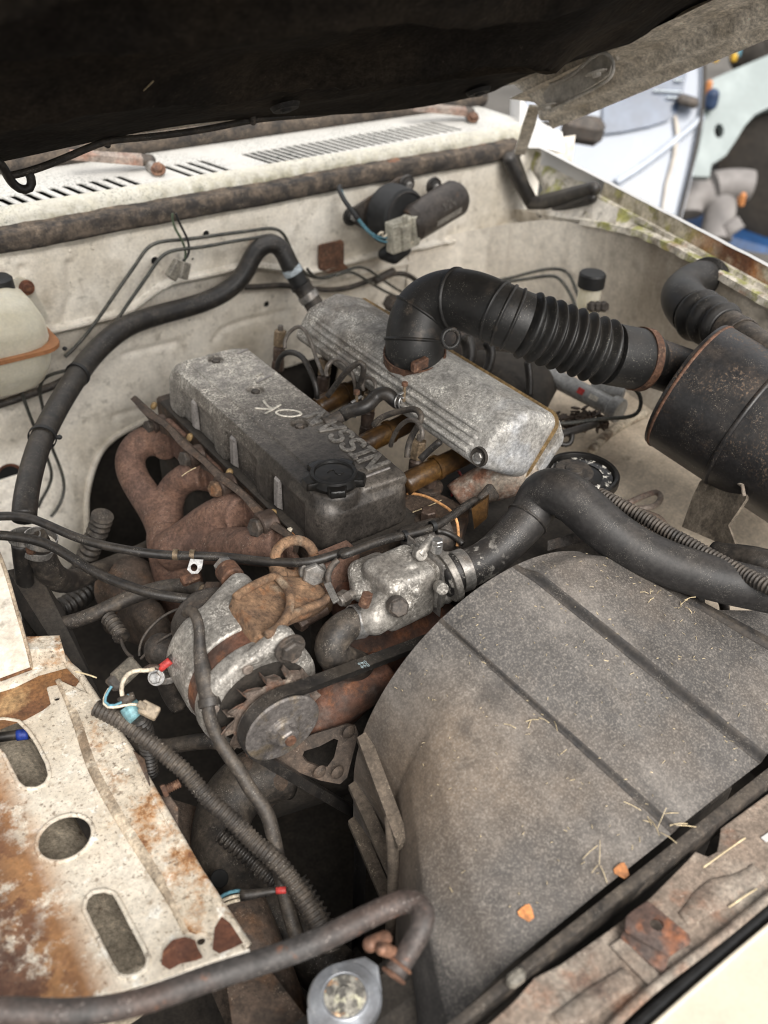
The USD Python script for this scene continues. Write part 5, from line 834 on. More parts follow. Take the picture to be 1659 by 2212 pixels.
solo('lower_mount', ballhull([P('R7', 1080, 90, d=1.06), P('R7', 1200, 110, d=1.06), P('R7', 1120, 190, d=1.09)], .022), M['darkbrown'], 'grimy brown mounting lug below the alternator', 'engine casting')

# ---- big lower radiator hose and grey tube in the dark at the left
hose('radiator_hose', 'R7', [(1240, 80), (1130, 110), (1010, 200), (955, 330), (960, 450), (1030, 560), (1150, 680), (1300, 830), (1450, 980)], 'd', [1.08, 1.06, 1.02, .98, .96], [.036, .034, .032, .030, .030, .030], 'rubberdusty', 'thick grey lower radiator hose curving down below the pulley', 'hose', seg=26)
hose('coolant_tube', 'B2', [(760, 1440), (900, 1470), (1100, 1470), (1300, 1440), (1450, 1440)], 'd', [1.06, 1.05, 1.04], .0092, 'rubberdusty', 'thick grey tube lying in shadow below the alternator', 'hose', seg=22)
cst = thing('chassis_rail', 'dark brown dusty chassis member in the depths left of the radiator', 'chassis rail')
cst.add('rail', hull([P('R7', u, v, d=w) for u, v, w in [(700, 200, 1.05), (900, 260, 1.08), (1100, 900, 1.0), (1260, 1200, .95), (980, 1200, .92), (760, 700, .98)]] + [P('R7', u, v, d=w) for u, v, w in [(700, 200, 1.13), (1260, 1200, 1.0)]]), M['darkbrown'])
cst.add('rusty_tube', tube([P('R7', u, v, d=w) for u, v, w in [(1010, 690, .93), (1090, 900, .90), (1170, 1120, .88), (1220, 1280, .87)]], .034, 20), M['oily'], True)
cst.add('hole', cyl(P('R7', 948, 556, d=.955), P('R7', 948, 556, d=.965), .0095), M['black'])
solo('frame_plate', hull([P('B2', u, v, d=w) for u, v, w in [(50, 300, 1.12), (230, 260, 1.14), (420, 560, 1.14), (560, 900, 1.10), (720, 1240, 1.06), (640, 1240, 1.06), (300, 800, 1.10), (120, 560, 1.12)]] + [P('B2', 300, 700, d=1.2)]), M['dark'], 'dark smooth inner panel edge running beside the battery tray', 'panel')

# ================================================================== LEFT SIDE
# ---- battery tray
Zt = .80; tr = thing('battery_tray', 'flaking white battery tray with round and slotted holes and orange rust', 'battery tray')
TP = lambda u, v: P('R7', u, v, z=Zt)[:2]
outl = [P('', 128, 1398, z=Zt)[:2], P('R5', 280, 720, z=Zt)[:2], TP(340, -330), TP(560, 0), TP(740, 320), TP(860, 530), TP(1072, 850), TP(1060, 860), TP(800, 950), TP(530, 1040), TP(420, 1060), TP(335, 1092), TP(240, 1104), TP(170, 1060), TP(100, 1110), TP(-120, 1130), TP(-400, 700), TP(-400, -300), P('R5', -120, 860, z=Zt)[:2]]
def slot(f, a, c, r): 
    from shapely.geometry import LineString
    return LineString([P(f, *a, z=Zt)[:2], P(f, *c, z=Zt)[:2]]).buffer(r, 10)
s1 = Polygon([TP(u, v) for u, v in [(-120, -110), (-60, -125), (20, -130), (80, -120), (120, -80), (160, -20), (200, 60), (212, 110), (195, 145), (160, 165), (110, 165), (80, 140), (20, 20), (-60, -60)]]).buffer(.003).buffer(-.002)
s2p = Polygon([TP(u, v) for u, v in [(362, 690), (370, 645), (400, 615), (450, 606), (495, 620), (520, 660), (560, 740), (620, 850), (642, 900), (635, 940), (600, 970), (550, 985), (505, 970), (475, 920), (420, 810)]]).buffer(-.001).buffer(.001)
s3p = Polygon([TP(280 + 122 * math.cos(t) - 14 * math.sin(t), 383 + 100 * math.sin(t) - 18 * math.cos(t)) for t in np.linspace(0, 6.283, 40)[:-1]])
pinh = [Point(TP(868, 825)).buffer(.0035), Point(P('R5', 246, 912, z=Zt)[:2]).buffer(.003)]
pg = Polygon(outl).buffer(0)
for q in [s1, s2p, s3p] + pinh: pg = pg.difference(q)
pm = trimesh.creation.extrude_polygon(pg, .003, engine='earcut'); pm.apply_translation((0, 0, Zt - .003)); tr.add('plate', pm, M['tray'], 20)
for nm, q in (('hole_lip', s2p), ('hole_lip', s3p), ('hole_lip', s1)):
    c = np.array(q.exterior.coords)[:-1]; c = np.c_[c, np.full(len(c), Zt + .0002)]
    tr.add(nm, tube(np.vstack([c, c[:1]]), .0022, 8, .004, cap=False), M['tray'], True)
ribp = [P('R7', u, v, z=Zt) for u, v in [(250, -300), (360, -60), (400, 60), (470, 200), (560, 350), (650, 490), (730, 620), (810, 790)]]
tr.add('pressed_rib', tube([q + V(0, 0, .0008) for q in ribp], [.003, .0062, .0065, .0065, .0065, .0062, .004], 16, flat=.5), M['traydirt'], True)
rbp = Polygon([q[:2] for q in ribp] + [TP(985, 850), TP(1040, 820), TP(730, 330), TP(550, 0), TP(400, -230)]).buffer(-.002).buffer(.001).difference(pinh[0].buffer(.004)).difference(pinh[1].buffer(.004))
m_ = trimesh.creation.extrude_polygon(max(getattr(rbp, 'geoms', [rbp]), key=lambda g: g.area), .0035, engine='earcut'); m_.apply_translation((0, 0, Zt + .0001)); tr.add('raised_border', m_, M['trayedge'], 20)
tr.add('rolled_edge', tube([P('', 145, 1434, z=Zt + .001)] + [P('R7', u, v, z=Zt + .001) for u, v in [(340, -330), (560, 0), (740, 320), (860, 530), (1070, 850)]], .0042, 12, raw=True), M['trayedge'], True)
edg = [P('', 128, 1398, z=Zt), P('R5', 280, 720, z=Zt), P('R7', 340, -330, z=Zt), P('R7', 560, 0, z=Zt), P('R7', 740, 320, z=Zt), P('R7', 1072, 850, z=Zt)]
def skirt(pts, drop, m, nm, t=.002):
    p = np.array(pts); q = p - V(0, 0, drop); n = len(p); f = np.array([[i, i + 1, n + i + 1] for i in range(n - 1)] + [[i, n + i + 1, n + i] for i in range(n - 1)])
    return tr.add(nm, thicken(trimesh.Trimesh(np.vstack([p, q]), f, process=False), V(-t, t, 0)), m, False)
skirt([a + V(.001, 0, -.001) for a in edg], .03, M['trayedge'], 'side_flange')
fe_ = [P('R7', u, v, z=Zt) + V(0, -.0015, -.001) for u, v in [(1074, 852), (800, 952), (530, 1045), (300, 1120), (-150, 1260)]]
skirt(fe_, .034, M['white'], 'front_flange')
for pts in ([(705, 935), (712, 880), (750, 838), (800, 825), (840, 838), (855, 880), (872, 905), (850, 915), (780, 930), (735, 955)], [(925, 870), (935, 780), (960, 740), (1000, 770), (1050, 840), (1000, 865), (950, 885)]):
    m_ = trimesh.creation.extrude_polygon(Polygon([TP(*q) for q in pts]).buffer(.003).buffer(-.002), .0006, engine='earcut'); m_.apply_translation((0, 0, Zt + .0040)); tr.add('rust_scab', m_, M['trayrust'], False)
m_ = trimesh.creation.extrude_polygon(Polygon([P('B2', u, v, z=Zt)[:2] for u, v in [(-100, 1150), (100, 1090), (260, 1010), (440, 960), (520, 1040), (500, 1070), (400, 1055), (300, 1075), (330, 1190), (280, 1230), (170, 1290), (60, 1330), (-100, 1400)]]).buffer(.004).buffer(-.003), .0006, engine='earcut'); m_.apply_translation((0, 0, Zt + .0004)); tr.add('rust_scab', m_, M['trayrust2'] if 'trayrust2' in M else M['trayrust'], False, 'orange-brown rust band across the rear of the tray')
cb1, cb2 = P('R5', 137, 790, z=Zt), P('R5', 290, 768, z=Zt); ct1, ct2 = P('R5', 122, 700, y=cb1[1] + .004), P('R5', 272, 694, y=cb2[1] + .004); bkv = V(.004, .022, 0)
tr.add('corner_fold', hull([cb1, cb2, ct1, ct2, cb1 + bkv, cb2 + bkv, ct1 + bkv, ct2 + bkv, ct1 * .9 + cb1 * .1 + V(0, -.002, 0), ct2 * .9 + cb2 * .1 + V(0, -.002, 0)]), M['trayedge'], 20)
pe = P('R5', 135, 782, z=Zt); pq = [P('R5', u, v, y=pe[1] - .002) for u, v in [(135, 782), (110, 680), (75, 555), (40, 430), (0, 310), (-60, 200), (-400, 200), (-400, 1000), (0, 832)]]
vp = thing('upright_panel', 'white upright sheet panel standing at the rear left of the battery tray', 'panel')
vp.add('sheet', plate3(pq, .002, n=(0, 1, 0)), M['white'], 20)
vp.add('rusty_edge', tube([q + V(.001, 0, 0) for q in pq[:6]], .002, 8), M['traydirt'], True); vp.add('rusty_edge', tube([pq[-1] + V(0, -.001, .001), pq[0] + V(0, -.001, .001)], .0018, 8), M['trayrust2'], True)
# beige pipe seen through the tray holes
bpn = thing('inner_pipe', 'beige round member lit through the holes of the battery tray', 'panel')
bpn.add('tube', tube([P('R7', -60, -250, z=.69), P('R7', 175, 390, z=.69), P('R7', 405, 800, z=.69), P('R7', 565, 1080, z=.69)], .040, 26), M['beigepipe'], True)
tcb = thing('tray_cable', 'dark cable with a blue sleeve glimpsed through the upper slot of the tray', 'cable')
tcb.add('cable', tube([P('B2', u, v, z=.77) for u, v in [(-60, 1420), (60, 1400), (190, 1385), (300, 1380)]], .0055, 12), M['rubber'], True)
tcb.add('blue_sleeve', tube([P('B2', u, v, z=.7705) for u, v in [(112, 1396), (190, 1385)]], .0062, 12), M['blueplast'], True)

# ---- expansion tank
fz = .955; c0 = P('R3', 283, 530, z=fz); fy = P('R3', 0, 690, z=fz)[1]; bk = P('R3', 215, 405, z=fz)
ex_ = thing('expansion_tank', 'aged cream plastic expansion tank with an orange seam at the far left', 'expansion tank')
tx1, ty0, ty1, tx0 = c0[0], c0[1], bk[1] + .03, c0[0] - .30
fo = rrect(tx0, tx1, ty0, ty1, .03); 
fm = trimesh.creation.extrude_polygon(fo, .006, engine='earcut'); fm.apply_translation((0, 0, fz - .003)); ex_.add('seam_flange', fm, M['tankseam'], 20)
ins = lambda k, z: (rrect(tx0 + k, tx1 - k, ty0 + k, ty1 - k * .5, max(.045 - k * .3, .012)), z)
ex_.add('upper_shell', blend([loft_poly([ins(.008, fz), ins(.009, fz + .03), ins(.022, fz + .062), ins(.045, fz + .078)])], .01, 8), M['tank'], True)
ex_.add('lower_shell', blend([loft_poly([ins(.008, fz), ins(.011, fz - .035), ins(.025, fz - .065), ins(.05, fz - .075)])], .01, 8), M['tank'], True)
tb = [P('R3', u, v, y=ty1 - .01) for u, v in [(20, 290), (25, 250), (85, 228), (140, 240), (152, 285), (185, 340), (215, 410), (120, 420), (30, 380)]]
tab = ex_.add('mounting_tab', plate3(tb, .006, n=(0, 1, 0), rnd=.006), M['tank'], 20); q = P('R3', 115, 270, y=ty1 - .012); tab.add('bolt', hexnut(q, (0, -1, .1), .008, .006, .0115), M['trayrust'])
cpq = P('R3', -5, 250, y=ty1 - .05); ex_.add('cap', lathe([(0, .03), (.016, .03), (.02, .026), (.021, 0)], cpq - V(0, 0, .02), (0, 0, 1), 28), M['blackplast'], 35)

# ---- heater hose along the bulkhead
hh = thing('heater_hose', 'long thick black heater hose snaking from lower left up over the bulkhead', 'hose')
hpts = [P('R3', u, v, **k) for u, v, k in [(105, 1270, dict(z=.885)), (112, 1180, dict(z=.895)), (150, 1010, dict(z=.905)), (215, 850, dict(z=.907)), (320, 670, dict(z=.91)), (420, 540, dict(z=.915)), (520, 455, dict(y=1.31)), (620, 408, dict(y=1.325)), (760, 368, dict(y=1.33)), (900, 325, dict(y=1.33)), (1000, 268, dict(y=1.33)), (1060, 200, dict(y=1.33)), (1105, 118, dict(y=1.33)), (1160, 82, dict(y=1.325)), (1205, 95, dict(y=1.32)), (1240, 150, dict(y=1.31)), (1268, 205, dict(y=1.303))]]
hh.add('hose', tube(hpts, [.0150, .0152, .0158, .0165, .0168, .0165, .0160, .0158, .0155], 28), M['rubber'], True)
hcp = [P('R3', u, v, y=w) for u, v, w in [(1228, 130, 1.312), (1262, 195, 1.305), (1300, 262, 1.295), (1345, 325, 1.28), (1400, 415, 1.25), (1440, 480, 1.22)]]
hh.add('coupling', tube(hcp[1:3], [.0160, .0155], 24), M['blackplast'], True); hh.add('light_band', clamp_band(hcp[1] + (hcp[2] - hcp[1]) * .02, hcp[2] - hcp[1], .0163, .012, .001), M['lightband'])
hh.add('hose_end', tube(hcp[2:], [.0165, .0168, .0168], 24), M['rubberdusty'], True); hh.add('hose_clamp', clamp_band(hcp[3] - (hcp[3] - hcp[2]) * .25, hcp[3] - hcp[2], .0172, .012, .0015), M['steel'])
k = clamp_band(hcp[2], hcp[2] - hcp[1], .0170, .006, .0015); hh.add('coupling_ring', k, M['rubber'])
for (u, v), w, dirp in (((335, 645), dict(z=.91), 3), ((200, 915), dict(z=.907), 2)):
    i = int(np.argmin(np.linalg.norm(spline(hpts, .004) - P('R3', u, v, **w), axis=1))); qs = spline(hpts, .004)
    z_ = hh.add('cable_tie', clamp_band(qs[i], qs[i + 1] - qs[i - 1] + V(.004, .001, 0) * (dirp == 3), .0172, .006, .0015), M['blackplast'])
    z_.add('tie_head', box(P('R3', *((285, 560) if dirp == 3 else (262, 945)), **w) + V(0, 0, .010), (.007, .007, .006)), M['blackplast'])

# ---- two steel brake lines over the bulkhead
bl1 = PP('R3', [(280, 570), (350, 500), (420, 410), (520, 265), (600, 150), (640, 98), (690, 74), (800, 62), (950, 42), (1100, 22), (1180, 16), (1220, 35), (1250, 90), (1290, 170), (1330, 215), (1380, 228), (1440, 215)], 'y', 1.345)
bl2 = PP('R3', [(330, 630), (400, 570), (440, 510), (500, 420), (560, 330), (640, 215), (690, 145), (735, 115), (850, 98), (1000, 72), (1120, 52), (1170, 45), (1210, 60), (1250, 110), (1290, 175), (1335, 222)], 'y', 1.335)
for c, l in ((bl1, 'upper of the two dark steel brake lines bent across the bulkhead'), (bl2, 'lower of the two dark steel brake lines bent across the bulkhead')): solo('brake_line', tube(c, .0029, 10), M['linemetal'], l, 'brake line', smooth=True)
hose('brake_line', 'B5', [(60, 880), (110, 935), (180, 960), (250, 945), (400, 890), (470, 870), (540, 878), (620, 925), (740, 1010), (880, 1090)], 'y', 1.33, .0027, 'linemetal', 'steel brake line dipping below the rust-brown tab, upper one', 'brake line', seg=10)
hose('brake_line', 'B5', [(300, 935), (430, 912), (500, 945), (620, 1020), (740, 1085), (850, 1130)], 'y', 1.325, .0027, 'linemetal', 'lower steel brake line slanting toward the intake elbow', 'brake line', seg=10)
hose('vacuum_hose', 'B5', [(100, 1045), (200, 1055), (350, 1048), (480, 1015), (600, 972), (700, 945), (780, 925), (860, 925), (930, 955), (1000, 1010)], 'y', 1.345, .0050, 'rubberdusty', 'brown-grey vacuum hose along the bulkhead behind the elbow duct', 'hose', seg=14)
hose('vacuum_hose', 'R3', [(1060, 268), (1150, 264), (1230, 262), (1290, 275)], 'y', 1.36, .0050, 'rubberdusty', 'short length of brown hose behind the heater hose bend', 'hose', seg=14)
fit = P('B5', 700, 945, y=1.335); solo('hose_joint', tube([fit + V(-.022, 0, -.004), fit + V(.022, 0, .006)], .0080, 16), M['iron'], 'grey joint on the vacuum hose left of the elbow duct', 'pipe joint', smooth=True)
hose('steel_line', 'R3', [(300, 625), (240, 640), (190, 665), (172, 720), (185, 790), (205, 900), (240, 1000), (275, 1110), (265, 1190), (220, 1260)], 'y', [1.30, 1.33, 1.33, 1.30], .0027, 'linemetal', 'thin steel line looping down beside the heater hose, right-hand one', 'brake line', seg=10)
hose('steel_line', 'R3', [(95, 720), (120, 800), (160, 900), (205, 1010), (222, 1090), (195, 1160), (165, 1220)], 'y', [1.33, 1.32], .0027, 'linemetal', 'thin steel line dropping beside the heater hose, left-hand one', 'brake line', seg=10)
hose('small_hose', 'R3', [(-60, 790), (60, 755), (160, 720), (240, 690), (310, 640)], 'y', 1.34, .0065, 'rubberdusty', 'grey hose below the expansion tank passing behind the heater hose', 'hose', seg=14)
cn = thing('loose_connector', 'two loose grey plastic plugs hanging on green and black wires at the bulkhead', 'connector')
for i, (w, m) in enumerate((([(745, -50), (760, 20), (785, 65), (800, 110), (795, 160)], 'greenwire'), ([(760, -50), (790, 20), (812, 70), (815, 120), (790, 155)], 'blackplast'))): cn.add('wire', tube(PP('R3', w, 'y', 1.335), .0020, 8), M[m], True)
for (a, c) in (((775, 160), (735, 230)), ((800, 160), (785, 232))):
    p0, p1 = P('R3', *a, y=1.335), P('R3', *c, y=1.33); d = unit(p1 - p0); f = frame(d); cn.add('plug', box((p0 + p1) / 2, (.012, .020, np.linalg.norm(p1 - p0)), f, .0015), M['greyplast'])

# ---- wiper motor
wm = thing('wiper_motor', 'grimy wiper motor on its triangular plate with a chalk mark, on the bulkhead', 'wiper motor')
Yp = 1.345; wm.add('mounting_plate', plate3([P('B5', u, v, y=Yp) for u, v in [(395, 430), (440, 385), (820, 130), (880, 115), (915, 160), (900, 330), (880, 560), (700, 640), (500, 540), (410, 490)]], .005, n=(0, 1, 0), rnd=.006), M['iron'])
for u, v in ((880, 178), (420, 445), (1105, 195)):
    q = P('B5', u, v, y=Yp - .002); k = wm.add('rubber_mount', lathe([(0, .0), (.009, 0), (.010, .002), (.016, .003), (.017, .008), (.014, .012)], q - V(0, .008, 0), (0, 1, 0), 28), M['rubber'], 35); k.add('bolt_head', hexnut(q - V(0, .008, 0), (0, -1, 0), .007, .006), M['steel'])
gc = P('B5', 800, 440, y=1.315); wm.add('gear_case', lathe([(0, -.028), (.040, -.028), (.050, -.022), (.052, .0), (.054, .004), (.054, .02), (0, .02)], gc, (-.1, 1, -.1), 44), M['blackplast'], 30)
wm.add('case_rim', lathe([(.044 + .002 * math.cos(t), -.027 + .002 * math.sin(t)) for t in np.linspace(0, 6.283, 9)], gc, (-.1, 1, -.1), 44), M['plastdark'], True)
ma, mc = P('B5', 990, 470, y=1.285), P('B5', 1280, 300, y=1.30); md = unit(mc - ma); L_ = np.linalg.norm(mc - ma) + .012; Rm = .0335
wm.add('motor_body', lathe([(0, -.03), (Rm * .8, -.03), (Rm, -.02), (Rm, L_ - .01), (Rm - .006, L_), (Rm * .6, L_ + .004), (0, L_ + .004)], ma, md, 40), M['darkmotor'] if 'darkmotor' in M else M['iron'], 30)
f = frame(md); vdir = unit(CAM - (ma + mc) / 2); vdir = unit(vdir - (vdir @ md) * md); sd_ = np.cross(md, vdir)
def onm(s, a): n_ = math.cos(a) * vdir + math.sin(a) * sd_; return ma + md * s + n_ * (Rm + .0004), n_
lab = grid(lambda U, W: np.moveaxis(np.array([[onm(u, w)[0] for u, w in zip(r, s)] for r, s in zip(U, W)]), -1, 0), np.linspace(.012, .078, 6), np.linspace(.62, .95, 5)); wm.add('maker_label', lab, M['zinc'], True)
def chalkline(pts): return tube([onm(s, a)[0] for s, a in pts], .0012, 6)
t12 = meshkit.text_mesh('12V', .014, .0004); o12, n12 = onm(.030, .10); e2_ = np.cross(n12, md); e2_ = e2_ if e2_ @ (-DN) > 0 else -e2_
wm.add('chalk_mark', place(t12, o12 + n12 * .0008 - e2_ * .008, md, e2_, n12), M['faintchalk'], False)
cb_ = P('B5', 850, 590, y=1.272); fb = (unit((1, 0, .12)), unit((0, 1, 0)), V(0, 0, 1)); fb = (fb[0], fb[1], np.cross(fb[0], fb[1]))
pb = wm.add('plug_block', box(cb_, (.062, .02, .056), fb, .002), M['creamplast'])
for dx, dz, w, h in ((-.022, -.004, .016, .050), (.0, -.004, .018, .046), (.022, .006, .016, .05), (-.004, .03, .01, .014)): pb.add('plug_cell', box(cb_ + V(dx, -.010, dz), (w, .006, h), fb, .0015), M['creamplast'])
wm.add('black_boot', ballhull([P('B5', 700, 760, y=1.31), P('B5', 870, 720, y=1.30), P('B5', 780, 790, y=1.30), P('B5', 800, 680, y=1.30)], .012), M['blackplast'], True)
for i, (w, m) in enumerate((([(325, 205), (365, 310), (430, 410), (500, 500), (570, 580), (650, 640), (725, 660)], 'bluewire'), ([(335, 205), (385, 320), (460, 430), (530, 520), (600, 590), (660, 620), (725, 625)], 'bluewire'), ([(330, 200), (372, 318), (440, 415), (480, 470)], 'blackplast'), ([(650, 600), (690, 575), (680, 610), (720, 600)], 'whitewire'), ([(930, 490), (950, 480), (960, 505)], 'redwire'), ([(900, 670), (950, 640), (965, 580), (940, 520)], 'whitewire'))):
    wm.add('wire', tube(PP('B5', w, 'y', [1.35, 1.30, 1.28, 1.27] if i < 3 else 1.262), .0020 if i < 2 else .0042 if i == 2 else .0018, 8), M[m], True)

# ---- cables and hoses crossing the left and front
k1 = [P('R5', u, v, z=w) for u, v, w in [(-60, 128, .92), (60, 124, .92), (150, 140, .92), (280, 195, .915), (400, 238, .91), (550, 270, .905), (700, 290, .90), (850, 296, .90), (1000, 303, .90), (1130, 318, .905), (1250, 324, .91), (1380, 312, .915), (1500, 275, .92)]] + [P('A5', u, v, z=w) for u, v, w in [(200, 1085, .925), (420, 1005, .925), (640, 945, .92), (800, 905, .918), (900, 860, .917), (1000, 790, .916), (1140, 700, .915)]]
bc = thing('cable', 'long black cable crossing in front of the valve cover with copper bands', 'cable')
bc.add('sleeve', tube(k1, .0052, 14), M['rubber'], True)
for f, u, v, w, m in (('R5', 760, 290, .90, 'brass'), ('R5', 832, 292, .90, 'brass')): 
    q = P(f, u, v, z=w); q2 = P(f, u + 20, v + 1, z=w); bc.add('copper_band', clamp_band(q, q2 - q, .0054, .006, .0012, 20), M[m])
q = P('R5', 848, 335, z=.889); bc.add('eyelet', plate3([P('R5', u, v, d=dep(q) - .02) for u, v in [(822, 308), (878, 312), (872, 350), (855, 372), (828, 375), (808, 355)]], .003, [[P('R5', 838 + 15 * math.cos(t), 346 + 16 * math.sin(t), d=dep(q) - .02) for t in np.linspace(0, 6.28, 16)[:-1]]], n=(0, 1, 0)), M['zinc'])
bc.add('rust_clip', box(P('R5', 822, 393, z=.87), (.022, .012, .010), frame(V(0, -.4, 1))), M['rustband'])
for u, v in ((645, 950), (840, 880)):
    q = P('A5', u, v, z=.92); bc.add('cable_tie', clamp_band(q, P('A5', u + 60, v - 22, z=.92) - q, .0056, .005, .0012, 18), M['blackplast'])
q = P('A5', 1180, 685, z=.915); bc.add('end_clip', ballhull([q, q + V(.018, .006, .004), q + V(.022, .0, -.006)], .006), M['iron'])
hose('cable', 'R5', [(-60, 205), (40, 210), (150, 228), (240, 262), (330, 318), (450, 385), (560, 428), (660, 458), (780, 478), (880, 490), (960, 488)], 'z', [.905, .895, .885, .87], .0057, 'rubber', 'second black cable below the long one, ending at the alternator', 'cable')
hose('rag_hose', 'B2', [(230, 640), (330, 650), (420, 655), (540, 622), (660, 575), (800, 510), (920, 462), (1040, 425), (1160, 405), (1260, 410), (1345, 432)], 'z', [.76, .78, .80, .815, .82], .0092, 'rubberdusty', 'grey braided vacuum hose leading to the back of the alternator', 'hose', seg=18)
vf = thing('vacuum_fitting', 'brass and rusty hex fitting at the end of the grey braided hose', 'fitting'); q = P('B2', 1385, 440, z=.822); vf.add('pipe', cyl(P('B2', 1330, 430, z=.82), q, .0075), M['brass']); vf.add('hex', hexnut(q, P('B2', 1480, 440, z=.83) - q, .0125, .02), M['oily'])
hose('drain_hose', 'B2', [(135, 110), (150, 250), (170, 400), (195, 560), (230, 700), (270, 830)], 'z', [.88, .82, .76, .70], .0108, 'rubber', 'black upright hose beside the white panel at the left', 'hose', seg=18)
hose('elbow_pipe', 'B2', [(215, 90), (275, 200), (330, 310), (390, 360), (470, 370), (600, 320), (760, 250), (900, 190), (1000, 140)], 'z', [.88, .82, .77, .74, .73], [.017, .0165, .0165, .014, .0115, .011, .0105], 'rubberdusty', 'black-brown clamped coolant pipe bending right into the dark', 'hose', seg=22)
cl = thing('hose_clamps', 'overlapping toothed steel hose clamps on the black-brown pipe at the left', 'hose clamp')
for u, v, r, dv in ((165, 80, .0165, V(.2, .1, 1)), (270, 95, .0180, V(.3, -.1, 1)), (250, 160, .0178, V(.3, -.1, 1))):
    q = P('B2', u, v, z=.885 if v < 100 else .86); b_ = cl.add('band', clamp_band(q, dv, r, .009, .0016, 40), M['steel']); e1, e2, e3 = frame(dv)
    for k in range(14): n_ = math.cos(3.3 + k * .17) * e1 + math.sin(3.3 + k * .17) * e2; b_.add('tooth', box(q + n_ * (r + .0019), (.001, .007, .0018), (n_, e3, np.cross(n_, e3)), .0003), M['zinc'])
q = P('B2', 208, 175, z=.87); cl.add('screw', cat_([cyl(q, q + V(0, -.004, .014), .006), hexnut(q + V(0, -.004, .014), (0, -.2, 1), .007, .005)]), M['rustband'])
hose('bellows_hose', 'B2', [(680, -60), (640, 60), (590, 180), (545, 290), (480, 350)], 'z', [.80, .74, .66], .0135, 'rubberdusty', 'ribbed black hose standing behind the long cable at the left', 'hose', corr=(.010, .004), seg=20)
hose('bellows_hose', 'B2', [(700, 340), (620, 400), (540, 470), (460, 530), (380, 570)], 'z', [.66, .68, .69], .0145, 'rubber', 'dark ribbed hose slanting below the second cable', 'hose', corr=(.010, .004), seg=20)
solo('rusty_dome', ballhull([P('B2', 850, 420, d=1.28)], .046, 3), M['oily'], 'round rust-brown dome in the shadows left of the manifold', 'canister', smooth=True)
solo('starter_body', ballhull([P('B2', 900, 560, d=1.25), P('B2', 980, 600, d=1.2), P('B2', 1040, 720, d=1.2), P('B2', 780, 640, d=1.32)], .022), M['darkbrown'], 'grimy brown casting in the shadow below the manifold', 'engine casting', smooth=True)
solo('alternator_rear_cap', ballhull([P('B2', 1070, 830, d=1.05), P('B2', 1120, 860, d=1.05)], .020, 2), M['iron'], 'dark round cap behind the alternator', 'cap', smooth=True)
hose('harness_stub', 'B2', [(720, 620), (770, 680), (810, 750)], 'd', [1.1, 1.08], .0085, 'rubberdusty', 'short ribbed sleeve stub hanging in the dark', 'cable sleeve', corr=(.006, .003))
hose('thin_wire', 'B2', [(800, 750), (830, 830), (880, 880)], 'd', [1.08, .98], .002, 'wire', 'thin wire from the ribbed stub to the relay', 'wire', seg=8)
hose('thin_wire', 'B2', [(925, 870), (945, 760), (1010, 670), (1110, 590), (1230, 548), (1340, 540), (1400, 552)], 'z', [.80, .83, .845], .0017, 'wire', 'thin brown wire loop above the relay, outer one', 'wire', seg=8)
hose('thin_wire', 'B2', [(935, 890), (1000, 820), (1080, 755), (1180, 705), (1280, 680)], 'z', [.80, .825, .835], .0017, 'wire', 'thin brown wire loop above the relay, inner one', 'wire', seg=8)
rl_ = thing('relay', 'grimy grey rectangular relay hanging on wires left of the alternator', 'relay')
ra, rc_ = P('B2', 735, 1070, d=.93), P('B2', 920, 900, d=.95); f = frame(rc_ - ra, V(.3, -.6, .7)); rl_.add('case', box(ra + (rc_ - ra) * .55, (.019, .013, np.linalg.norm(rc_ - ra) * .72), f, .002), M['greyrelay'] if 'greyrelay' in M else M['traydirt']); rl_.add('plug', box(ra + (rc_ - ra) * .16, (.016, .011, np.linalg.norm(rc_ - ra) * .36), f, .002), M['iron'])
hose('white_wire', 'B2', [(812, 1135), (808, 1070), (835, 1005), (890, 970), (960, 965), (1020, 955)], 'd', [.90, .91, .93], .0022, 'whitewire', 'thick cream wire arching from the harness to the red tip', 'wire', seg=10)
rt = thing('terminal_wire', 'frayed brown wire joint with a red insulated end', 'wire'); rt.add('red_sleeve', tube(PP('B2', [(1060, 955), (1130, 900)], 'd', .945), .0042, 12), M['redwire'], True); rt.add('braid', tube(PP('B2', [(950, 975), (1000, 940), (1055, 950)], 'd', .94), .0028, 10), M['brownmetal'], True); rt.add('dark_sleeve', tube(PP('B2', [(1125, 905), (1190, 845)], 'd', .95), .0050, 12), M['rubber'], True)
q = P('B2', 1110, 1000, d=.975); hcl = thing('small_clamp', 'small toothed hose clamp left of the alternator', 'hose clamp'); hcl.add('band', clamp_band(q, V(.1, .3, 1), .0115, .007, .0015), M['steel']); hcl.add('screw', hexnut(P('B2', 1040, 1010, d=.95), V(-.5, -.6, .6), .0065, .008, .009), M['zinc'])
solo('vacuum_stub', tube([P('B2', 1100, 980, d=.98), P('B2', 1120, 1080, d=1.0), P('B2', 1190, 1200, d=1.02)], .0110, 16), M['rubberdusty'], 'short dark hose stub held by the small clamp', 'hose', smooth=True)
for w, m, l in (([(740, 1070), (705, 1130), (700, 1180), (740, 1200), (800, 1180), (855, 1125)], 'bluewire', 'thin blue wire loop below the relay'), ([(725, 1085), (690, 1160), (700, 1200), (760, 1210), (860, 1190), (940, 1210)], 'whitewire', 'thin pale wire running to the beige plug')): hose('thin_wire', 'B2', w, 'd', [.905, .895, .90], .0014, m, l, 'wire', seg=8)
q = P('B2', 990, 1230, d=.895); f = frame(P('B2', 1050, 1255, d=.895) - P('B2', 940, 1200, d=.895), V(0, -.6, .8)); bpq = thing('beige_plug', 'small beige plastic plug beside the blue taped harness', 'connector'); bpq.add('body', box(q, (.013, .011, .019), f, .0012), M['beigeplast']); bpq.add('latch', box(q - f[2] * .008 + f[1] * .006, (.007, .003, .009), f, .001), M['beigeplast'])
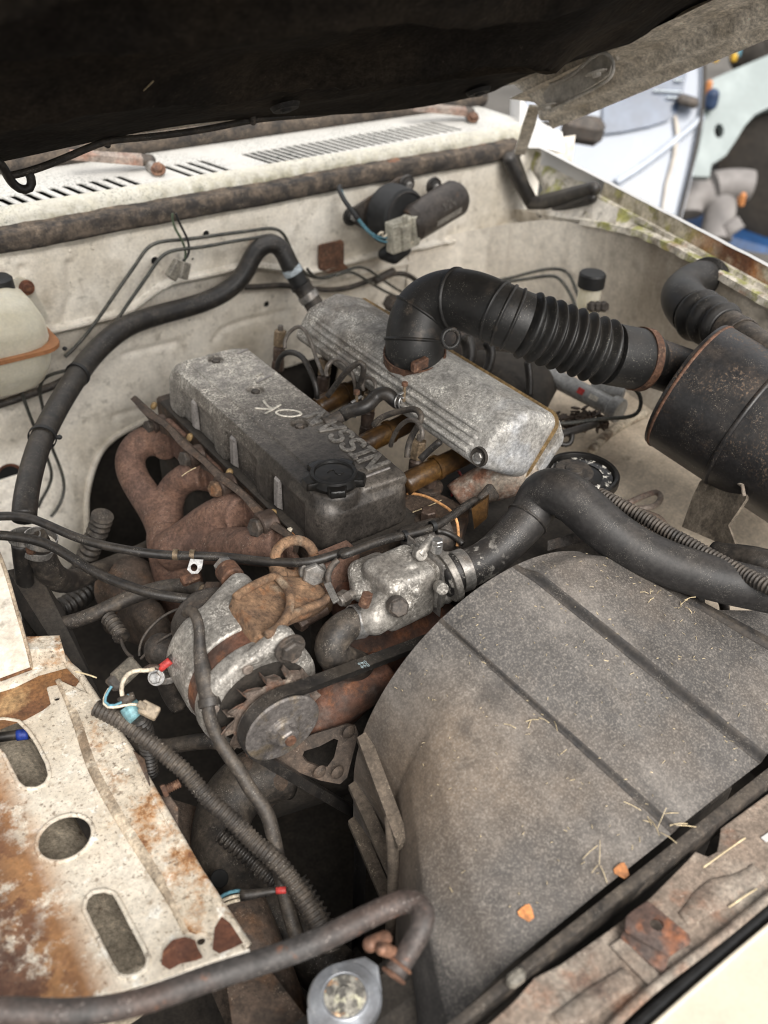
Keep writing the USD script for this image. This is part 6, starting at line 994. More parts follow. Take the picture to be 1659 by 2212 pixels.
hn_ = thing('taped_harness', 'ribbed harness branch wrapped in faded blue tape', 'cable harness'); hn_.add('tape', tube(PP('B2', [(850, 1195), (880, 1235), (915, 1275)], 'd', .91), [.0095, .0105, .0095], 18), M['teal'], True); hn_.add('ribbed_sleeve', tube(PP('B2', [(830, 1130), (850, 1180)], 'd', .905), .0085, 16), M['rubberdusty'], True); hn_.add('ribbed_sleeve', tube(PP('B2', [(910, 1270), (950, 1340), (975, 1420), (990, 1560), (1000, 1640)], 'd', [.91, .93, .96]), .0082, 18, corr=(.005, .0022)), M['rubber'], True)
mh = PP('B2', [(640, 1215), (720, 1255), (800, 1300), (880, 1355), (960, 1415), (1050, 1485), (1150, 1570), (1230, 1640)], 'd', [.92, .91, .90]) + PP('R7', [(830, 130), (920, 230), (1010, 310), (1100, 400), (1180, 470), (1250, 550), (1310, 640), (1360, 720), (1400, 800), (1430, 880)], 'd', [.90, .89, .87, .85])
solo('ribbed_harness', tube(mh, [.0082, .0082, .0084, .0088, .0092, .0098], 20, corr=(.0046, .0012)), M['rubberdusty'], 'long ribbed grey cable harness running down the middle left beside the tray', 'cable harness', smooth=True)
hose('ribbed_harness', 'R7', [(955, 365), (1020, 420), (1090, 480), (1160, 545), (1240, 600)], 'd', [.93, .90], .0075, 'rubber', 'short split ribbed sleeve behind the long grey harness', 'cable harness', corr=(.006, .003))
hose('ribbed_harness', 'R7', [(1290, 560), (1340, 640), (1390, 720), (1430, 800)], 'd', [.885, .87], .0075, 'rubber', 'open split sleeve lying along the right of the long grey harness', 'cable harness', corr=(.006, .003))
acb = thing('alternator_cable', 'thick taped grey cable dropping from the alternator past its pulley', 'cable')
ck = PP('B2', [(1235, 590), (1255, 565), (1290, 590), (1320, 680), (1325, 800), (1340, 930), (1370, 1060), (1390, 1180)], 'd', [.93, .915, .905, .895]); acb.add('sleeve', tube(ck, [.0052, .0055, .0056, .0058, .0068, .0088, .0096, .0096], 18), M['rubberdusty'], True)
acb.add('cable', tube([ck[-1]] + PP('B2', [(1385, 1240), (1430, 1380), (1510, 1520), (1600, 1650)], 'd', [.895, .90, .90]) + PP('R7', [(1075, 160), (1150, 270), (1180, 370), (1200, 470), (1225, 600), (1255, 720), (1290, 830), (1310, 900)], 'd', [.90, .90, .89]), [.0066, .0070, .0074, .0078, .0080], 18), M['rubberdusty'], True)
acb.add('tape_end', clamp_band(ck[-1], ck[-1] - ck[-2], .0098, .008, .0015, 24), M['rubber'])
sb = thing('rusty_stud_bracket', 'bent rusty strap with a threaded stud beside the tray edge', 'bracket'); sb.add('strap', thicken(trimesh.Trimesh(np.array([P('R7', u, v, d=w) for u, v, w in [(575, 5, .90), (625, 40, .905), (650, 150, .90), (690, 200, .895), (735, 200, .895), (770, 250, .89), (770, 360, .875), (740, 300, .88), (700, 250, .885), (655, 175, .895)]]), [[0, 1, 9], [1, 2, 9], [2, 3, 9], [3, 8, 9], [3, 4, 8], [4, 5, 7], [4, 7, 8], [5, 6, 7]], process=False), V(.001, .003, -.002)), M['oily'], False)
pz = P('R7', 700, 180, d=.893); pz2 = P('R7', 778, 142, d=.90); sb.add('stud', tube([pz, pz2], .0042, 14, corr=(.0022, .0011)), M['rustband'], True); sb.add('stud_nut', hexnut(pz, pz2 - pz, .0068, .005), M['rustband'])
dw = thing('cut_wires', 'cut blue and beige wires in black heat-shrink with a red cap', 'wire')
for w, m in (([(930, 655), (980, 620), (1045, 608)], 'bluewire'), ([(935, 668), (985, 640), (1045, 628)], 'whitewire'), ([(945, 682), (990, 660), (1045, 645)], 'whitewire')): dw.add('wire', tube(PP('R7', w, 'd', .86), .0017, 8), M[m], True)
dw.add('heat_shrink', tube(PP('R7', [(1040, 628), (1110, 620), (1160, 612), (1195, 608)], 'd', .855), [.0056, .0048, .0038, .0030], 14), M['rubber'], True); dw.add('red_cap', tube(PP('R7', [(1193, 608), (1235, 605)], 'd', .854), .0032, 12), M['redwire'], True)
solo('straw', tube(PP('R5', [(325, 795), (370, 806), (418, 822)], 'd', .95), .0009, 6), M['straw'], 'pale straw stalk lying beside the top of the battery tray', 'straw', smooth=True)

# ================================================================== FRONT EDGE, RADIATOR
ovh = thing('overflow_hose', 'rust-brown curved rubber hose crossing the bottom to the radiator neck', 'hose')
op = [P('R7', u, v, d=w) for u, v, w in [(-150, 1150, .64), (0, 1130, .645), (200, 1135, .65), (420, 1125, .655), (650, 1075, .665), (850, 1005, .675), (1050, 940, .69), (1250, 875, .705), (1450, 790, .715), (1600, 715, .725), (1700, 670, .73), (1770, 655, .73), (1820, 680, .725), (1830, 735, .715), (1795, 820, .71), (1740, 910, .705), (1700, 975, .70)]]
ovh.add('hose', tube(op, [.0098, .0098, .0096, .0094, .0094, .0095, .0095, .0095, .0096, .0092, .0088, .0086], 22), M['hoserust'] if 'hoserust' in M else M['rubberdusty'], True)
oq = spline(op, .003)
for u, v in ((1730, 920), (1695, 962)):
    i = int(np.argmin([np.hypot(*(np.array(_px(q)) - (u * .5, 1620 + v * .5))) for q in oq])); ovh.add('clip_wire', lathe([(.0092 + .0014 * math.cos(t), .0014 * math.sin(t)) for t in np.linspace(0, 6.283, 9)], oq[i], oq[min(i + 1, len(oq) - 1)] - oq[i - 1], 28), M['copper'], True)
q = P('R7', 1600, 840, d=.705); ovh.add('clip_ears', cat_([ballhull([q, q + V(.014, .0, -.006)], .006), ballhull([q + V(.004, -.01, .004), q + V(.012, -.012, -.006)], .005)]), M['copper'], True)
rad = thing('radiator', 'black radiator top tank with a weathered metal filler cap', 'radiator')
rc = P('R7', 1490, 1065, d=.74)
rad.add('filler_neck', lathe([(.020, -.045), (.020, -.014), (.028, -.012), (.028, -.008), (0, -.008)], rc, (0, 0, 1), 40), M['iron'], 35)
cap = rad.add('cap', lathe([(.0285, -.010), (.0300, -.009), (.0305, -.004), (.0285, -.0005), (.021, .001), (.019, .0025), (.0175, .0015), (.0, .001)], rc, (0, 0, 1), 56), M['capmetal'], 35)
for t in (.35, 3.5): dx = V(math.cos(t), math.sin(t), 0); e = V(-math.sin(t), math.cos(t), 0); cap.add('ear', (hull(np.vstack([ballhull([rc + dx * .035 + e * w_ + V(0, 0, -.006)], .0040).vertices if w_ is not None else ballhull([rc + dx * .022 + e * y_ + V(0, 0, -.006)], .0040).vertices for w_, y_ in ((.005, 0), (-.005, 0), (None, .017), (None, -.017))]))), M['capmetal'], 40)
cap.add('crusty_centre', lathe([(0, .0045), (.006, .0045), (.008, .0028), (.0165, .0026), (.0175, .0012)], rc, (0, 0, 1), 40), M['caprust'], 35)
rad.add('top_tank', box((rc[0] + .05, rc[1] - .0, rc[2] - .075), (.36, .06, .06), r=.015), M['dark'])
rad.add('core', box((rc[0] + .2, rc[1] - .0, .50), (.62, .05, .44), r=.003), M['dark'])
solo('radiator_brace', hull([P('R7', u, v, d=w) for u, v, w in [(980, 1030, .82), (1130, 900, .86), (1320, 1150, .80), (1290, 1300, .78), (1020, 1300, .78)]] + [P('R7', 1100, 1100, d=.9)]), M['oily'], 'rusty brown body brace below the curved hose', 'brace')

Zs = .842
st = thing('front_seal', 'long black rubber sealing strip along the front edge of the fan shroud', 'rubber seal')
e0, e1_ = P('R8', -250, 1420, z=Zs + .008), P('R8', 1900, 60, z=Zs + .018)
sx = np.linspace(.17, .80, 60); ysl = lambda x: np.interp(x, [e0[0], e1_[0]], [P('R8', 300, 1184, z=Zs)[1] + .006, P('R8', 1659, 110, z=Zs)[1] + .006])
yr0, yr1, yf0, yf1 = P('R8', 640, 850, z=Zs + .010), P('R8', 1600, 90, z=Zs + .010), P('R8', 690, 925, z=Zs), P('R8', 1659, 165, z=Zs)
yre_ = lambda x: yr0[1] + (x - yr0[0]) * (yr1[1] - yr0[1]) / (yr1[0] - yr0[0]); yre = lambda x: yfr(x) + .72 * (yre_(x) - yfr(x)); yfr = lambda x: yf0[1] + (x - yf0[0]) * (yf1[1] - yf0[1]) / (yf1[0] - yf0[0])
st.add('strip', grid(lambda U, W: np.stack([U, yfr(U) + (yre(U) - yfr(U)) * np.interp(W, range(6), [0, 0, .12, .55, 1, 1.25]), Zs + np.interp(W, range(6), [-.016, .004, .0065, .0072, .0068, -.004]) - .005 * sm(.33, .26, U)]), sx, np.arange(6)), M['rubberdusty'], 30)
q = P('R8', 570, 985, z=Zs + .012); st.add('white_clip', box(q, (.016, .010, .012), r=.003), M['greyplast'])
sl_ = thing('slam_panel', 'rusty bonnet slam panel along the front with bracket and holes', 'front panel')
xl, xr = .16, .85
yb_ = lambda x: ysl(x) - .022
nt = [P('R8', u, v, z=Zs) for u, v in [(1410, 465), (1415, 430), (1445, 400), (1440, 340)]]
SP = lambda u, v: P('R8', u, v, z=Zs)[:2]
op_ = [SP(380, 1250), SP(560, 1090), SP(650, 985), SP(760, 930), SP(1000, 760), SP(1150, 640), SP(1310, 480), SP(1345, 440), SP(1400, 462), SP(1440, 440), SP(1450, 390), SP(1455, 340), SP(1659, 190), SP(2000, -50), SP(2000, 420), SP(1659, 640), SP(1500, 760), SP(1300, 900), SP(1050, 1120), SP(900, 1280), SP(800, 1400), SP(300, 1400)]
hl = [Point(SP(1412, 660)).buffer(.0045), Point(SP(1178, 752)).buffer(.0045)]
pg = Polygon(op_).buffer(0)
pm = trimesh.creation.extrude_polygon(pg.difference(hl[0]), .003, engine='earcut'); pm.apply_translation((0, 0, Zs - .003)); sl_.add('plate', pm, M['slam'], 20)
rid = [P('R8', u, v, z=Zs) for u, v in [(760, 1190), (900, 1090), (1060, 985)]]; sl_.add('pressed_rib', tube(rid, [.009, .010, .009], 16, flat=.5), M['slam'], True)
rid = [P('R8', u, v, z=Zs) for u, v in [(1290, 730), (1360, 680), (1412, 640), (1520, 590), (1620, 520)]]; sl_.add('pressed_rib', tube(rid, [.006, .011, .014, .010, .008], 16, flat=.35), M['slam'], True)
sl_.add('front_lip', tube([P('R8', u, v, z=Zs + .003) for u, v in [(900, 1290), (1050, 1130), (1200, 1000), (1400, 850), (1659, 640), (1900, 450)]], .004, 10), M['slam'], True)
bk_ = [P('R8', u, v, z=Zs + .014) for u, v in [(1045, 720), (1080, 690), (1140, 650), (1320, 800), (1325, 830), (1230, 890), (1040, 780)]]
bra = sl_.add('latch_bracket', plate3(bk_, .003, [(P('R8', 1178, 752, z=Zs + .014), .0055)], n=(0, 0, -1), rnd=.002), M['slamdark'])
fl_ = [P('R8', u, v, z=w) for u, v, w in [(1035, 770, Zs + .013), (1235, 885, Zs + .013), (1205, 975, Zs + .001), (1020, 820, Zs + .001)]]; bra.add('flange', plate3(fl_, .002), M['slamdark'])
fl2 = [P('R8', u, v, z=Zs + .0015) for u, v in [(975, 850), (1025, 815), (1195, 985), (1150, 1030)]]; sl_.add('foot_plate', plate3(fl2, .002, n=(0, 0, 1)), M['slam'])
sl_.add('hanging_flange', box((.5, .10, .78), (.8, .004, .11)), M['slam']) if False else None
solo('sticker', plate3([P('R8', u, v, z=Zs + .0012) for u, v in [(1628, 380), (1700, 330), (1720, 370), (1650, 400)]], .0006, n=(0, 0, 1)), M['skin'], 'small white sticker on the rusty front panel at the right edge', 'sticker')
gp = [P('R8', u, v, z=Zs + .004) for u, v in [(1000, 1340), (1170, 1190), (1400, 985), (1659, 765), (2000, 470), (2000, 1400)]]
fp = thing('grille_panel', 'cream painted front body panel at the bottom right corner', 'body panel'); m_ = plate3(gp, .05, n=(0, 0, -1)); fp.add('panel', m_, M['cream'], 20)
fp.add('edge_bead', tube([q + V(0, 0, .001) for q in gp[:5]], .0022, 8), M['cream'], True)
gs = solo('gap_seal', tube([P('R8', u, v, z=Zs - .006) for u, v in [(900, 1380), (1110, 1180), (1360, 960), (1659, 705), (1950, 470)]], .0055, 10), M['blackplast'], 'thin black rubber gap strip between rusty panel and cream panel', 'rubber seal', smooth=True)

# ================================================================== RIGHT SIDE
ps = thing('steering_reservoir', 'round black oily power steering reservoir between plenum and wing', 'fluid reservoir')
pq_ = P('R4', 855, 1068, z=.905); Rp = .0495
ps.add('pot', lathe([(0, -.10), (Rp - .012, -.10), (Rp - .006, -.03), (Rp - .003, -.012), (Rp, -.010), (Rp, .0), (Rp - .002, .002), (Rp - .006, .001), (Rp - .008, -.005), (0, -.004)], pq_, (0, 0, 1), 56), M['oilcap'], 30)
cpc = pq_ + V(-.012, .004, 0); lid_ = ps.add('cap', lathe([(.026, -.005), (.026, .004), (.0235, .007), (.012, .007), (.011, .0085), (0, .0085)], cpc, (0, 0, 1), 44), M['plastdark'], 30)
for a, c in ((.0, .0), (.7, .8)):
    pass
M['scum'] = mat('wet_dirt_on_black', (.012, .011, .010), [dict(c=(.55, .52, .46), s=120, lo=.54, hi=.60, k=.9, det=5.)], rough=.25, bump=(140, .5))
ps.add('dirty_rim', lathe([(.028, -.0035), (.0405, -.0035)], pq_, (0, 0, 1), 56), M['scum'], True)
loop_ = [P('B4', u, v, z=.80) for u, v in [(600, 590), (680, 555), (770, 520), (815, 515), (840, 540), (825, 590), (770, 625), (690, 635), (620, 640)]]
solo('steel_loop', tube(loop_, .0045, 12), M['rustarm'], 'rusty bent steel pipe loop beside the steering reservoir', 'pipe', smooth=True)
rh = PP('B4', [(380, 530), (480, 580), (620, 655), (780, 745), (920, 830), (1060, 905), (1200, 985), (1340, 1060), (1480, 1135), (1600, 1200), (1750, 1280)], 'd', [1.08, 1.03, .98, .93])
solo('ribbed_conduit', tube(rh, .0076, 20, corr=(.0046, .0016)), M['rubberdusty'], 'ribbed black conduit lying on the thick radiator hose at the right', 'cable harness', smooth=True)
hose('side_hose', 'B4', [(1240, 945), (1330, 975), (1450, 1000), (1560, 1030), (1720, 1060)], 'd', [1.06, 1.02], [.010, .013, .016, .016], 'rubber', 'grey hose behind the ribbed conduit at the right edge', 'hose', seg=20)
hose('loop_hose', 'B4', [(1020, 1240), (1080, 1260), (1125, 1300), (1135, 1370), (1130, 1450), (1125, 1560)], 'd', [1.08, 1.08, 1.10], .007, 'rubber', 'black bent hose behind the top corner of the shroud', 'hose')
hose('loop_hose', 'B4', [(1220, 1270), (1290, 1300), (1320, 1350), (1330, 1430), (1330, 1560)], 'd', [1.08, 1.08, 1.10], .006, 'rubber', 'thin dark hose behind the shroud, right of the bent one', 'hose')
solo('lower_wing', hull([P('B4', u, v, d=w) for u, v, w in [(720, 1150, 1.16), (1000, 1170, 1.15), (1700, 1280, 1.1), (1720, 1480, 1.08), (1000, 1450, 1.12)]] + [P('B4', 1300, 1400, d=1.25)]), M['archtop'], 'beige panel visible between hose and shroud at the right', 'panel')
pbm = thing('steering_pump', 'dull grey pump body seen between hose and shroud', 'pump')
pbm.add('body', ballhull([P('B4', 640, 760, d=1.10), P('B4', 760, 800, d=1.10), P('B4', 690, 860, d=1.10)], .022), M['darkbrown'], True); pbm.add('bracket', hull([P('B4', u, v, d=1.08) for u, v in [(-20, 880), (230, 810), (330, 870), (-20, 960)]] + [P('B4', 100, 900, d=1.14)]), M['iron'])
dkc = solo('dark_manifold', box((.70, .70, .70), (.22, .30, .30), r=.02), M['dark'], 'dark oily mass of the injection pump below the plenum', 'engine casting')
solo('red_wire', tube(PP('A5', [(1020, 500), (1040, 545), (1020, 590), (985, 630), (975, 670)], 'z', .86), .0018, 8), M['redwire'], 'thin red wire in the gap below the plenum', 'wire', smooth=True)
solo('orange_wire', tube(PP('A5', [(662, 655), (740, 660), (830, 690), (910, 735), (965, 775), (1005, 840), (1018, 920), (1010, 1020)], 'z', [.885, .90, .91, .90]), .0018, 10), M['orangewire'], 'orange wire arching over the head right of the valve cover', 'wire', smooth=True)
hose('thin_black_wire', 'A5', [(870, 920), (930, 925), (990, 955), (1050, 1005)], 'z', [.915, .905], .0036, 'rubber', 'thin black wire below the long cable near the orange wire', 'wire', seg=10)
solo('coolant_elbow', tube(PP('A5', [(620, 1010), (720, 985), (860, 960), (980, 930)], 'd', 1.09), [.018, .022, .024, .02], 20), M['iron'], 'dark grey casting under the cable in front of the head', 'engine casting', smooth=True)
solo('red_bracket', box(P('A5', 165, 1235, d=1.07), (.05, .03, .075), r=.003), M['castrust'], 'maroon block left of the thermostat housing', 'engine casting')
solo('straw', tube(PP('A5', [(700, 785), (800, 745), (900, 700)], 'z', .882), .0006, 6), M['straw'], 'pale straw across the oily head right of the valve cover', 'straw', smooth=True)
solo('straw', tube(PP('A1', [(192, 912), (230, 885), (277, 860)], 'z', .875), .0007, 6), M['straw'], 'pale straw lying on the exhaust manifold', 'straw', smooth=True)

# brake and clutch parts at the back right
br = thing('brake_reservoir', 'small translucent brake fluid bottle with a black cap at the right of the bulkhead', 'fluid reservoir'); q = P('R4', 898, 235, x=1.15); d_ = dep(q); r_ = 58 * .5 / FPX * d_
br.add('bottle', lathe([(0, -.075), (r_ * .7, -.075), (r_ * .75, -.05), (r_ * .85, -.045), (r_ * .85, -.012), (0, -.012)], q, (0, 0, 1), 32), M['tank'], 30); br.add('cap', lathe([(0, .012), (r_ * .9, .012), (r_, .009), (r_, -.012), (0, -.012)], q, (0, 0, 1), 40), M['blackplast'], 30)
br.add('outlet_clip', cat_([hexnut(P('R4', 890 + k * 25, 352, d=d_ - .02), (0, -1, .3), .009, .01) for k in range(3)]), M['iron'])
hc = thing('clutch_cylinder', 'silver hydraulic cylinder lying below the ribbed duct', 'hydraulic cylinder')
ca, cc_ = P('R4', 620, 600, z=.86), P('R4', 990, 790, z=.85); cd = unit(cc_ - ca); hc.add('barrel', cyl(ca, cc_, .0155, 28), M['silver'], 30); hc.add('end_cap', cyl(cc_ - cd * .004, cc_ + cd * .014, .0205, 32), M['silver'], 30)
c2 = P('R4', 1040, 722, z=.86); hc.add('side_barrel', cyl(P('R4', 900, 690, z=.86), c2, .014, 24), M['silver'], 30)
a_, n__ = ca + (cc_ - ca) * .62, unit(CAM - ca); n__ = unit(n__ - (n__ @ cd) * cd); hc.add('maker_mark', box(a_ + n__ * .0156 + cd * .01, (.012, .010, .0008), (cd, np.cross(n__, cd), n__), .0002), M['redwire'])
hc.add('maker_mark', box(a_ + n__ * .0156 + cd * .035, (.016, .008, .0008), (cd, np.cross(n__, cd), n__), .0002), M['chalk'])
bo = thing('brake_booster', 'black brake booster drum in shadow behind the ribbed duct', 'brake booster'); bo.add('drum', lathe([(0, 0), (.06, 0), (.10, .02), (.112, .05), (.112, .07), (.10, .1), (0, .1)], P('R4', 400, 560, y=1.18) + V(0, -.05, 0), (.0, 1, .0), 48), M['blackpaint'], 35)
bo.add('rod_tube', tube(PP('R4', [(350, 480), (370, 540), (350, 620)], 'd', 1.45), .012, 14), M['rubber'], True)
hose('black_hose', 'R4', [(440, 505), (462, 550), (455, 600), (440, 640)], 'd', 1.38, .0075, 'rubber', 'black hose dropping from under the ribbed duct', 'hose'); hose('black_hose', 'R4', [(620, 590), (628, 650), (628, 740)], 'd', 1.42, .006, 'rubber', 'black upright hose behind the silver cylinder', 'hose')
hose('brake_line', 'R4', [(470, 238), (560, 225), (680, 195), (750, 190), (790, 205), (820, 255), (850, 340), (870, 400)], 'd', [1.75, 1.65], .0031, 'linemetal', 'outer steel brake line curving down beside the brake fluid bottle', 'brake line', seg=10)
hose('brake_line', 'R4', [(470, 250), (580, 238), (690, 222), (745, 225), (785, 265), (815, 320), (835, 380)], 'd', [1.72, 1.62], .0031, 'linemetal', 'inner steel brake line beside the brake fluid bottle', 'brake line', seg=10)
hose('brake_line', 'R4', [(735, 855), (850, 850), (980, 835), (1090, 815), (1110, 760), (1090, 715), (1050, 705)], 'd', [1.38, 1.36], .0031, 'linemetal', 'thin pale pipe below the silver cylinder', 'brake line', seg=10)
hose('black_hose', 'R4', [(740, 910), (850, 880), (920, 855)], 'd', [1.36, 1.38], .006, 'rubber', 'thin black hose under the silver cylinder', 'hose'); hose('black_hose', 'R4', [(740, 935), (800, 945), (812, 900)], 'd', 1.36, .004, 'rubber', 'hooked black wire under the silver cylinder', 'wire')
hose('pale_pipe', 'R4', [(1130, 815), (1050, 850), (960, 910), (900, 975)], 'z', .80, .008, 'beigepipe', 'pale raised rib across the dusty wheel arch', 'pipe')
solo('servo_bracket', ballhull([P('R4', 560, 700, d=1.5), P('R4', 700, 640, d=1.55), P('R4', 620, 780, d=1.45), P('R4', 420, 620, d=1.5)], .03), M['dark'], 'dark grimy bracket below the ribbed duct', 'bracket', smooth=True)
solo('leaf_litter', cat_([box(P('R4', u, v, d=1.42) + rng.normal(0, .004, 3), (.014, .008, .003), frame(rng.normal(0, 1, 3)), .0008) for u, v in rng.uniform((760, 800), (960, 880), (70, 2))]), M['oily'], 'brown leaf litter below the silver cylinder', 'leaf litter', kind='stuff')
pn = thing('pipe_socket', 'dark hex socket on the bulkhead beside the plenum end', 'fitting'); q = P('A2', 650, 160, y=1.28); pn.add('socket', lathe([(.008, -.012), (.014, -.012), (.016, -.008), (.016, .01)], q, (0, 1, 0), 6), M['iron'], False); pn.add('bore', cyl(q, q + V(0, -.002, 0), .010), M['black'])

# ---- loose straw and chaff on the shroud
bits, ps_ = [], []
for k in range(230):
    T_, Y_ = rng.uniform(60, 150), rng.uniform(.24, .49); p = sh_fn(np.array([[T_]]), np.array([[Y_]])).reshape(3); t = rng.uniform(0, math.pi); L_ = rng.choice([.002, .003, .005, .009], p=[.5, .3, .15, .05])
    d = V(math.cos(t), math.sin(t), 0); pa = p + d * L_; tA = np.degrees(np.arctan2(pa[2] - cz, pa[0] - cx)); bits.append(tube([p + V(0, 0, .0010), p + d * L_ * .5 + V(0, 0, .0012), p + d * L_ + V(0, 0, .0010 - .1 * L_ * 0)], rng.uniform(.0002, .0004), 5, .01))
for f, u, v, n, sc in (('R6', 660, 985, 5, .012), ('R6', 570, 1000, 3, .010), ('R8', 1190, 300, 12, .018), ('R8', 915, 480, 4, .018), ('R6', 1140, 470, 4, .010), ('R6', 1275, 520, 4, .012)):
    w = int(np.argmin([np.hypot(*(np.array(_px(sh_fn(np.array([[T_]]), np.array([[Y_]])).reshape(3))) - (FR[f][0] + u / 2, FR[f][1] + v / 2))) for T_ in range(56, 140, 2) for Y_ in np.linspace(.235, .5, 30)])); T_, Y_ = list(range(56, 140, 2))[w // 30], np.linspace(.235, .5, 30)[w % 30]
    p = sh_fn(np.array([[float(T_)]]), np.array([[Y_]])).reshape(3)
    for _ in range(n): a = p + rng.normal(0, .006, 3) * (1, 1, .15) + V(0, 0, .002); d = unit(rng.normal(0, 1, 3) * (1, 1, .25)); L_ = sc * rng.uniform(.5, 1.4); bits.append(tube([a, a + d * L_ * .5 + V(0, 0, .0015), a + d * L_], .0004, 5, .01))
solo('chaff', cat_(bits), M['straw'], 'scattered straw and chaff lying on the dusty shroud', 'chaff', kind='stuff', smooth=False)
for (u, v), c, l in (((622, 712), 'orangebit', 'orange leaf scrap low on the shroud, left one'), ((1005, 540), 'orangebit', 'orange leaf scrap beside the black front strip')):
    w = min(((np.hypot(*(np.array(_px(sh_fn(np.array([[T_]]), np.array([[Y_]])).reshape(3))[:2]) - (829.5 + u / 2, 1620 + v / 2))), T_, Y_) for T_ in np.arange(90., 160, 2) for Y_ in np.linspace(.233, .5, 40))); p = sh_fn(np.array([[w[1]]]), np.array([[w[2]]])).reshape(3)
    pts = [(math.cos(t) * .006 * (1 + .3 * math.sin(3 * t)), math.sin(t) * .008 * (1 + .25 * math.cos(2 * t))) for t in np.linspace(0, 6.28, 14)[:-1]]; solo('leaf_scrap', prism(Polygon(pts).buffer(0), p + V(0, 0, .001), V(1, 0, .1), V(0, 1, .25), .0006), M[c], l, 'leaf')
for f, a, c, z, l in (('R8', (1380, 508), (1560, 380), Zs + .004, 'long pale straw across the rusty front panel, upper one'), ('R8', (1490, 680), (1610, 600), Zs + .004, 'long pale straw on the rusty front panel beside the hole')): solo('straw', tube([P(f, *a, z=z), (P(f, *a, z=z) + P(f, *c, z=z)) / 2 + V(0, 0, .001), P(f, *c, z=z)], .0008, 6), M['straw'], l, 'straw', smooth=True)

# ================================================================== BEYOND THE WING: other cars of the yard, out of focus
def Q(f, pts, d0, d1=None):
    """points of an upright wall: depth runs linearly across"""
    us = [p[0] for p in pts]; a, c = min(us), max(us); return [P(f, u, v, d=d0 + ((d1 or d0) - d0) * (u - a) / (c - a)) for u, v in pts]
van = thing('white_van', 'blurred bluish white vehicle door with dark blue window behind the wing', 'van')
n_v = P('B1', 700, 1200, d=1) - CAM; n_v = unit(V(n_v[0], n_v[1], 0))
van.add('door_skin', plate3([P('B1', u, v, d=3.0) for u, v in [(-250, 900), (100, 200), (1060, 300), (1190, 450), (1170, 900), (1080, 1350), (980, 1750), (700, 2100), (-250, 2100)]], .05, n=n_v), M['vanwhite'], 20)
van.add('window', plate3([P('B1', u, v, d=2.985) for u, v in [(400, 1020), (405, 600), (600, 300), (1075, 380), (1010, 720), (965, 850), (900, 915), (760, 960), (560, 1000)]], .01, n=n_v, rnd=.01), M['vanglass'], 20)
hd1 = van.add('door_handle', box(P('B1', 1050, 770, d=2.96), (.07, .03, .05), frame(n_v, (.3, 0, 1)), .01), M['iron']); 
van.add('swage_line', tube([P('B1', 500, 1390, d=2.99), P('B1', 800, 1190, d=2.99), P('B1', 1160, 890, d=2.99)], .012, 12), M['vanlight'], True)
van.add('rust_run', plate3([P('B1', u, v, d=2.984) for u, v in [(945, 880), (965, 880), (990, 1000), (960, 1200), (900, 1400), (860, 1640), (845, 1640), (880, 1400), (935, 1200), (960, 1010)]], .004, n=n_v), M['vanrust'], False)
van.add('door_gap', tube([P('B1', 1172, 460, d=2.98), P('B1', 1150, 900, d=2.98), P('B1', 1060, 1350, d=2.98), P('B1', 960, 1760, d=2.98)], .006, 8), M['dark'], True)
mir = solo('mirror_base', box(P('B1', 250, 985, d=2.6), (.12, .07, .09), frame(n_v, (0.1, 0, 1)), .02), M['iron'], 'blurred dark mirror base in front of the blue window', 'door mirror')
for k, (a, c) in enumerate((((790, 690), (1000, 700)), ((890, 740), (1000, 745)), ((950, 610), (1010, 612)))): van.add('window_scratch', tube([P('B1', *a, d=2.975), P('B1', *c, d=2.975)], .0035, 6), M['lightband'], True)
mc_ = thing('mint_car', 'blurred pale mint green car wing with a round hole and open wheel arch', 'car')
arch = [(1659 - 0, 820), (1560, 870), (1480, 960), (1420, 1060), (1340, 1180), (1230, 1250)]
mc_.add('wing', plate3([P('B1', u, v, d=3.3) for u, v in [(1160, 1000), (1200, 620), (1330, 560), (1659, 420), (2100, 300), (2100, 760)] + arch + [(1215, 1345), (1080, 1340), (1130, 1150)]], .04, [[P('B1', 1287 + 36 * math.cos(t), 995 + 55 * math.sin(t), d=3.3) for t in np.linspace(0, 6.28, 20)[:-1]]], n=n_v), M['mint'], 20)
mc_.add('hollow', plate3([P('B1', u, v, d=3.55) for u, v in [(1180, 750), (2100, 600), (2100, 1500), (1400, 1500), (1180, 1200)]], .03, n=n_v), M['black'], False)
mc_.add('wheel', lathe([(0, .0), (.20, 0), (.27, .03), (.28, .1), (.27, .17), (0, .17)], P('B1', 1850, 1300, d=3.45), n_v, 40), M['dark'], 35)
jk = solo('scrap_heap', cat_([ballhull([P('B1', u, v, d=3.7), P('B1', u + 60, v - 30, d=3.75)], r) for u, v, r in ((1560, 380, .10), (1640, 330, .12), (1480, 430, .06))]), M['dark'], 'blurred dark scrap parts above the mint car', 'scrap', smooth=True)
for u, v, m, l in ((1260, 455, 'yellow', 'blurred yellow scrap piece above the mint wing'), (1400, 450, 'yellow', 'second blurred yellow scrap above the mint wing, further right'), (1430, 415, 'bluewire', 'blurred light blue scrap above the mint wing'), (1200, 700, 'orangebit', 'blurred orange lamp between van and mint wing'), (1225, 790, 'navy', 'blurred blue-grey scrap between van and mint wing'), (1455, 1550, 'orangebit', 'blurred orange tag below the mint car')):
    q = P('B1', u, v, d=3.26 if v > 600 else 3.6); r_ = np.linalg.norm(P('B1', u + 30, v, d=3.3) - P('B1', u, v, d=3.3)); solo('scrap_piece', ballhull([q, q + V(0, 0, r_ * (.8 if v < 600 else 2)), q + n_v * .06], r_ * (.8 if m != 'navy' else 1.6)), M[m], l, 'scrap', smooth=True)
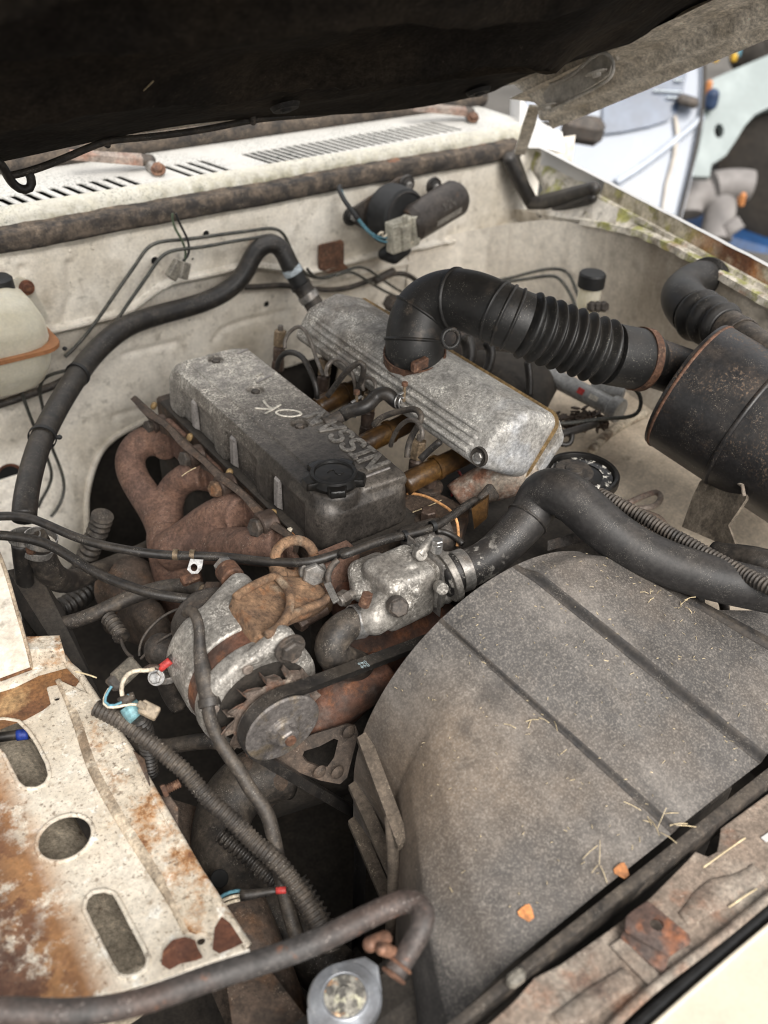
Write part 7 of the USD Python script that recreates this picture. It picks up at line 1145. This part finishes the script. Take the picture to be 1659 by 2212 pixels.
solo('blue_sheet', hull([P('B1', u, v, d=w) for u, v, w in [(1050, 1380, 3.9), (1200, 1400, 3.9), (2100, 1480, 3.9), (2100, 2000, 3.6), (1450, 1900, 3.6), (1000, 1700, 3.6)]] + [P('B1', 1500, 1600, d=4.3)]), M['bluetarp'], 'blurred deep blue sheet under the mint car', 'sheet')
pp = thing('pale_pipe_scrap', 'blurred pale curved plastic pipes on the blue sheet', 'scrap'); pp.add('bend', tube(PP('B1', [(1040, 1640), (1060, 1540), (1130, 1480), (1240, 1480), (1290, 1560), (1280, 1700), (1260, 1840)], 'd', 3.45), .06, 16), M['palepipe'], True); pp.add('arm', tube(PP('B1', [(1240, 1420), (1380, 1400), (1530, 1410)], 'd', 3.42), .055, 14), M['palepipe'], True); pp.add('foot', tube(PP('B1', [(1350, 1700), (1400, 1780)], 'd', 3.42), .045, 12), M['palepipe'], True)
solo('dark_tyre_heap', hull([P('B1', u, v, d=4.0) for u, v in [(1150, 1250), (2100, 1250), (2100, 1520), (1300, 1480)]] + [P('B1', 1600, 1400, d=4.3)]), M['dark'], 'blurred dark shadowed scrap below the mint wheel arch', 'scrap')

# ================================================================== WRITE EVERYTHING
def emit(prim, p, off):
    q = usdkit.mesh(stage, prim, trimesh.Trimesh(p.mesh.vertices - off, p.mesh.faces, process=False), p.mat, p.smooth)
    if p.label and not isinstance(p, Thing): q.GetPrim().SetCustomDataByKey('label', p.label)
    for k in p.kids: emit(f'{prim}/{number(prim, k.name)}', k, off)
def bounds(p):
    b = [p.mesh.bounds] if p.mesh is not None else []
    for k in p.kids: b += bounds(k)
    return b
GROUPS = {'windscreen_wiper': 'wiper arms on the scuttle', 'brake_line': 'steel brake lines at the bulkhead', 'steel_line': 'thin steel lines beside the heater hose', 'straw': 'loose pale straws', 'injector_pipe': 'looped injector pipes', 'return_hose': 'black fuel return hoses', 'cable': 'black cables crossing the engine', 'leaf_scrap': 'orange leaf scraps on the shroud', 'scrap_piece': 'blurred coloured scrap beyond the wing', 'debris_chip': 'tiny chips beside the valve cover', 'thin_wire': 'thin loose wires near the alternator', 'ribbed_harness': 'ribbed cable sleeves at lower left', 'radiator_hose': 'thick radiator hoses', 'bellows_hose': 'dark ribbed hoses at the left', 'vacuum_hose': 'brown hoses along the bulkhead', 'black_hose': 'black hoses below the ribbed duct', 'loop_hose': 'hoses behind the shroud corner'}
for t in THINGS:
    if t.name in GROUPS and not t.group and not t.copy: t.group = GROUPS[t.name]
lbs = [t.label for t in THINGS if t.label]; assert len(lbs) == len(set(lbs)), [l for l in lbs if lbs.count(l) > 1]
paths = {}
for t in THINGS:
    if t.mesh is None and not t.kids and not t.copy: continue
    path = paths[t] = '/World/' + number('/World', t.name)
    if t.copy:
        src, mv = t.copy; x = UsdGeom.Xform.Define(stage, path); pr = x.GetPrim(); pr.GetReferences().AddInternalReference(paths[src]); pr.SetInstanceable(True)
        x.ClearXformOpOrder(); x.AddTranslateOp().Set(Gf.Vec3d(*(src.base + mv)))
    elif t.mesh is not None and not t.kids:
        b = np.array(t.mesh.bounds); t.base = V(*((b[0] + b[1]) / 2)[:2], b[0][2])
        emit(path, t, t.base); pr = stage.GetPrimAtPath(path); UsdGeom.Xformable(pr).AddTranslateOp().Set(Gf.Vec3d(*t.base))
    else:
        b = np.array(bounds(t)); lo_, hi_ = b[:, 0].min(0), b[:, 1].max(0); t.base = V(*((lo_ + hi_) / 2)[:2], lo_[2])
        x = UsdGeom.Xform.Define(stage, path); x.AddTranslateOp().Set(Gf.Vec3d(*t.base)); pr = x.GetPrim()
        for k in t.kids: emit(f'{path}/{number(path, k.name)}', k, t.base)
    for key, val in (('label', t.label), ('category', t.cat), ('group', t.group), ('kind', t.kind)):
        if val: pr.SetCustomDataByKey(key, val)
